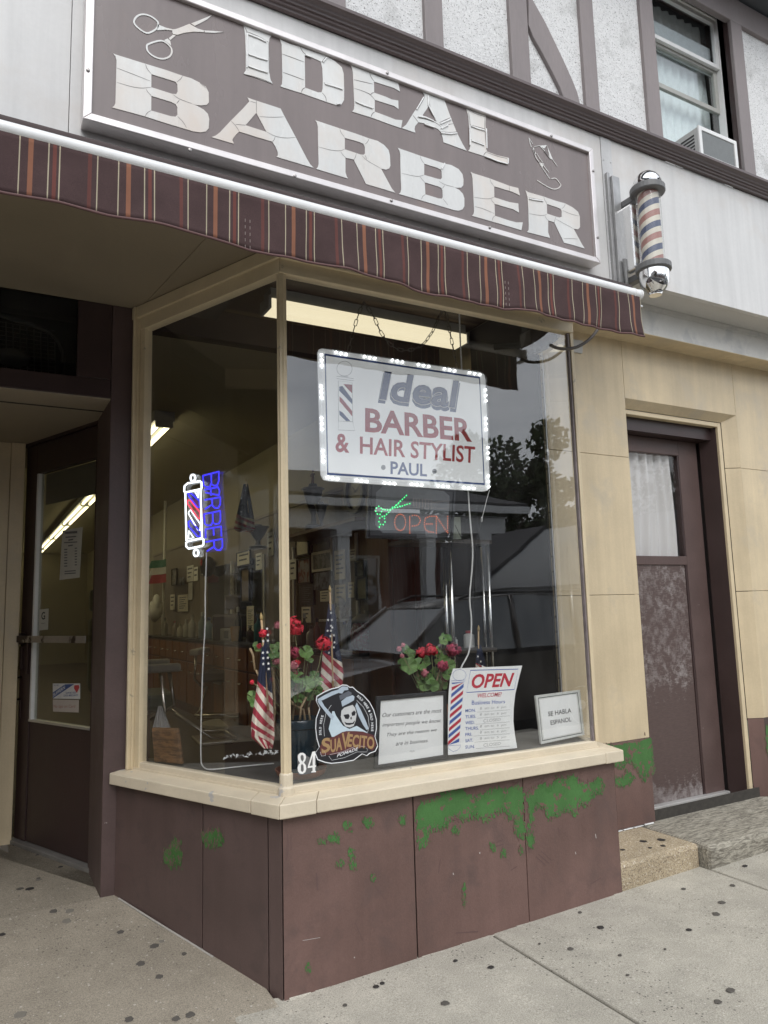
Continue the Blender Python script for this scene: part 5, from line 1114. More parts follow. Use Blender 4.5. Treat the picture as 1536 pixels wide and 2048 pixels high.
obj('beading', bd, plain('pearl_beads', (.66, .67, .64), .3), es, smooth=True)['kind'] = 'stuff'

# ---- decals on the glass: house number and round sticker
GP = front(YG-.0525+.052-.0003+.0); GP = front(2.5608)
dn = thing('house_number', 'white stick-on house number 84 low on the front pane', 'house number', GP.at(*GP.px(614, 1525)))
zd = lambda p: GP.pxs(z8((500, 1500), 7.68, p)); DEC = plain('white_decal', (.80, .80, .79), .4)
mb = MB(); mb.prism(GP, zd([(725,75),(800,40),(860,80),(935,130),(960,30),(1005,20),(1020,330),(1015,345),(860,375),(770,388),(738,370)]), -.0001); obj('decal_backing', mb, plain('clear_decal_film', (.12, .12, .12), .4), dn)
mb = MB()
mb.prism(GP, zd([(740,75),(770,45),(815,42),(850,65),(862,110),(850,160),(828,195),(858,235),(865,290),(850,340),(810,368),(765,362),(735,325),(730,270),(745,225),(768,200),(742,160),(735,115)]), .0002, None, [zd([(778,90),(800,72),(822,90),(825,140),(806,178),(785,155),(776,120)]), zd([(782,235),(800,212),(822,240),(825,310),(802,340),(780,315)])])
obj('numeral', mb, DEC, dn)
mb = MB(); mb.prism(GP, zd([(958,28),(1000,18),(1000,235),(1015,232),(1013,258),(1000,262),(1000,318),(1014,322),(1012,340),(940,346),(942,330),(960,322),(960,268),(885,278),(888,250)]), .0002, None, [zd([(962,90),(962,238),(912,246)])]); obj('numeral', mb, DEC, dn)
st_ = thing('round_sticker', 'round black sticker with a skull, crossed arms and golden pomade lettering', 'sticker', GP.at(*GP.px(695, 1450)))
SK = lambda p: GP.pxs(z8((580, 1360), 4.8, p))
KB = plain('sticker_black', (.018, .018, .022), .4); KW = plain('sticker_white', (.74, .76, .78), .4); KG = plain('sticker_gold', (.36, .235, .11), .4); KM = plain('sticker_maroon', (.11, .035, .035), .4); KL = plain('sticker_grey_blue', (.40, .47, .54), .4); KD = plain('sticker_mid_grey', (.11, .12, .14), .4)
outl = [(255,205),(262,160),(330,120),(400,90),(465,75),(505,52),(545,55),(575,75),(600,72),(640,110),(700,150),(760,215),(800,290),(825,380),(825,470),(812,540),(838,630),(815,680),(760,700),(735,722),(690,705),(610,765),(500,785),(400,795),(340,785),(270,760),(245,700),(285,640),(262,560),(250,460),(255,370),(290,275)]
def dec(name, pts, m, c, holes=()): mb = MB(); mb.prism(GP, SK(pts), c, None, [SK(h) for h in holes]); return obj(name, mb, m, st_)
def big(pts, k, cx_=540, cy_=430): return [(cx_+(x-cx_)*k, cy_+(y-cy_)*k) for x, y in pts]
dec('rim', big(outl, 1.025), KW, .0001); dec('ground_disc', outl, KB, .0003)
mb = MB(); mb.stroke(GP, SK([(395+0,240),(345,320),(322,430),(330,540)]), .0011, .0005); mb.stroke(GP, SK([(640,195),(705,260),(750,350),(760,440),(745,500)]), .0011, .0005); obj('inner_ring', mb, KW, st_)
dec('shirt', [(405,300),(425,300),(440,340),(480,400),(510,440),(570,470),(640,440),(690,470),(745,505),(700,560),(560,560),(400,545),(370,470),(385,410)], plain('sticker_pale_shirt', (.50, .60, .66), .4), .0005)
dec('arm', [(262,200),(300,195),(330,250),(420,350),(405,388),(340,310),(275,225)], KL, .0007); dec('arm', [(262,185),(330,145),(400,110),(470,90),(480,118),(400,150),(320,190),(275,205)], KL, .0007)
dec('arm', [(640,215),(680,290),(730,400),(755,470),(735,480),(700,430),(660,350),(625,250)], KL, .0007)
dec('hand', [(465,85),(505,60),(555,65),(560,95),(520,100),(500,130),(470,125)], KL, .0008)
dec('skull', [(488,300),(520,265),(600,238),(625,270),(638,330),(630,390),(610,440),(575,455),(530,445),(500,400),(485,350)], plain('sticker_bone', (.52, .53, .53), .4), .0009)
dec('hair', [(430,250),(470,220),(482,170),(560,130),(620,140),(625,190),(600,235),(520,262),(492,295),(488,345),(470,370),(440,330)], KB, .0011); dec('hair_shine', [(490,205),(540,165),(600,145),(618,160),(612,195),(560,225),(500,255)], KL, .0013); dec('comb', [(470,150),(560,105),(590,120),(590,140),(480,195)], KD, .0013)
for pg in ([(512,335),(560,325),(572,345),(560,375),(530,372)], [(588,315),(615,292),(630,310),(622,340),(595,345)], [(578,360),(590,350),(592,378),(580,378)], [(520,400),(545,412),(600,410),(625,385),(612,420),(570,432),(535,428)]): dec('skull_socket', pg, KB, .0012)
dec('scroll', [(285,640),(330,560),(420,545),(500,500),(540,490),(620,490),(700,495),(800,530),(830,620),(790,680),(720,640),(560,690),(400,720),(290,720)], KM, .0010)
for s_, q in (('S', [(302,562),(385,548),(388,680),(300,715)]), ('UA', [(385,575),(500,545),(500,672),(388,700)]), ('V', [(495,510),(572,500),(540,665),(520,670)]), ('ECITO', [(565,515),(808,545),(808,665),(545,640)])):
    mb = MB(); mb.qtext(s_, GP, SK(q), .0014, 0, .03); obj('lettering', mb, KG, st_)
mb = MB(); mb.qtext('POMADE', GP, SK([(448,712),(655,642),(655,672),(448,742)]), .0014, .3, .012); obj('lettering', mb, KW, st_)
mb = MB(); mb.stroke(GP, SK([(372,730),(400,770),(520,745),(640,690),(735,690),(745,665),(725,650)]), .0010, .0014); mb.stroke(GP, SK([(380,715),(500,690),(640,630),(720,640)]), .0009, .0014); mb.stroke(GP, SK([(290,690),(300,730),(340,725),(335,690),(310,680)]), .0012, .0014); obj('flourish', mb, KW, st_)
def arc_text(s_, pts, h):
    for i, ch in enumerate(s_):
        if ch == ' ': continue
        f_ = (i+.5)/len(s_)*(len(pts)-1); k = min(len(pts)-2, int(f_)); p = lerp2(pts[k], pts[k+1], f_-k); d = Vector((pts[k+1][0]-pts[k][0], pts[k+1][1]-pts[k][1])).normalized(); n_ = Vector((d.y, -d.x))
        wv = h*.36; a = Vector(p); q = [a-d*wv+n_*h/2, a+d*wv+n_*h/2, a+d*wv-n_*h/2, a-d*wv-n_*h/2]
        mbx.qtext(ch, GP, SK([tuple(v) for v in q]), .0014, 0, .02)
mbx = MB(); arc_text('SOLD HERE . SOLD HERE', [(645,150),(700,200),(745,265),(775,330),(788,400),(788,495)], 22); arc_text('SOLD HERE', [(290,530),(288,470),(295,400),(312,335)], 22); obj('lettering', mbx, KW, st_)

# ---- wooden plaque, cloth mop, scraps
WOODP = mat('carved_wood', (.20, .105, .045), .6, .25, 14, .6, 70, c2=(.07, .035, .016), c2s=22, c2r=(.47, .58), st=(1, 1, 3))
pp = Pl(onZ(335, 1530, .665), (-LD.x*.8+.3, -LD.y*.8, 0), (0, -.12, 1)); 
pl_q = pp.pxs([(303, 1456), (354, 1457), (364, 1529), (308, 1523)])
wp = thing('wooden_plaque', 'carved brown wooden plaque leaning at the corner of the side pane', 'plaque', pp.o)
mb = MB(); mb.prism(pp, pl_q, -.016, 0); obj('board', mb, WOODP, wp, bevel=.003)
mb = MB()
for k in range(11):
    a = lerp2(pl_q[0], pl_q[3], .16+k*.07); b = lerp2(pl_q[1], pl_q[2], .16+k*.07); mb.stroke(pp, [lerp2(a, b, .1+.02*(k % 3)), lerp2(a, b, .9-.05*(k % 2))], .0016, -.0005, .0012)
obj('carved_line', mb, plain('carved_relief', (.20, .11, .045), .7), wp)
def clump(n, c, rr_, sz, seed, m, name, parent=None, sq=(1, 1, 1)):
    r_ = random.Random(seed); mb = MB()
    for _ in range(n):
        a = Vector((r_.gauss(0, 1), r_.gauss(0, 1), r_.gauss(0, 1))).normalized(); p = Vector(c)+Vector((a.x*rr_*sq[0], a.y*rr_*sq[1], a.z*rr_*sq[2]))*r_.uniform(.55, 1)
        u = a.orthogonal().normalized(); v = a.cross(u); w_ = Matrix.Rotation(r_.random()*6, 3, a); u = w_ @ u; v = w_ @ v; s_ = sz*r_.uniform(.6, 1.2); h = a*s_*.35
        mb.add([p-u*s_, p-v*s_*.8-h*.2, p+u*s_+h, p+v*s_*.8+h*.4, p+h*.9], [(0, 1, 4), (1, 2, 4), (2, 3, 4), (3, 0, 4)])
    return obj(name, mb, m, parent, normals=False)
sc = MB(); r5 = random.Random(4)
for k in range(46):
    x = 450+r5.random()*105; y = 1517-(x-450)*.10+r5.uniform(-3, 3); p = onZ(x, y, .668); s_ = .012*r5.uniform(.5, 1.3); a = r5.random()*3; sc.add([(p.x-s_*math.cos(a), p.y-s_*math.sin(a), .668), (p.x+s_*math.cos(a), p.y+s_*math.sin(a), .668+r5.random()*.012), (p.x+s_*.4, p.y+s_*.6, .675), (p.x-s_*.2, p.y+s_*.9, .672+r5.random()*.01)], [(0, 1, 2, 3)])
tag(obj('torn_paper', sc, PAPER), 'torn white paper scraps along the back of the display shelf', 'paper scraps', kind='stuff')

# ---- geraniums
t = NT('geranium_leaf'); oi = t.n('ObjectInfo'); n1 = t.noise(t.pos(), 60, 3); cc = t.mix(oi.outputs['Random'], (.085, .17, .045), (.16, .26, .085)); LEAF = t.fin(t.scale(cc, t.ramp(n1, .3, .7, .8, 1.2)), .5, None, 0, .3); t.b.inputs['Subsurface Weight'].default_value = 0
t = NT('geranium_petal'); oi = t.n('ObjectInfo'); n1 = t.noise(t.pos(), 90, 3); cc = t.scale((.78, .055, .085), t.ramp(n1, .3, .7, .6, 1.15)); PETR = t.fin(cc, .6, None, 0, .2)
PETP = mat('pink_petal', (.62, .20, .24), .6, .25, 60); PETD = mat('dark_pink_petal', (.42, .05, .10), .6, .35, 60); STEM = plain('geranium_stem', (.20, .20, .09), .7); TWIG = mat('woody_stem', (.33, .24, .14), .8, .25, 60)
lfm = MB(); n = 13; r6 = random.Random(8); lfm.v.append((0, 0, 0))
for k in range(n):
    a = .25+(2*math.pi-.5)*k/(n-1); r_ = (1.0 if k % 2 else .90); lfm.v.append((r_*math.cos(a), r_*math.sin(a), .20*math.sin(a*4)+.18))
lfm.f = [(0, k, k+1) for k in range(1, n)]
def plant(name, label, leaves, heads, stems, Y, root, spread=.05):
    th = thing(name, label, 'potted plant', root, 'geraniums in the window'); first = None; r_ = random.Random(len(leaves))
    for x, y, s_ in leaves:
        Yd = Y+r_.uniform(-spread, spread); p = onY(x, y, Yd); sc_ = s_/1479*(p-C0).length
        nrm = Vector((r_.uniform(-.5, .3), -1+r_.uniform(-.1, .4), r_.uniform(.1, .9))).normalized(); M_ = Matrix.Translation(p) @ nrm.to_track_quat('Z', 'Y').to_matrix().to_4x4() @ Matrix.Rotation(r_.random()*6.3, 4, 'Z') @ Matrix.Diagonal((sc_, sc_, sc_, 1))
        if first is None: first = obj('leaf', lfm, LEAF, th, smooth=False, normals=False); first.matrix_basis = M_
        else: like(first, th, M_)
        d = root-p; st = MB(); st.tube([p, p+d*.25+Vector((0, 0, .01)), p+d*.55], .0014, 5); obj('leaf_stalk', st, STEM, th, smooth=True)
    for x, y, s_, m_ in heads:
        p = onY(x, y, Y-.02+r_.uniform(-spread, spread)*.6); rad = s_/1479*(p-C0).length
        fh = clump(90, p, rad*.9, rad*.34, int(x), m_, 'flower_head', th)
        st = MB(); st.tube([p, p+(root-p)*.3+Vector((.01, 0, 0)), p+(root-p)*.7], .0016, 5); obj('flower_stalk', st, STEM, th, smooth=True)
    for pts, rr_ in stems:
        st = MB(); st.tube([onY(x, y, Y+dy) for x, y, dy in pts], rr_, 7); obj('woody_stem', st, TWIG, th, smooth=True)
    return th
YP = 2.70; pc = onY(598, 1540, YP); pc.z = .664
POT = plain('dark_blue_glazed_pot', (.014, .028, .040), .12); TERR = mat('terracotta', (.30, .11, .06), .7, .15, 20)
pl1 = plant('geranium', 'tall red geranium in a dark blue pot behind the corner post', [(516,1295,13),(530,1345,9),(541,1298,15),(548,1310,13),(553,1328,12),(612,1305,15),(617,1318,11),(593,1355,17),(600,1372,19),(613,1370,17),(588,1382,18),(622,1365,13),(628,1352,11),(606,1388,15),(635,1380,11),(580,1362,13),(505,1395,14),(511,1405,12),(618,1390,12),(595,1395,14),(558,1296,12),(545,1325,9),(570,1300,10),(640,1362,8)],
  [(588,1252,20,PETR),(647,1287,17,PETR),(526,1266,9,PETR),(519,1292,6,PETR),(590,1304,13,PETD),(588,1330,9,PETP),(553,1322,9,PETP),(556,1250,9,PETP),(588,1345,8,PETD),(504,1364,5,PETR),(594,1326,8,PETR)],
  [([(545,1480,0),(549,1420,0),(548,1370,.01),(545,1320,.0)], .0055),([(510,1340,0),(506,1310,.01),(500,1297,.0)], .0045),([(548,1440,0),(530,1380,.0),(512,1340,0)], .004),([(600,1440,-.02),(602,1415,-.02),(612,1395,0)], .0045),([(610,1440,0),(607,1420,.01),(592,1412,0),(580,1402,0)], .005),([(620,1440,-.01),(617,1415,0)], .004),([(585,1440,.02),(590,1400,.02),(592,1350,.01)], .004)], YP, pc+Vector((0, 0, .19)))
def pot(parent, c, r, h, m):
    mb = MB(); mb.lathe(c, [(r*.72, .012), (r*.80, h*.3), (r*.94, h*.84), (r*1.0, h*.86), (r*1.02, h*.97), (r*.98, h), (r*.90, h), (r*.88, h*.9)], 28); obj('pot', mb, m, parent, smooth=True, angle=40)
    mb = MB(); mb.lathe(c+Vector((0, 0, .002)), [(r*.80, 0), (r*1.02, .010), (r*1.10, .026), (r*1.12, .030), (r*1.07, .030), (r*.98, .013), (.01, .012)], 28); obj('saucer', mb, TERR, parent, smooth=True, angle=50)
    mb = MB(); mb.lathe(c+Vector((0, 0, h*.88)), [(r*.89, 0), (r*.5, .006), (.002, .004)], 20); obj('soil', mb, DIRT, parent)
pot(pl1, pc+Vector((.008, 0, 0)), .088, .215, POT)
YP2 = 2.86; pc2 = onY(862, 1440, YP2); pc2.z = .664
pl2 = plant('geranium', 'pink and red geranium standing behind the framed notice and poster', [(812,1300,12),(822,1308,10),(818,1332,18),(808,1328,14),(838,1330,16),(850,1322,13),(893,1276,13),(885,1282,11),(880,1318,13),(890,1322,12),(870,1345,13),(848,1368,16),(865,1372,14),(882,1370,14),(895,1350,12),(900,1330,12),(842,1352,12),(858,1358,12),(875,1300,9)],
  [(844,1305,12,PETR),(862,1300,14,PETR),(905,1300,15,PETD),(885,1332,13,PETD),(798,1298,6,PETP),(806,1290,5,PETP),(804,1312,5,PETP),(850,1346,9,PETP),(890,1355,9,PETP),(915,1300,9,PETD)],
  [([(862,1440,0),(865,1390,0),(880,1340,0)], .004),([(850,1440,0),(845,1380,0),(830,1330,0)], .004)], YP2, pc2+Vector((0, 0, .16)))
pot(pl2, pc2, .08, .19, TERR)

# ---- small stick flags
def flag(label, rows, Y, stick, stars, fold=.018, cant=.40, slope=.30, nst=9.5, sx_=6.025, so_=(500, 1220), tail=.74, seed=0):
    th = thing('stick_flag', label, 'flag', onY(*rows[-1][1:2], rows[-1][0], Y) if False else onY(rows[-1][1], rows[-1][0], Y), 'small striped flags in the window')
    t = NT('flag_cloth'); uvn = t.n('UVMap'); sp_ = t.n('SeparateXYZ'); t.l(uvn.outputs[0], sp_.inputs[0]); u, v = sp_.outputs[0], sp_.outputs[1]
    s_ = t.math('SUBTRACT', v, t.math('MULTIPLY', t.math('SUBTRACT', 1.0, u), -slope*.0)); s_ = t.math('SUBTRACT', v, t.math('MULTIPLY', u, slope*.55))
    st = t.math('GREATER_THAN', t.math('FRACT', t.math('MULTIPLY', s_, nst)), .5); st2 = t.math('GREATER_THAN', t.math('FRACT', t.math('MULTIPLY', t.math('ADD', u, t.math('MULTIPLY', v, .6)), 3.1)), .5)
    isl = t.math('GREATER_THAN', t.math('SUBTRACT', v, t.math('MULTIPLY', u, slope)), tail); f_ = t.math('ADD', t.math('MULTIPLY', st, t.math('SUBTRACT', 1.0, isl)), t.math('MULTIPLY', st2, isl))
    c_ = t.mix(f_, (.62, .56, .47), (.33, .045, .065)); ca = t.math('LESS_THAN', t.math('SUBTRACT', v, t.math('MULTIPLY', u, slope*.30)), cant); c_ = t.mix(ca, c_, (.025, .03, .055))
    n1 = t.noise(t.pos(), 220, 2); c_ = t.scale(c_, t.ramp(n1, .3, .7, .85, 1.1)); m_ = t.fin(c_, .8, t.bump(n1, .1, .001), 0, .2)
    mb = MB(); NR_ = 40; NC = 22
    def S(u_, v_):
        f2 = v_*(len(rows)-1); k = min(len(rows)-2, int(f2)); f2 -= k; y = rows[k][0]+(rows[k+1][0]-rows[k][0])*f2; xl = rows[k][1]+(rows[k+1][1]-rows[k][1])*f2; xr = rows[k][2]+(rows[k+1][2]-rows[k][2])*f2
        dy = fold*v_*(math.sin(u_*7.5+seed+v_*2)+.5*math.sin(u_*17+seed*2))+fold*.3*math.sin(v_*14+u_*4)
        return onY(xl+(xr-xl)*u_, y+(rows[k][3] if len(rows[k]) > 3 else 0)*u_, Y+dy)
    mb.grid(S, NC, NR_); cl = obj('cloth', mb, m_, th, smooth=True)
    mb = MB(); FPl = front(Y-fold*1.5-.004)
    for x, y in stars:
        x, y = so_[0]+x/sx_, so_[1]+y/sx_; a_, b_ = FPl.px(x, y); r_ = .0062
        mb.prism(FPl, [(a_+(r_ if k % 2 == 0 else r_*.42)*math.sin(k*math.pi/5+.2), b_+(r_ if k % 2 == 0 else r_*.42)*math.cos(k*math.pi/5+.2)) for k in range(10)], 0, .0006)
    obj('stars', mb, plain('flag_star_white', (.70, .70, .68), .8), cl)['kind'] = 'stuff'
    mb = MB(); P = [onY(x, y, Y+.006) for x, y in stick]; mb.tube(P, .0042, 8); obj('stick', mb, plain('wooden_dowel', (.45, .31, .17), .6), th, smooth=True)
    p = P[0]; d = (P[0]-P[1]).normalized(); mb = MB(); mb.lathe(p, [(.0042, 0), (.0065, .006), (.0062, .014), (.001, .028)], 8, d); obj('spear_tip', mb, plain('spear_tip_gold', (.35, .25, .10), .5), th, smooth=True)
    return th
flag('drooping striped flag on a stick left of the corner post', [(1255,531,536),(1290,524,540),(1330,519,541),(1370,514,544),(1410,508,546),(1450,502,548),(1475,503,549),(1497,527,545)], 2.66, [(523, 1240), (536, 1420)], [(205,225),(215,370),(160,375),(155,515),(210,510),(160,580),(215,575),(160,650),(222,645),(225,710),(215,300)], seed=1.0)
flag('drooping striped flag on a stick right of the corner post', [(1208,657,668),(1240,653,673),(1275,648,676),(1310,645,682),(1345,642,687),(1380,640,684),(1420,640,682),(1450,642,680)], 2.78, [(660, 1184), (668, 1440)], [(975,35),(940,120),(985,120),(975,190),(990,210),(935,250),(975,250),(970,315),(1010,305),(1018,390),(1010,450),(950,515)], seed=2.2, tail=.95)
flag('dark drooping striped flag on a stick behind the hours poster', [(1290,955,962),(1320,952,970),(1350,950,975),(1400,948,980)], 2.95, [(957, 1262), (956, 1440)], [(2745,560),(2780,620),(2800,680),(2770,720)], seed=3.1)
# black bracket unit and its looped cable at the top right corner
bx = thing('spot_unit', 'dark boxy unit with a lug hanging at the top right corner of the window', 'lamp unit', onY(1092, 660, 2.66))
mb = MB(); zb_2 = lambda p: front(2.66).pxs(z8((1040, 600), 6.144, p)); mb.prism(front(2.66), zb_2([(70,390),(240,350),(500,330),(500,490),(430,500),(370,545),(290,625),(210,640),(150,620),(140,680),(115,680),(100,560)]), -.05, .03); obj('housing', mb, plain('unit_dark_metal', (.06, .055, .05), .4), bx, bevel=.004)
mb = MB(); mb.lathe(onY(1078, 690, 2.63), [(.022, 0), (.026, .02), (.026, .05)], 16, (.2, 1, .2)); obj('nozzle', mb, BLACK, bx, smooth=True, angle=40)
cable('power_cord', 'thick dark cable looping from under the awning to the window corner', 'cord', [(1205, 640), (1192, 665), (1176, 682), (1156, 694), (1136, 698), (1115, 697), (1100, 690)], .0075, plain('dark_rubber_cable', (.09, .075, .065), .6), 2.46)
mb = MB(); mb.prism(FW, FW.pxs([(1132, 677), (1163, 683), (1162, 708), (1130, 702)]), 0, .012); tag(obj('junction_plate', mb, ACM, None, bevel=.002), 'small grey metal cover plate on the wall beside the window top', 'cover plate')
# stickers on the shop door
DPo = lambda p, s_, o_: DP.pxs(z8(o_, s_, p), -.018)
def door_note(name, label, q, m, cat='notice'):
    th = thing(name, label, cat, DP.at(*DPo([q[0]], 1, (0, 0))[0], -.017)); mb = MB(); mb.prism(DP, DPo(q, 1, (0, 0)), -.0188, -.0178); obj('sheet', mb, m, th); return th
OFFW = mat('yellowed_paper', (.50, .49, .44), .7, .06, 10)
pn = door_note('price_list', 'long white price list taped inside the shop door glass', [(125, 1061), (165, 1054), (159, 1155), (119, 1160)], OFFW)
mb = MB(); q4 = lambda p: DPo(p, 4.876, (0, 760))
for x0_, x1_, y, h in ((635,755,1480,22),(640,745,1528,12),(668,715,1555,14),(625,755,1582,10),(665,712,1612,12),(632,740,1862,10),(630,740,1885,10)): mb.prism(DP, q4([(x0_, y), (x1_, y-8), (x1_, y+h-8), (x0_, y+h)]), -.0172)
for k in range(7):
    y = 1648+k*27; mb.prism(DP, q4([(628, y), (658, y-2), (658, y+9), (628, y+11)]), -.0172); mb.prism(DP, q4([(730, y-12), (752, y-14), (752, y-3), (730, y-1)]), -.0172)
obj('print_line', mb, GRY, pn)['kind'] = 'stuff'
gn = door_note('door_notice', 'small white notice with a large letter G inside the shop door', [(79, 1219), (97, 1217), (96, 1259), (78, 1261)], OFFW)
mb = MB(); q5 = lambda p: DPo(p, 5.297, (0, 1180)); mb.qtext('G', DP, q5([(440,235),(480,230),(480,310),(440,318)]), -.0172, 0, .02); mb.qtext('AWAITS', DP, q5([(435,350),(478,346),(478,358),(435,362)]), -.0172); obj('lettering', mb, INK, gn)
sn = door_note('door_sticker', 'blue and white merchants sticker with a red heart on the shop door', [(105.5, 1367), (160, 1367), (160, 1398), (105.5, 1397)], plain('sticker_offwhite', (.62, .62, .61), .5), 'sticker')
mb = MB(); mb.prism(DP, q5([(562,1148),(562,1085),(690,1000),(790,995)]), -.0172); obj('blue_band', mb, BLUE, sn)
mb = MB(); mb.qtext('SUPPORT OUR', DP, q5([(700,1082),(805,1076),(805,1096),(700,1102)]), -.0170, 0, .01); mb.qtext('LOCAL MERCHANTS', DP, q5([(675,1108),(828,1104),(828,1124),(675,1128)]), -.0170, 0, .01); mb.qtext('WE ARE', DP, q5([(570,1004),(625,1002),(625,1016),(570,1018)]), -.0170); obj('lettering', mb, BLUE, sn)
mb = MB(); mb.qtext('SUFFERN', DP, q5([(566,1098),(690,1010),(690,1046),(566,1132)]), -.0170, 0, .012); obj('lettering', mb, KW, sn)
mb = MB(); mb.prism(DP, q5([(815,1092),(785,1040),(790,1010),(815,1008),(835,1006),(845,1030)]), -.0171); obj('heart', mb, RED, sn)
hn = door_note('door_notice', 'handwritten pinkish note below the merchants sticker on the shop door', [(105.5, 1399), (157.5, 1400), (157, 1425), (106, 1423)], mat('pinkish_note', (.46, .41, .37), .7, .05))
mb = MB(); mb.qtext('No tips on Card', DP, q5([(568,1215),(800,1215),(800,1255),(568,1258)]), -.0170, .1, .004); obj('handwriting', mb, plain('red_pencil', (.33, .15, .13), .7), hn)
# ------------------------------------------------------------------ inside the shop
OLIVE = mat('olive_cream_wall_paint', (.34, .30, .20), .7, .08, 1.5); CEIL = mat('cream_ceiling_paint', (.42, .38, .26), .7, .06, 1.2); DWOOD = mat('dark_ceiling_wood', (.05, .033, .026), .6, .3, 3, st=(.25, 3, 3), c2=(.20, .15, .09), c2s=2.2, c2r=(.50, .66))
PANEL = mat('grey_brown_wall_boards', (.24, .20, .15), .6, .15, 4, st=(1, 1, .3)); CABW = mat('cabinet_wood', (.26, .105, .042), .4, .25, 5, st=(3, 3, .5)); CABD = mat('dark_cabinet_wood', (.12, .045, .025), .4, .25, 5, st=(3, 3, .5)); FLR = mat('worn_shop_floor', (.085, .060, .045), .6, .3, 3)
XW, ZFL, ZCE = 2.62, .13, 2.972
def struct(name, mb, m): o_ = obj(name, mb, m); o_['kind'] = 'structure'; return o_
mb = MB(); mb.prism(Pl((0, 0, 0), (1, 0, 0), (0, 1, 0)), [(1.0, 2.98), (2.61, 2.98), (2.61, 21.2), (-2.5, 21.2), (-2.5, 4.62), (.24, 4.62), (.52, 3.95), (.66, 3.72), (.74, 3.5)], .05, ZFL); struct('shop_floor', mb, FLR)
mb = MB(); mb.box(-2.5, 2.7, 3.95, 21.2, ZCE, ZCE+.012); struct('shop_ceiling', mb, CEIL)
mb = MB(); mb.box(XW, XW+.03, 2.89, 21.2, ZFL, ZCE-.001); struct('shop_wall', mb, OLIVE)
mb = MB(); mb.box(-2.5, XW-.001, 21.0, 21.2, ZFL, ZCE-.001); struct('shop_wall', mb, OLIVE)
mb = MB(); mb.box(-2.5, -2.4, 4.6, 20.999, ZFL, ZCE-.001); struct('shop_wall', mb, OLIVE)
mb = MB(); mb.box(-2.399, .15, 4.565, 4.60, ZFL, ZCE-.001); struct('shop_wall', mb, OLIVE)
inr = thing('shop_fittings', 'dark boarded wall, display ceiling and beam inside the shop', 'interior fittings', (2.5, 6, 1.2))
mb = MB(); mb.prism(Pl((0, 0, 2.965), (1, 0, 0), (0, -1, 0)), [(.66, -3.2), (1.02, -2.60), (2.5, -2.60), (2.6, -2.9), (2.6, -3.90), (.40, -3.90), (.62, -3.45)], -.01, 0); obj('display_ceiling', mb, DWOOD, inr)
mb = MB(); mb.box(-.3, XW-.001, 3.90, 3.98, 2.80, 2.971); obj('beam', mb, mat('dark_beam_paint', (.045, .03, .027), .6), inr)
mb = MB(); mb.box(.612, .63, 3.45, 3.95, ZFL, 2.96); obj('side_board', mb, CABD, inr)
y = 4.2; bd0 = None
for k in range(70):
    if y > 12.6: break
    b_ = MB(); b_.box(XW-.018, XW-.001, y+.002, y+.118, ZFL, 2.255); obj('wall_board', b_, PANEL, inr) if bd0 is None else None
    if bd0 is None: bd0 = [o_ for o_ in inr.children if o_.name.startswith('wall_board')][0]; y00 = y
    else: like(bd0, inr, Matrix.Translation((0, y-y00, 0)))
    y += .12
mb = MB(); mb.box(XW-.03, XW-.001, 4.2, 12.6, 2.256, 2.285); obj('board_cap', mb, PANEL, inr)
# lamps
WL = emit('warm_lamp_diffuser', (1.0, .88, .60), .66); TL_ = emit('warm_tube', (1.0, .90, .56), 3.6); LMB = plain('lamp_grey_enamel', (.30, .30, .28), .5)
YN_ = 3.46; a_ = onY(539, 612, YN_); b_ = onY(539, 594, YN_); c_ = onY(934.5, 688, YN_); zb1 = (a_.z+c_.z)/2; zt1 = b_.z; xa_, xb_ = a_.x, c_.x
YFAR = (onZ(519.5, 631, zb1).y+onZ(912, 701, zb1).y)/2
lamp = thing('ceiling_lamp', 'long lit wraparound ceiling lamp over the display window', 'ceiling lamp', ((xa_+xb_)/2, YN_, zt1))
mb = MB(); mb.box(xa_+.012, xb_-.001, YN_, YFAR, zb1, zt1); obj('diffuser', mb, WL, lamp, bevel=.004)
mb = MB(); mb.box(xa_-.006, xa_+.0115, YN_-.003, YFAR+.003, zb1-.003, zt1+.012); mb.box(xb_-.0005, xb_+.012, YN_-.003, YFAR+.003, zb1-.003, zt1+.012); obj('end_cap', mb, LMB, lamp, bevel=.003)
mb = MB(); mb.box(xa_+.012, xb_-.001, YN_+.01, YFAR-.01, zt1+.0005, max(2.96, zt1+.02)); obj('housing', mb, LMB, lamp)
p = onZ(329, 848, 2.86); labs = ['twin tube ceiling lamp nearest the side pane', 'second twin tube ceiling lamp seen through the shop door', 'farthest twin tube ceiling lamp in the row']
labs += ['twin tube ceiling lamp near the door in the left row', 'middle twin tube ceiling lamp in the left row', 'twin tube ceiling lamp at the back of the left row']  # left row is out of view, added to brighten the interior
px0, py0 = p.x, p.y
labs += ['fourth twin tube ceiling lamp in the long row', 'fifth twin tube ceiling lamp in the long row', 'last twin tube ceiling lamp in the long row']
for k in range(9):
    p = Vector((-.2 if 3 <= k < 6 else px0, 0, 0)); y0 = py0+(k if k < 3 else k-3)*2.45 if not 3 <= k < 6 else py0+(k-3)*2.45; th = thing('fluorescent_lamp', labs[k], 'ceiling lamp', (p.x, y0, 2.97), 'tube lamps in rows along the shop ceiling')
    mb = MB(); mb.box(p.x-.085, p.x+.085, y0, y0+2.42, 2.885, 2.971); obj('housing', mb, LMB, th, bevel=.004)
    for dx in (-.045, .045): mb = MB(); mb.tube([(p.x+dx, y0+.03, 2.86), (p.x+dx, y0+2.39, 2.86)], .018, 8); obj('tube', mb, TL_, th, smooth=True)
    mb = MB(); mb.box(p.x-.07, p.x+.07, y0+.003, y0+.03, 2.835, 2.884); obj('lamp_holder', mb, LMB, th)
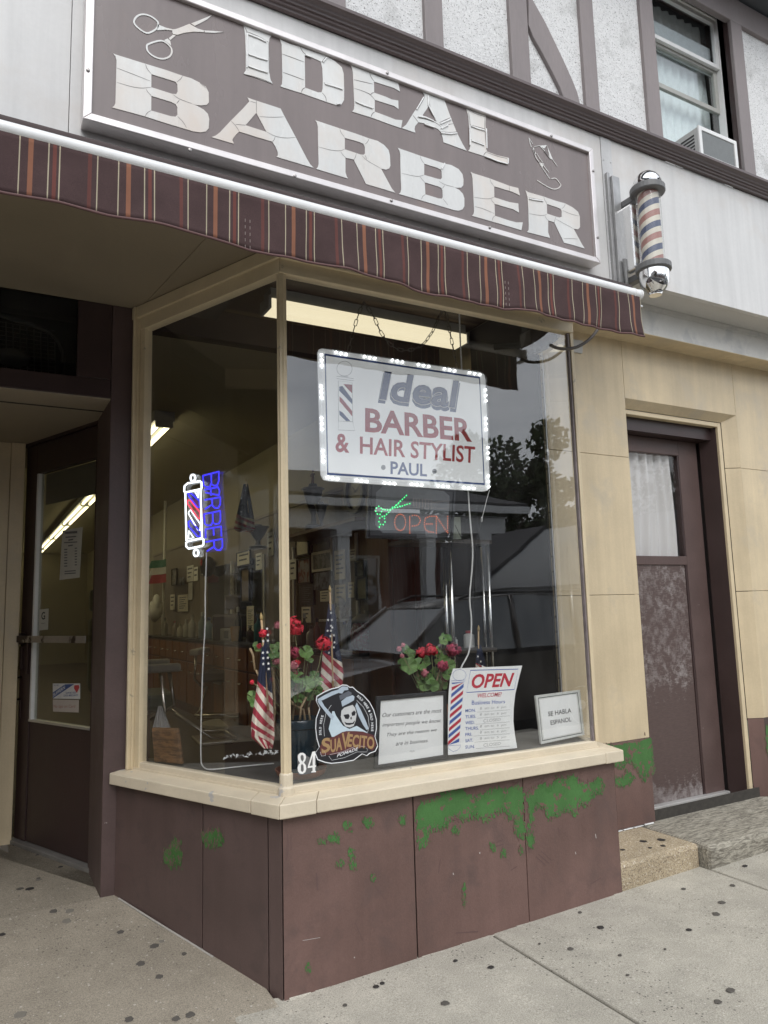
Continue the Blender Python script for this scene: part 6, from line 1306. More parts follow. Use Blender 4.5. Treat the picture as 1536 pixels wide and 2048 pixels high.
# side counter with cupboards and drawers
cab = thing('side_counter', 'long wooden barber counter with drawers and cupboards along the right wall', 'counter', (2.45, 7, ZFL))
mb = MB(); mb.box(2.30, XW-.02, 4.5, 11.5, ZFL, .97); obj('carcass', mb, CABD, cab)
mb = MB(); mb.box(2.27, XW-.02, 4.48, 11.5, .971, 1.005); obj('counter_top', mb, plain('black_counter_top', (.02, .018, .016), .25), cab, bevel=.004)
CH2 = plain('drawer_pull_chrome', (.6, .55, .48), .25, .9)
for k in range(9):
    y0 = 4.6+k*.75
    for z0, z1 in ((.74, .95), (.24, .72)):
        for h in (0, 1):
            if h and k % 3 == 1 and z0 < .5: continue
            ya, yb_ = y0+h*.36+.01, y0+h*.36+.345; mb = MB(); mb.box(2.282, 2.299, ya, yb_, z0, z1); d_ = obj('drawer' if z0 > .5 else 'cupboard_door', mb, CABW, cab, bevel=.004)
            mb = MB(); yc_ = (ya+yb_)/2; zz = (z0+z1)/2 if z0 > .5 else z1-.10; mb.tube([(2.283, yc_-.04, zz), (2.262, yc_-.03, zz-.008), (2.262, yc_+.03, zz-.008), (2.283, yc_+.04, zz)], .006, 6); obj('pull', mb, CH2, d_, smooth=True)
mb = MB(); mb.box(2.30, XW-.02, 4.55, 6.1, 1.90, 1.925); obj('wall_shelf', mb, CABD, cab)
for y0 in (5.1, 5.55, 6.4, 7.2, 8.3, 9.4):
    mb = MB(); mb.box(2.585, 2.60, y0, y0+.035, 1.01, 1.88); obj('mirror_strip', mb, plain('pale_mirror_strip', (.78, .77, .72), .3), cab)  # white colour stands in for the bright reflection in chrome
MIR = plain('wall_mirror', (.35, .36, .36), .04, 1.0)
for y0, y1 in ((5.62, 6.35), (7.3, 8.2), (8.4, 9.3)):
    mb = MB(); mb.box(2.592, 2.600, y0, y1, 1.03, 1.86); obj('mirror', mb, MIR, cab)
# framed pictures and papers on the right wall
RW = sideR(2.582)
def pic(name, label, cat, r, m, fm=None, fw=.012, marks=None, X_=None):
    pl = sideR(X_) if X_ else RW; q = pl.pxs([(r[0], r[1]), (r[2], r[1]-(r[2]-r[0])*.28), (r[2], r[3]-(r[2]-r[0])*.10), (r[0], r[3])])
    a0 = min(v[0] for v in q); a1 = max(v[0] for v in q); b1 = (q[0][1]+q[1][1])/2; b0 = (q[2][1]+q[3][1])/2
    th = thing(name, label, cat, pl.at((a0+a1)/2, b0), 'pictures and papers on the side wall')
    mb = MB(); mb.pbox(pl, a0, a1, b0, b1, 0, .003); obj('print', mb, m, th)
    if fm:
        mb = MB()
        for x0_, x1_, y0_, y1_ in ((a0-fw, a0, b0-fw, b1+fw), (a1, a1+fw, b0-fw, b1+fw), (a0, a1, b0-fw, b0), (a0, a1, b1, b1+fw)): mb.pbox(pl, x0_, x1_, y0_, y1_, 0, .014)
        obj('frame', mb, fm, th)
    if marks:
        mb = MB(); n_ = marks
        for k in range(n_): v0 = b1-(b1-b0)*(.15+.75*k/n_); mb.pbox(pl, a0+(a1-a0)*.15, a1-(a1-a0)*(.15+.12*(k % 3)), v0-(b1-b0)*.25/n_, v0, .0031, .0036)
        obj('print_line', mb, GRY, th)['kind'] = 'stuff'
    return th
def photo(c1, c2, name): return mat(name, c1, .35, .3, 6, c2=c2, c2s=14, c2r=(.48, .56))
IV = plain('ivory_paper', (.80, .74, .58), .7); WP = plain('wall_paper_white', (.84, .82, .72), .7); FD = plain('dark_frame_wood', (.03, .02, .015), .4)
pic('picture', 'small black framed yellowish drawing right of the neon sign', 'picture', (475, 1108, 501, 1131), IV, FD, marks=2)
pic('picture', 'tall narrow brown framed picture under the small framed drawing', 'picture', (484, 1142, 499, 1202), plain('brown_print', (.22, .16, .09), .6), FD)
pic('paper', 'white paper printed at the top beside the neon cord', 'paper', (374, 1133, 387, 1164), WP, marks=3)
pic('photograph', 'dark photograph on a pale card left of the neon cord', 'photograph', (359, 1156, 369, 1170), photo((.3, .3, .28), (.03, .03, .03), 'small_photo_print'))
pic('certificate', 'cream certificate with many lines left of the neon cord', 'certificate', (356, 1192, 376, 1224), IV, marks=6)
pic('paper', 'tall blank cream paper beside the lined certificate', 'paper', (377, 1166, 385, 1200), WP)
pic('paper', 'narrow pale paper right of the white printed paper', 'paper', (388, 1135, 396, 1162), WP, marks=2)
pic('price_list', 'tall cream list with many lines above the yellow cup', 'paper', (494, 1214, 508, 1263), IV, marks=11)
pic('certificate', 'cream certificate with a dark border at the top left of the front pane', 'certificate', (594, 1068, 617, 1110), IV, FD, marks=1)
pic('photograph', 'framed reddish team photograph below the cream certificate', 'photograph', (597, 1123, 621, 1166), photo((.28, .26, .24), (.20, .05, .04), 'team_photo'), FD)
pic('picture', 'wide landscape picture in a pale mount near the wall shelf', 'picture', (628, 1112, 664, 1139), photo((.26, .25, .19), (.08, .09, .06), 'landscape_print'), IV, .02)
pic('price_list', 'tall cream notice with two black spots right of the landscape', 'notice', (670, 1103, 690, 1160), IV, marks=5)
pic('striped_chart', 'dark chart of white horizontal bars behind the red flower', 'chart', (600, 1172, 626, 1212), plain('dark_chart', (.04, .035, .03), .6), marks=8)
pic('photograph', 'dark group photograph above the flag tip', 'photograph', (628, 1150, 665, 1180), photo((.16, .17, .19), (.03, .03, .04), 'group_photo'))
pic('poster', 'cream poster with a brown leaf drawing right of the flag tip', 'poster', (671, 1172, 691, 1206), IV, marks=3)
pic('picture', 'dark square picture in a black frame left of the wooden cabinet', 'picture', (714, 1126, 728, 1152), photo((.06, .06, .05), (.2, .2, .17), 'dark_square_print'), FD)
pic('picture', 'teal and white vertical banner left of the wooden cabinet', 'banner', (739, 1162, 751, 1206), photo((.25, .34, .33), (.05, .12, .13), 'teal_banner_print'))
for k, (a, b, lb) in enumerate(((1100, 1138, 'topmost photograph in the strip beside the wooden cabinet'), (1142, 1176, 'second photograph down the strip beside the wooden cabinet'), (1180, 1214, 'third photograph down the strip beside the wooden cabinet'), (1218, 1252, 'lowest photograph in the strip beside the wooden cabinet'))):
    pic('photograph', lb, 'photograph', (758, a, 778, b), photo((.22, .19, .17), (.05, .04, .05), 'strip_photo'), FD, .006)
for r_, lb, m_, fm_ in (((641, 1184, 660, 1204), 'small cream card under the dark group photograph', IV, None), ((604, 1216, 622, 1246), 'cream label sheet behind the round red flower', IV, None), ((700, 1100, 712, 1122), 'small white card left of the dark square picture', WP, None), ((697, 1166, 708, 1196), 'narrow cream notice right of the leaf poster', IV, None),
    ((716, 1160, 734, 1198), 'olive framed print below the dark square picture', plain('olive_print', (.26, .25, .15), .6), FD), ((580, 1120, 592, 1160), 'narrow white sheet at the edge of the corner post', WP, None), ((404, 1128, 411, 1150), 'pale photograph right of the neon cord', WP, FD), ((345, 1140, 354, 1170), 'tall framed snapshot left of the pale card', photo((.4, .38, .33), (.1, .07, .05), 'snapshot_print'), FD),
    ((341, 1190, 350, 1220), 'cream sheet beside the white towel', IV, None), ((512, 1108, 524, 1140), 'white sheet under the black trophy', WP, None), ((536, 1066, 547, 1112), 'white sheet left of the corner post top', WP, None), ((460, 1150, 470, 1196), 'dark framed print right of the neon cord', photo((.12, .11, .1), (.3, .27, .2), 'dark_print'), FD)):
    pic('paper' if fm_ is None else 'picture', lb, 'paper' if fm_ is None else 'picture', r_, m_, fm_, marks=3 if fm_ is None else None)
# round clock
ck_ = thing('wall_clock', 'round black rimmed clock on the wall behind the open sign', 'clock', RW.at(*RW.px(712, 985)))
c_ = RW.px(712, 985); r_ = .17
mb = MB(); mb.prism(RW, [(c_[0]+r_*math.cos(k*.196), c_[1]+r_*math.sin(k*.196)) for k in range(32)], .0, .03, [[(c_[0]+r_*.76*math.cos(k*.196), c_[1]+r_*.76*math.sin(k*.196)) for k in range(32)]]); obj('rim', mb, BLACK, ck_, bevel=.004)
mb = MB(); mb.prism(RW, [(c_[0]+r_*.77*math.cos(k*.196), c_[1]+r_*.77*math.sin(k*.196)) for k in range(32)], .0, .008); obj('dial', mb, plain('olive_dial', (.16, .15, .11), .2), ck_)
mb = MB(); mb.stroke(RW, [(c_[0], c_[1]), (c_[0]-.04, c_[1]+.05)], .008, .009, .011); mb.stroke(RW, [(c_[0], c_[1]), (c_[0]+.07, c_[1]+.04)], .006, .009, .011); obj('hand', mb, BLACK, ck_)
# flags, trophies, cap, bottles and boxes
def lathe_thing(name, label, cat, p, prof, m, group=None, part_='body', extra=None):
    th = thing(name, label, cat, p, group); mb = MB(); mb.lathe(p, prof, 14); obj(part_, mb, m, th, smooth=True, angle=45)
    if extra: mb = MB(); mb.lathe(p, extra[0], 12); obj(extra[2], mb, extra[1], th, smooth=True, angle=45)
    return th
def ctop(x, y=1281): p = onZ(x, 1281, 1.006); return Vector((2.42, p.y*2.42/p.x, 1.006)) if False else Vector((2.42, 2.42/ray(x, 1270).x*ray(x, 1270).y, 1.006))
GRP = 'bottles and pots along the side counter'
def bottle(label, x, h, r_, c, cap, cat='bottle'):
    return lathe_thing('bottle', label, cat, ctop(x), [(r_*.9, 0), (r_, .01), (r_, h*.62), (r_*.35, h*.78), (r_*.35, h*.86)], plain('bottle_plastic', c, .3), GRP, 'body', ([(r_*.42, h*.861), (r_*.42, h), (r_*.2, h*1.02)], plain('bottle_cap', cap, .4), 'cap'))
bottle('small pale bottle with pointed cap at the left of the counter', 349, .20, .035, (.32, .27, .2), (.25, .05, .04)); bottle('white bottle with pointed cap left of the neon cord', 372, .22, .04, (.45, .43, .36), (.5, .48, .42))
bottle('tall white spray bottle beside the neon cord', 384, .27, .045, (.48, .46, .40), (.5, .48, .42)); bottle('clear grey spray bottle right of the neon cord', 405, .30, .05, (.22, .26, .25), (.5, .5, .46)); bottle('pale blue bottle right of the neon cord', 418, .24, .05, (.20, .30, .36), (.05, .09, .2))
bottle('dark spray bottle with white nozzle above the yellow cup', 476, .34, .04, (.03, .03, .04), (.55, .55, .52)); bottle('yellowish green bottle beside the radio', 444, .22, .04, (.24, .25, .12), (.1, .1, .06)); bottle('teal bottle left of the drooping flag', 517, .26, .045, (.03, .16, .18), (.02, .05, .06))
lathe_thing('cup', 'yellow cup on the counter under the dark spray bottle', 'cup', ctop(481)-Vector((.06, 0, 0)), [(.035, 0), (.05, .14), (.052, .145), (.046, .14), (.03, .02)], plain('yellow_cup', (.42, .20, .03), .5), None, 'body')
for x_, h_, r__, c_, k_, lb in ((598, .20, .035, (.5, .47, .4), (.4, .3, .1), 'cream bottle low behind the round red flower'), (609, .26, .03, (.12, .13, .10), (.5, .5, .45), 'dark green bottle behind the round red flower'), (622, .16, .04, (.62, .6, .55), (.2, .2, .2), 'white tub left of the flag tip'), (634, .22, .03, (.30, .10, .06), (.05, .05, .05), 'reddish bottle left of the flag tip'), (690, .20, .03, (.55, .54, .5), (.1, .1, .3), 'white bottle right of the dog ornament'), (702, .27, .03, (.05, .05, .06), (.6, .6, .55), 'black bottle with a pale cap left of the sweet jar'), (762, .24, .035, (.5, .2, .1), (.6, .55, .4), 'orange bottle right of the sweet jar'), (330, .24, .035, (.3, .28, .22), (.1, .1, .1), 'olive bottle under the white towel'), (360, .16, .04, (.5, .46, .36), (.3, .28, .2), 'short cream tub on the counter left of the cord'), (430, .20, .035, (.55, .53, .46), (.1, .1, .12), 'white bottle left of the grey radio'), (500, .15, .04, (.12, .10, .09), (.3, .3, .3), 'dark jar right of the yellow cup')):
    bottle(lb, x_, h_, r__, c_, k_)
a_ = onX(330, 1075, 2.45); b_ = onX(326, 1240, 2.45); mb = MB(); mb.tube([a_+Vector((0, 0, .7)), a_, b_, Vector((b_.x, b_.y, 1.01))], .022, 10); tag(obj('white_pipe', mb, WP, None, smooth=True), 'white upright pipe behind the small tricolour flag', 'pipe')
p = ctop(460); rd_ = thing('radio', 'grey box radio on the counter with greenery on it', 'radio', p); mb = MB(); mb.box(p.x-.06, p.x+.06, p.y-.17, p.y+.17, p.z, p.z+.12); obj('case', mb, plain('radio_grey', (.26, .25, .22), .5), rd_, bevel=.01); mb = MB(); mb.box(p.x-.064, p.x-.0605, p.y-.14, p.y+.02, p.z+.02, p.z+.10); obj('speaker_grille', mb, BLACK, rd_)
fp = sideR(2.25); th = thing('tricolour_flag', 'small green, white and red tricolour flag hanging in the side pane', 'flag', fp.at(*fp.px(316, 1145)))
for (a, b), cl in zip(((1122, 1137), (1137, 1151), (1151, 1168)), ((.02, .13, .06), (.50, .48, .42), (.36, .03, .04))):
    q = fp.pxs([(303, a), (335, a-4), (334, b-3), (299, b)]); mb = MB(); mb.grid(lambda u, v: fp.at(*lerp2(lerp2(q[0], q[3], v), lerp2(q[1], q[2], v), u), .02*math.sin(u*8+v)), 10, 3); obj('stripe', mb, plain('flag_stripe', cl, .8), th, smooth=True)
flag('pair of dark striped flags crossed on the side wall', [(968,487,496),(1000,480,502),(1035,472,508),(1058,468,510),(1064,476,506)], 6.6, [(492, 962), (500, 1068)], [], fold=.06, cant=.45, nst=8, seed=4, tail=.95)
def trophy(name, label, x, ytop, ybot, r_, fig):
    Yt = 2.46/ray(x, ybot).x*ray(x, ybot).y; p = Vector((2.46, Yt, onX(x, ybot, 2.46).z)); ht = onX(x, ytop, 2.46).z-p.z; th = thing(name, label, 'trophy', p, 'trophies on the wall shelf'); M1 = plain('dull_trophy_metal', (.10, .095, .09), .3, .8)
    mb = MB(); mb.lathe(p, [(r_*.9, 0), (r_*.9, ht*.08), (r_*.3, ht*.12), (r_*.22, ht*.25), (r_*.5, ht*.36), (r_*.85, ht*.55), (r_, ht*.66), (r_*1.15, ht*.67), (r_*1.15, ht*.69), (r_*.5, ht*.71), (r_*.4, ht*.76)], 14); obj('cup', mb, M1, th, smooth=True, angle=40)
    if fig:
        z = p.z+ht*.76; s_ = ht*.24; mb = MB(); P = lambda a, c: (p.x, p.y+a*s_, z+c*s_)
        mb.tube([P(-.12, 0), P(-.10, .25), P(0, .48), P(-.02, .7)], [.05*s_, .06*s_, .10*s_, .09*s_], 7); mb.tube([P(.22, 0), P(.12, .25), P(0, .48)], [.05*s_, .06*s_, .08*s_], 7); mb.tube([P(-.02, .72), P(-.25, .66), P(-.36, .62)], .04*s_, 6); mb.tube([P(-.02, .72), P(.22, .70), P(.34, .58)], .04*s_, 6); mb.ball(P(-.06, .9), .085*s_, 8)
        obj('figurine', mb, plain('bronze_figurine', (.14, .05, .025), .4, .6), th, smooth=True)
trophy('trophy', 'tall trophy cup topped by a bronze bowler figure', 627, 938, 1062, .085, True); trophy('trophy', 'thin chrome trophy beside the bowler trophy', 643, 985, 1062, .05, False); trophy('trophy', 'black trophy cup beneath the crossed flags', 516, 1034, 1098, .10, False)
cp_ = thing('cap', 'dark cap with a red badge hanging on the wall beside the neon cord', 'cap', RW.at(*RW.px(425, 1133))); c_ = RW.px(425, 1133); mb = MB(); mb.ball(RW.at(c_[0], c_[1], .06), .17, 14, (.5, 1, .75)); obj('crown', mb, plain('dark_cap_cloth', (.03, .028, .03), .8), cp_, smooth=True); mb = MB(); mb.ball(RW.at(c_[0], c_[1]+.05, .14), .045, 10, (.25, 1, 1)); obj('badge', mb, RED, cp_, smooth=True)
p = onX(313, 1205, 2.3); hat = thing('white_cloth', 'crumpled white towel hanging at the left of the side pane', 'towel', p); mb = MB(); mb.ball(p, .12, 12, (.5, .8, 1)); mb.tube([p, p+Vector((0, .06, -.16)), p+Vector((.0, .14, -.24))], [.09, .10, .05], 8); obj('cloth', mb, WP, hat, smooth=True)
def box_thing(name, label, cat, x0, y0, x1, y1, Y, d, m, extra=None):
    pl = front(Y); a = pl.px(x0, y0); b = pl.px(x1, y1); th = thing(name, label, cat, pl.at((a[0]+b[0])/2, b[1])); mb = MB(); mb.box(a[0], b[0], Y, Y+d, b[1], a[1]); obj('body', mb, m, th, bevel=.004)
    return th
# glass sweet jar, bulldog ornament
p = Vector((2.40, 2.40/ray(733, 1270).x*ray(733, 1270).y, 1.006)); jr_ = thing('sweet_jar', 'glass jar of red sweets with a pale lid on the counter', 'jar', p)
mb = MB(); mb.lathe(p, [(.085, 0), (.11, .05), (.115, .13), (.09, .19)], 18); obj('sweets', mb, mat('red_sweets', (.22, .05, .06), .5, .3, 30, c2=(.35, .3, .28), c2s=40, c2r=(.5, .55)), jr_, smooth=True); mb = MB(); mb.lathe(p+Vector((0, 0, .191)), [(.10, 0), (.105, .02), (.06, .055), (.015, .06), (.015, .08), (.003, .085)], 18); obj('lid', mb, plain('pale_lid', (.42, .38, .30), .4), jr_, smooth=True)
p = onX(681, 1238, 2.42); dg_ = thing('dog_ornament', 'small white sitting dog ornament on a shelf left of the sweet jar', 'ornament', p); mb = MB(); mb.ball(p+Vector((0, 0, .055)), .05, 10, (.8, .8, 1.1)); mb.ball(p+Vector((0, -.01, .125)), .035, 10); mb.tube([p+Vector((-.02, -.045, .06)), p+Vector((-.03, -.06, 0))], .014, 6); mb.tube([p+Vector((-.02, .035, .06)), p+Vector((-.03, .045, 0))], .014, 6); obj('figure', mb, WP, dg_, smooth=True); mb = MB(); mb.box(p.x-.08, p.x+.15, p.y-.16, p.y+.22, p.z-.015, p.z-.001); obj('shelf', mb, WP, dg_)
# wooden cabinet and display rack at the right
wc = thing('wooden_cabinet', 'tall dark reddish wooden cabinet behind the right of the display', 'cabinet', (2.3, 4.2, ZFL))
xa_ = onY(778, 1150, 4.15).x; mb = MB(); mb.box(xa_, XW-.001, 4.15, 4.45, ZFL, 2.05); obj('carcass', mb, CABD, wc, bevel=.004)
for k in range(2):
    mb = MB(); mb.box(xa_+.02+k*.17, xa_+.18+k*.17, 4.13, 4.149, ZFL+.1, 1.95); obj('cabinet_door', mb, mat('reddish_wood', (.085, .022, .014), .4, .2, 6, st=(3, 3, .4)), wc, bevel=.003)
rk = thing('display_rack', 'chrome pole rack with dark boards at the right of the display window', 'rack', (2.1, 3.2, .66))
CP2 = plain('rack_chrome', (.6, .6, .58), .15, 1.0)
for x, y, y0, y1 in ((888, 3.25, 1095, 1330), (899, 3.1, 1080, 1330), (963, 3.25, 1095, 1330), (974, 3.1, 1085, 1340)):
    a, b = onY(x, y0, y), onY(x+2, y1, y); mb = MB(); mb.tube([(a.x, y, .67), (a.x, y, a.z)], .011, 8); obj('pole', mb, CP2, rk, smooth=True)
za, zb2 = onY(860, 1090, 3.2).z, onY(900, 1250, 3.2).z
for z, x0, x1 in ((za, onY(800, 1100, 3.2).x, 2.35), (za-.55, 1.98, 2.35)): mb = MB(); mb.box(x0, x1, 3.08, 3.32, z, z+.02); obj('shelf', mb, plain('rack_board', (.05, .04, .03), .5), rk)
mb = MB(); mb.box(onY(846, 1150, 3.5).x, XW-.001, 3.50, 3.53, ZFL, 2.5); BBD = plain('black_back_board', (.022, .02, .02), .7); obj('back_board', mb, BBD, rk)  # black sheet standing in for the unlit interior behind the rack
mb = MB(); mb.box(2.575, 2.60, 2.91, 3.498, ZFL, 2.94); obj('side_board', mb, BBD, rk)  # second black sheet, added to keep the right corner dark
def rb_(label, x, y0, y1, r_, c, cap): 
    b = onY(x, y1, 3.2); b.z = za-.55+.021; h = onY(x, y0, 3.2).z-onY(x, y1, 3.2).z; return lathe_thing('bottle', label, 'bottle', b, [(r_, 0), (r_, h*.75), (r_*.4, h*.85)], plain('rack_bottle', c, .35), 'bottles on the chrome rack', 'body', ([(r_*.6, h*.851), (r_*.6, h), (r_*.2, h*1.02)], plain('rack_cap', cap, .4), 'cap'))
rb_('white bottle with a red cap on the chrome rack', 935, 1183, 1216, .028, (.5, .5, .48), (.3, .04, .05)); rb_('small white pot on the chrome rack', 906, 1200, 1222, .018, (.5, .5, .48), (.5, .5, .48))
gb = thing('green_boxes', 'row of small green and cream boxes on the top shelf of the chrome rack', 'boxes', (2.0, 3.2, za)); 
for k in range(4):
    x = 1.86+k*.085; mb = MB(); mb.box(x, x+.072, 3.12, 3.20, za+.0205, za+.0205+.10+.02*(k % 2)); obj('box', mb, plain('green_box_card', ((.03, .12, .07), (.30, .36, .24), (.05, .16, .1), (.34, .37, .30))[k], .5), gb, bevel=.002)
# barber chairs
def chair(label, q, ang, seat_c):
    th = thing('barber_chair', label, 'barber chair', (q[0], q[1], ZFL), 'barber chairs on the shop floor'); R_ = Matrix.Translation((q[0], q[1], ZFL)) @ Matrix.Rotation(ang, 4, 'Z')
    def B(x0, x1, y0, y1, z0, z1): mb = MB(); mb.box(x0, x1, y0, y1, z0, z1); mb.v = [tuple(R_ @ Vector(v)) for v in mb.v]; return mb
    def T(pts, r_): mb = MB(); mb.tube([R_ @ Vector(v) for v in pts], r_, 8); return mb
    SM = plain('chair_vinyl', seat_c, .4); CW = plain('chair_cream_enamel', (.50, .47, .40), .35)
    obj('seat', B(-.27, .27, -.27, .25, .46, .58), SM, th, bevel=.03); obj('backrest', B(-.26, .26, .22, .33, .62, 1.15), SM, th, bevel=.03); obj('headrest', B(-.13, .13, .24, .33, 1.20, 1.36), SM, th, bevel=.02)
    for s_ in (-1, 1): obj('armrest', B(s_*.33-.05, s_*.33+.05, -.30, .22, .74, .80), CW, th, bevel=.015); obj('arm_frame', T([(s_*.33, -.22, .74), (s_*.33, -.26, .5), (s_*.28, -.10, .40)], .015), CH2, th, smooth=True)
    mb = MB(); mb.lathe((q[0], q[1], ZFL), [(.32, 0), (.32, .03), (.12, .07), (.09, .12), (.09, .40), (.2, .44), (.2, .46)], 20); obj('pedestal', mb, CW, th, smooth=True, angle=40)
    obj('footrest', B(-.20, .20, -.72, -.46, .16, .19), CH2, th, bevel=.01); obj('footrest_frame', T([(-.2, -.28, .42), (-.21, -.55, .22), (-.21, -.74, .20), (.21, -.74, .20), (.21, -.55, .22), (.2, -.28, .42)], .012), CH2, th, smooth=True)
p = onZ(325, 1330, ZFL+.78); chair('pale armed barber chair with green seat behind the side pane', (p.x-.18, p.y+.15), math.radians(84), (.12, .14, .085))
p = onZ(440, 1432, ZFL+.2); chair('barber chair with a chrome footrest before the cupboards', (p.x+.35, p.y+.75), math.radians(-28), (.05, .03, .028))
p = onZ(330, 1400, .72); mp_ = thing('dust_mop', 'grey cloth mop with a steel handle behind the wooden plaque', 'mop', onY(330, 1450, 3.35)); P = [onY(323, 1352, 3.4), onY(327, 1400, 3.38), onY(331, 1425, 3.36)]; mb = MB(); mb.tube(P, .006, 7); obj('handle', mb, CH2, mp_, smooth=True)
mb = MB(); mb.grid(lambda u, v: onY(320+(u-.5)*(8+34*v)+4*v, 1412+52*v, 3.37-.05*math.sin(u*math.pi)*v+.012*math.sin(u*22)), 16, 6); obj('cloth', mb, plain('grey_mop_cloth', (.24, .23, .22), .9), mp_, smooth=True)
# dim storage behind the transom: arched rack and a bundle
tr = thing('arched_rack', 'arched wire rack seen dimly behind the transom glass', 'rack', (.1, 3.8, 2.34)); fpn = front(3.7)
mb = MB(); mb.tube([fpn.at(*fpn.px(x, y)) for x, y in ((-60, 612), (0, 630), (60, 648), (100, 664), (118, 684), (126, 704), (125, 750))], .011, 7); obj('hoop', mb, LMB, tr, smooth=True)
mb = MB()
for k in range(9): x = k*14-2; mb.tube([fpn.at(*fpn.px(x, 640+x*.28)), fpn.at(*fpn.px(x+1, 752))], .003, 5)
for k in range(12): mb.tube([fpn.at(*fpn.px(-20, 640+k*9)), fpn.at(*fpn.px(110, 662+k*8))], .0015, 4)
obj('wire_grid', mb, LMB, tr)['kind'] = 'stuff'
pb = fpn.at(*fpn.px(25, 722), .05); bu = MB(); bu.ball(pb, .07, 12, (1.1, .6, .62)); tag(obj('cloth_bundle', bu, plain('pale_bundle', (.35, .33, .30), .9), smooth=True), 'pale cloth bundle lying dimly behind the transom glass', 'bundle')
mb = MB(); mb.box(-1.2, .6, 3.46, 4.5, 2.268, 2.276); mb.box(-1.2, .6, 4.3, 4.32, 2.28, 2.95); obj('transom_box', mb, DIRT, shop)
# ------------------------------------------------------------------ across the street: what the panes mirror
def VR(x, y, Yr):           # the place whose mirror image in the front pane shows at this spot
    p = onY(x, y, 2*YG-Yr); return Vector((p.x, Yr, p.z))
# parked car
CARP = NT('dark_car_paint'); CARP.fin((.085, .076, .073), .25, None, .4, .6); CARP.b.inputs['Coat Weight'].default_value = .6; CARP = CARP.m
car = thing('parked_car', 'dark estate car parked at the kerb in front of the shop', 'car', (4.6, -2.0, -.165))
CX, CY0, CY1, ZR = 2.25, -1.25, -2.98, -.165
prof_b = [(0.02,.34),(.05,.60),(.18,.72),(.55,.82),(1.28,.93),(2.2,.96),(3.6,.97),(4.55,.98),(4.72,.90),(4.75,.55),(4.68,.32),(4.0,.24),(3.9,.24),(.9,.24),(.3,.24)]
mb = MB(); cpl = Pl((CX, CY0, ZR), (1, 0, 0), (0, 0, 1))
def shell(prof, tap, c0, c1, nl=6):
    mb = MB(); n = len(prof); w_ = c1-c0
    for k in range(nl+1):
        f_ = k/nl; e = 1-abs(2*f_-1)**5; y = c0+w_*f_
        cx_ = sum(p[0] for p in prof)/n; 
        for x, z in prof: mb.v.append((CX+cx_+(x-cx_)*(1-tap*(1-e)), y, ZR+.24+(z-.24)*(1-.03*(1-e))))
    for k in range(nl):
        for i in range(n): j = (i+1) % n; mb.f.append((k*n+i, k*n+j, (k+1)*n+j, (k+1)*n+i))
    mb.f += [tuple(range(n)), tuple(range(nl*n+n-1, nl*n-1, -1))]; return mb
obj('body', shell(prof_b, .06, CY0, CY1), CARP, car, smooth=True, angle=35)
roof = [(1.55,1.0),(2.12,1.44),(2.35,1.52),(3.2,1.57),(4.1,1.54),(4.45,1.46),(4.62,1.0)]
def gh(prof, ins, th_): 
    mb = MB(); n = len(prof); yc = (CY0+CY1)/2
    for sgn in (1, -1):
        for x, z in prof: mb.v.append((CX+x, yc+sgn*(.80-ins*(z-1.0)), ZR+z))
    return mb, n
mb, n = gh(roof, .30, 0); mb.f = [(i, i+1, n+i+1, n+i) for i in range(1, n-2)]; 
CGL = NT('car_glass'); CGL.fin((.16, .17, .175), .03, None, .5, .8); CGL = CGL.m
g2, n = gh(roof, .30, 0); g2.f = [(0, 1, n+1, n), (n-2, n-1, 2*n-1, 2*n-2)]
obj('roof', mb, mat('car_roof_paint', (.16, .155, .15), .25), car, smooth=True, solid=.03)
obj('windscreen', g2, CGL, car)
mb, n = gh(roof, .30, 0); mb.f = [tuple(range(n)), tuple(range(2*n-1, n-1, -1))]; obj('side_window', mb, CGL, car)
for xa_, za, xb_, zb__ in ((1.5, .98, 2.14, 1.46), (2.95, 1.0, 3.0, 1.56), (3.85, 1.0, 3.9, 1.54), (4.66, .98, 4.44, 1.48)):
    for sgn in (1, -1):
        yc = (CY0+CY1)/2; mb = MB(); mb.tube([(CX+xa_, yc+sgn*.815, ZR+za), (CX+xb_, yc+sgn*(.81-.30*(zb__-1)), ZR+zb__)], .03, 6); obj('window_pillar', mb, CARP, car, smooth=True)
for sgn in (1, -1):
    yc = (CY0+CY1)/2; mb = MB(); mb.tube([(CX+2.3, yc+sgn*.66, ZR+1.535), (CX+2.5, yc+sgn*.655, ZR+1.60), (CX+4.0, yc+sgn*.655, ZR+1.61), (CX+4.3, yc+sgn*.66, ZR+1.53)], .016, 6); obj('roof_rail', mb, BLACK, car, smooth=True)
    mb = MB(); mb.ball((CX+1.85, yc+sgn*.97, ZR+1.03), .10, 10, (.6, 1, .75)); obj('wing_mirror', mb, CARP, car, smooth=True)
    mb = MB(); mb.lathe((CX+.13, yc+sgn*.60, ZR+.66), [(.12, 0), (.10, .05), (.02, .07)], 12, (-1, 0, 0)); obj('headlight', mb, CHR, car, smooth=True)
    for x in (.95, 3.75):
        mb = MB(); mb.lathe((CX+x, yc+sgn*.70, ZR+.335), [(.20, 0), (.31, .01), (.335, .04), (.335, .15), (.31, .185), (.21, .19)], 24, (0, sgn, 0)); wh = obj('wheel', mb, BLACK, car, smooth=True, angle=40)
        mb = MB(); mb.lathe((CX+x, yc+sgn*.885, ZR+.335), [(.205, 0), (.20, .006), (.06, -.02), (.05, .01), (.002, .012)], 20, (0, sgn, 0)); obj('rim', mb, ALU, wh, smooth=True, angle=30)
mb = MB(); mb.box(CX+.0, CX+.06, CY1+.25, CY0-.25, ZR+.35, ZR+.52); obj('bumper', mb, BLACK, car, bevel=.02)
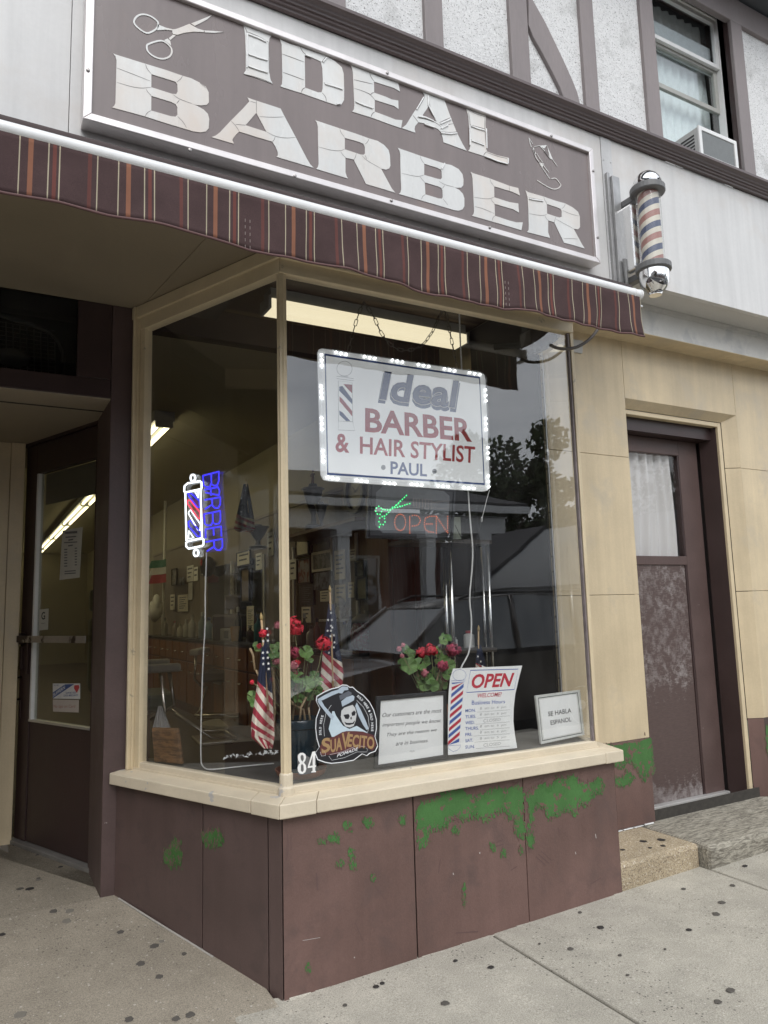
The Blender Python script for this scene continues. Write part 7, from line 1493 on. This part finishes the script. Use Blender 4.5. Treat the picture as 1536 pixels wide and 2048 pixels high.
for y in (-1.8, -2.4):
    mb = MB(); mb.lathe((CX+2.75, y, ZR+.6), [(.20, 0), (.24, .25), (.20, .55), (.10, .62), (.11, .80), (.02, .84)], 12); obj('seat', mb, plain('dark_seat', (.05, .05, .05), .8), car, smooth=True)
# house with a porch
hs2 = thing('porch_house', 'single storey brick house with a white columned porch across the street', 'house', (8, -11, 0))
HWH = mat('house_white_paint', (.66, .67, .68), .6, .05); HRF = mat('dark_shingle_roof', (.055, .055, .06), .9, .2, 4, .3, 30)
HBR = NT('old_red_brick'); bt = HBR.n('TexBrick'); HBR.l(HBR.pos((1, 1, 1)), bt.inputs[0]); bt.inputs['Scale'].default_value = 4; bt.inputs[1].default_value = (.16, .055, .04, 1); bt.inputs[2].default_value = (.11, .04, .032, 1); bt.inputs[3].default_value = (.25, .22, .2, 1); HBR = HBR.fin(bt.outputs[0], .85)
HX0, HX1 = -7.0, 11.55; ez = 3.53
mb = MB(); mb.box(HX0, HX1-1.0, -18.5, -10.9, -.1, 3.4); obj('wall', mb, HBR, hs2)
mb = MB(); rx = HX1+.15
for dz_ in (0, .12): mb.v += [(HX0-.3, -8.75, ez+.06+dz_), (rx, -8.75, ez+.06+dz_), (rx-.9, -13.5, 5.02+dz_), (HX0-.3, -13.5, 5.02+dz_), (rx, -18.9, ez+.06+dz_), (HX0-.3, -18.9, ez+.06+dz_)]
mb.f = [(0, 1, 2, 3), (3, 2, 4, 5), (6, 7, 8, 9), (9, 8, 10, 11), (0, 1, 7, 6), (1, 2, 8, 7), (2, 4, 10, 8), (0, 3, 9, 6), (3, 5, 11, 9)]; obj('roof', mb, HRF, hs2)
mb = MB(); mb.box(HX0-.35, rx+.04, -8.84, -8.73, ez-.05, ez+.11); obj('gutter', mb, HWH, hs2)
mb = MB(); mb.box(HX0-.2, HX1-.35, -9.2, -9.0, 3.02, 3.40); obj('porch_beam', mb, HWH, hs2); mb = MB(); mb.box(HX0, HX1-.3, -10.9, -9.0, 3.38, 3.42); obj('porch_ceiling', mb, HWH, hs2)
for x in (-5.6, -3.1, -.6, 1.9, 4.4, 6.85, 9.0, 10.55):
    mb = MB(); mb.box(x-.13, x+.13, -9.23, -8.97, -.05, 3.02); mb.box(x-.17, x+.17, -9.27, -8.93, 2.86, 3.019); obj('porch_column', mb, HWH, hs2)
mb = MB(); mb.box(HX0, HX1-.5, -10.9, -8.9, -.2, .14); obj('porch_floor', mb, KERB, hs2)
for x, w_, z0, z1 in ((8.05, 1.3, .7, 2.6), (5.6, 1.3, .7, 2.6), (1.0, 1.3, .7, 2.6), (-3.5, 1.3, .7, 2.6)):
    mb = MB(); fr4(mb, x-w_/2, x+w_/2, z0, z1, .07, -10.9, -10.84); wn = obj('window', mb, HWH, hs2); mb = MB(); mb.box(x-w_/2+.07, x+w_/2-.07, -10.895, -10.88, z0+.07, z1-.07); obj('pane', mb, CGL, wn)
mb = MB(); mb.box(3.1, 4.1, -10.9, -10.85, .14, 2.35); obj('door', mb, mat('house_door_red', (.20, .05, .04), .5), hs2)
mb = MB(); mb.box(4.0, 4.6, -13.6, -13.0, 4.8, 5.9); obj('chimney', mb, HBR, hs2)
# garage with a gable to the right, taller block to the left
ga = thing('gabled_garage', 'grey gabled garage beside the porch house across the street', 'garage', (14.6, -14, 0))
mb = MB(); mb.prism(front(-12.0), [(12.3, -.1), (17.6, -.1), (17.6, 1.75), (14.9, 3.5), (12.3, 1.75)], -6, 0); obj('wall', mb, mat('garage_grey_siding', (.24, .25, .26), .7, .06), ga)
mb = MB(); mb.v = [(12.05, -11.8, 1.62), (14.9, -11.8, 3.56), (17.85, -11.8, 1.62), (12.05, -18.2, 1.62), (14.9, -18.2, 3.56), (17.85, -18.2, 1.62)]; mb.f = [(0, 1, 4, 3), (1, 2, 5, 4)]; obj('roof', mb, HRF, ga, solid=.12)
mb = MB(); mb.box(13.3, 16.4, -12.0, -11.95, -.05, 1.6); obj('garage_door', mb, HWH, ga)
nb = thing('brick_block', 'three storey brick block further along the street', 'building', (-22, -14, 0))
mb = MB(); mb.box(-34, -9.0, -22, -9.5, -.1, 9.0); obj('wall', mb, HBR, nb); mb = MB(); mb.box(-34.2, -8.8, -22.2, -9.3, 9.01, 9.4); obj('cornice', mb, HWH, nb)
for i in range(8):
    for z in (1.2, 4.2, 7.0):
        mb = MB(); x = -32+i*3; fr4(mb, x, x+1.3, z, z+1.6, .08, -9.5, -9.43); wn = obj('window', mb, HWH, nb); mb = MB(); mb.box(x+.08, x+1.22, -9.49, -9.47, z+.08, z+1.52); obj('pane', mb, CGL, wn)
sb = thing('brown_shop_block', 'brown two storey shop block down the street on the near side', 'building', (-16, 5, 0))
mb = MB(); mb.box(-22, -5.5, 1.9, 12, -.1, 6.4); obj('wall', mb, BROWND, sb); mb = MB(); mb.box(-22.1, -5.4, 1.8, 12.1, 6.41, 6.8); obj('cornice', mb, TIMB, sb)
# trees
CROWN = NT('tree_foliage'); gi = CROWN.n('ObjectInfo'); n1 = CROWN.noise(CROWN.pos(), 1.1, 4); n2 = CROWN.noise(CROWN.pos(), 9, 2); CROWN = CROWN.fin(CROWN.scale(CROWN.mix(CROWN.ramp(n1, .4, .62), (.028, .042, .018), (.055, .075, .03)), CROWN.ramp(n2, .3, .7, .7, 1.3)), .8, None, 0, .2)
BARK = mat('bark', (.07, .055, .045), .9, .2, 20)
def tree(name, label, x, y, h, rx_, rz_, seed, n=1500, cz=None):
    r_ = random.Random(seed); th = thing(name, label, 'tree', (x, y, -.1)); cz = cz or h*.62
    mb = MB(); mb.tube([(x, y, -.15), (x+.05, y, h*.3), (x-.05, y+.1, h*.6)], [.22, .16, .08], 8); 
    for k in range(7): a = r_.random()*6.3; mb.tube([(x, y, h*(.3+.04*k)), (x+math.cos(a)*rx_*.4, y+math.sin(a)*rx_*.4, h*(.45+.05*k)), (x+math.cos(a)*rx_*.75, y+math.sin(a)*rx_*.75, h*(.55+.05*k))], [.07, .05, .02], 6)
    obj('trunk', mb, BARK, th, smooth=True); mb = MB()
    cl = [(Vector((r_.gauss(0, .5), r_.gauss(0, .5), r_.gauss(0, .45))), r_.uniform(.22, .42)) for _ in range(26)]
    for k in range(n):
        c, s_ = cl[r_.randrange(len(cl))]; a = Vector((r_.gauss(0, 1), r_.gauss(0, 1), r_.gauss(0, 1))).normalized(); q = c+a*s_*r_.uniform(.5, 1.0); p = Vector((x+q.x*rx_, y+q.y*rx_, cz+q.z*rz_)); u = Vector((r_.gauss(0, 1), r_.gauss(0, 1), r_.gauss(0, 1))).normalized(); v = u.orthogonal().normalized(); l_ = r_.uniform(.08, .17)
        mb.add([p-u*l_, p+v*l_*.6, p+u*l_, p-v*l_*.6], [(0, 1, 2, 3)])
    obj('crown', mb, CROWN, th, normals=False)
tree('leafy_tree', 'tall dark leafy tree behind the right end of the porch house', 17.4, -17.5, 8.2, 2.3, 2.7, 3, 8500, 4.8)
tree('leafy_tree', 'smaller leafy tree beyond the gabled garage', 21.5, -19, 7.0, 2.4, 2.0, 5, 3800, 4.0)
tree('leafy_tree', 'broad leafy tree far right along the street', 27.5, -15, 8.0, 3.0, 2.8, 6, 3600, 4.6)
tree('leafy_tree', 'leafy tree in front of the brick block', -7.3, -9.0, 6.5, 2.2, 2.0, 8, 3400, 4.2)
tree('leafy_tree', 'leafy tree far up the street behind the brick block', -40, -12, 9.5, 4, 3.4, 9, 1500, 5.5)
mb = MB(); r7 = random.Random(12)
for k in range(5200):
    a = r7.random()*math.pi*2; R_ = r7.uniform(52, 66); hgt = 4.5+2.2*mnoise.noise(Vector((math.cos(a)*6, math.sin(a)*6, 0)))+1.2*mnoise.noise(Vector((math.cos(a)*25, math.sin(a)*25, 3)))
    p = Vector((R_*math.cos(a), R_*math.sin(a), r7.random()**.8*hgt)); u = Vector((r7.gauss(0, 1), r7.gauss(0, 1), r7.gauss(0, 1))).normalized(); v = u.orthogonal().normalized(); l_ = r7.uniform(.5, 1.1); mb.add([p-u*l_, p+v*l_*.7, p+u*l_, p-v*l_*.7], [(0, 1, 2, 3)])
tag(obj('treeline', mb, CROWN, normals=False), 'far dark line of trees all round the horizon', 'trees', kind='stuff')
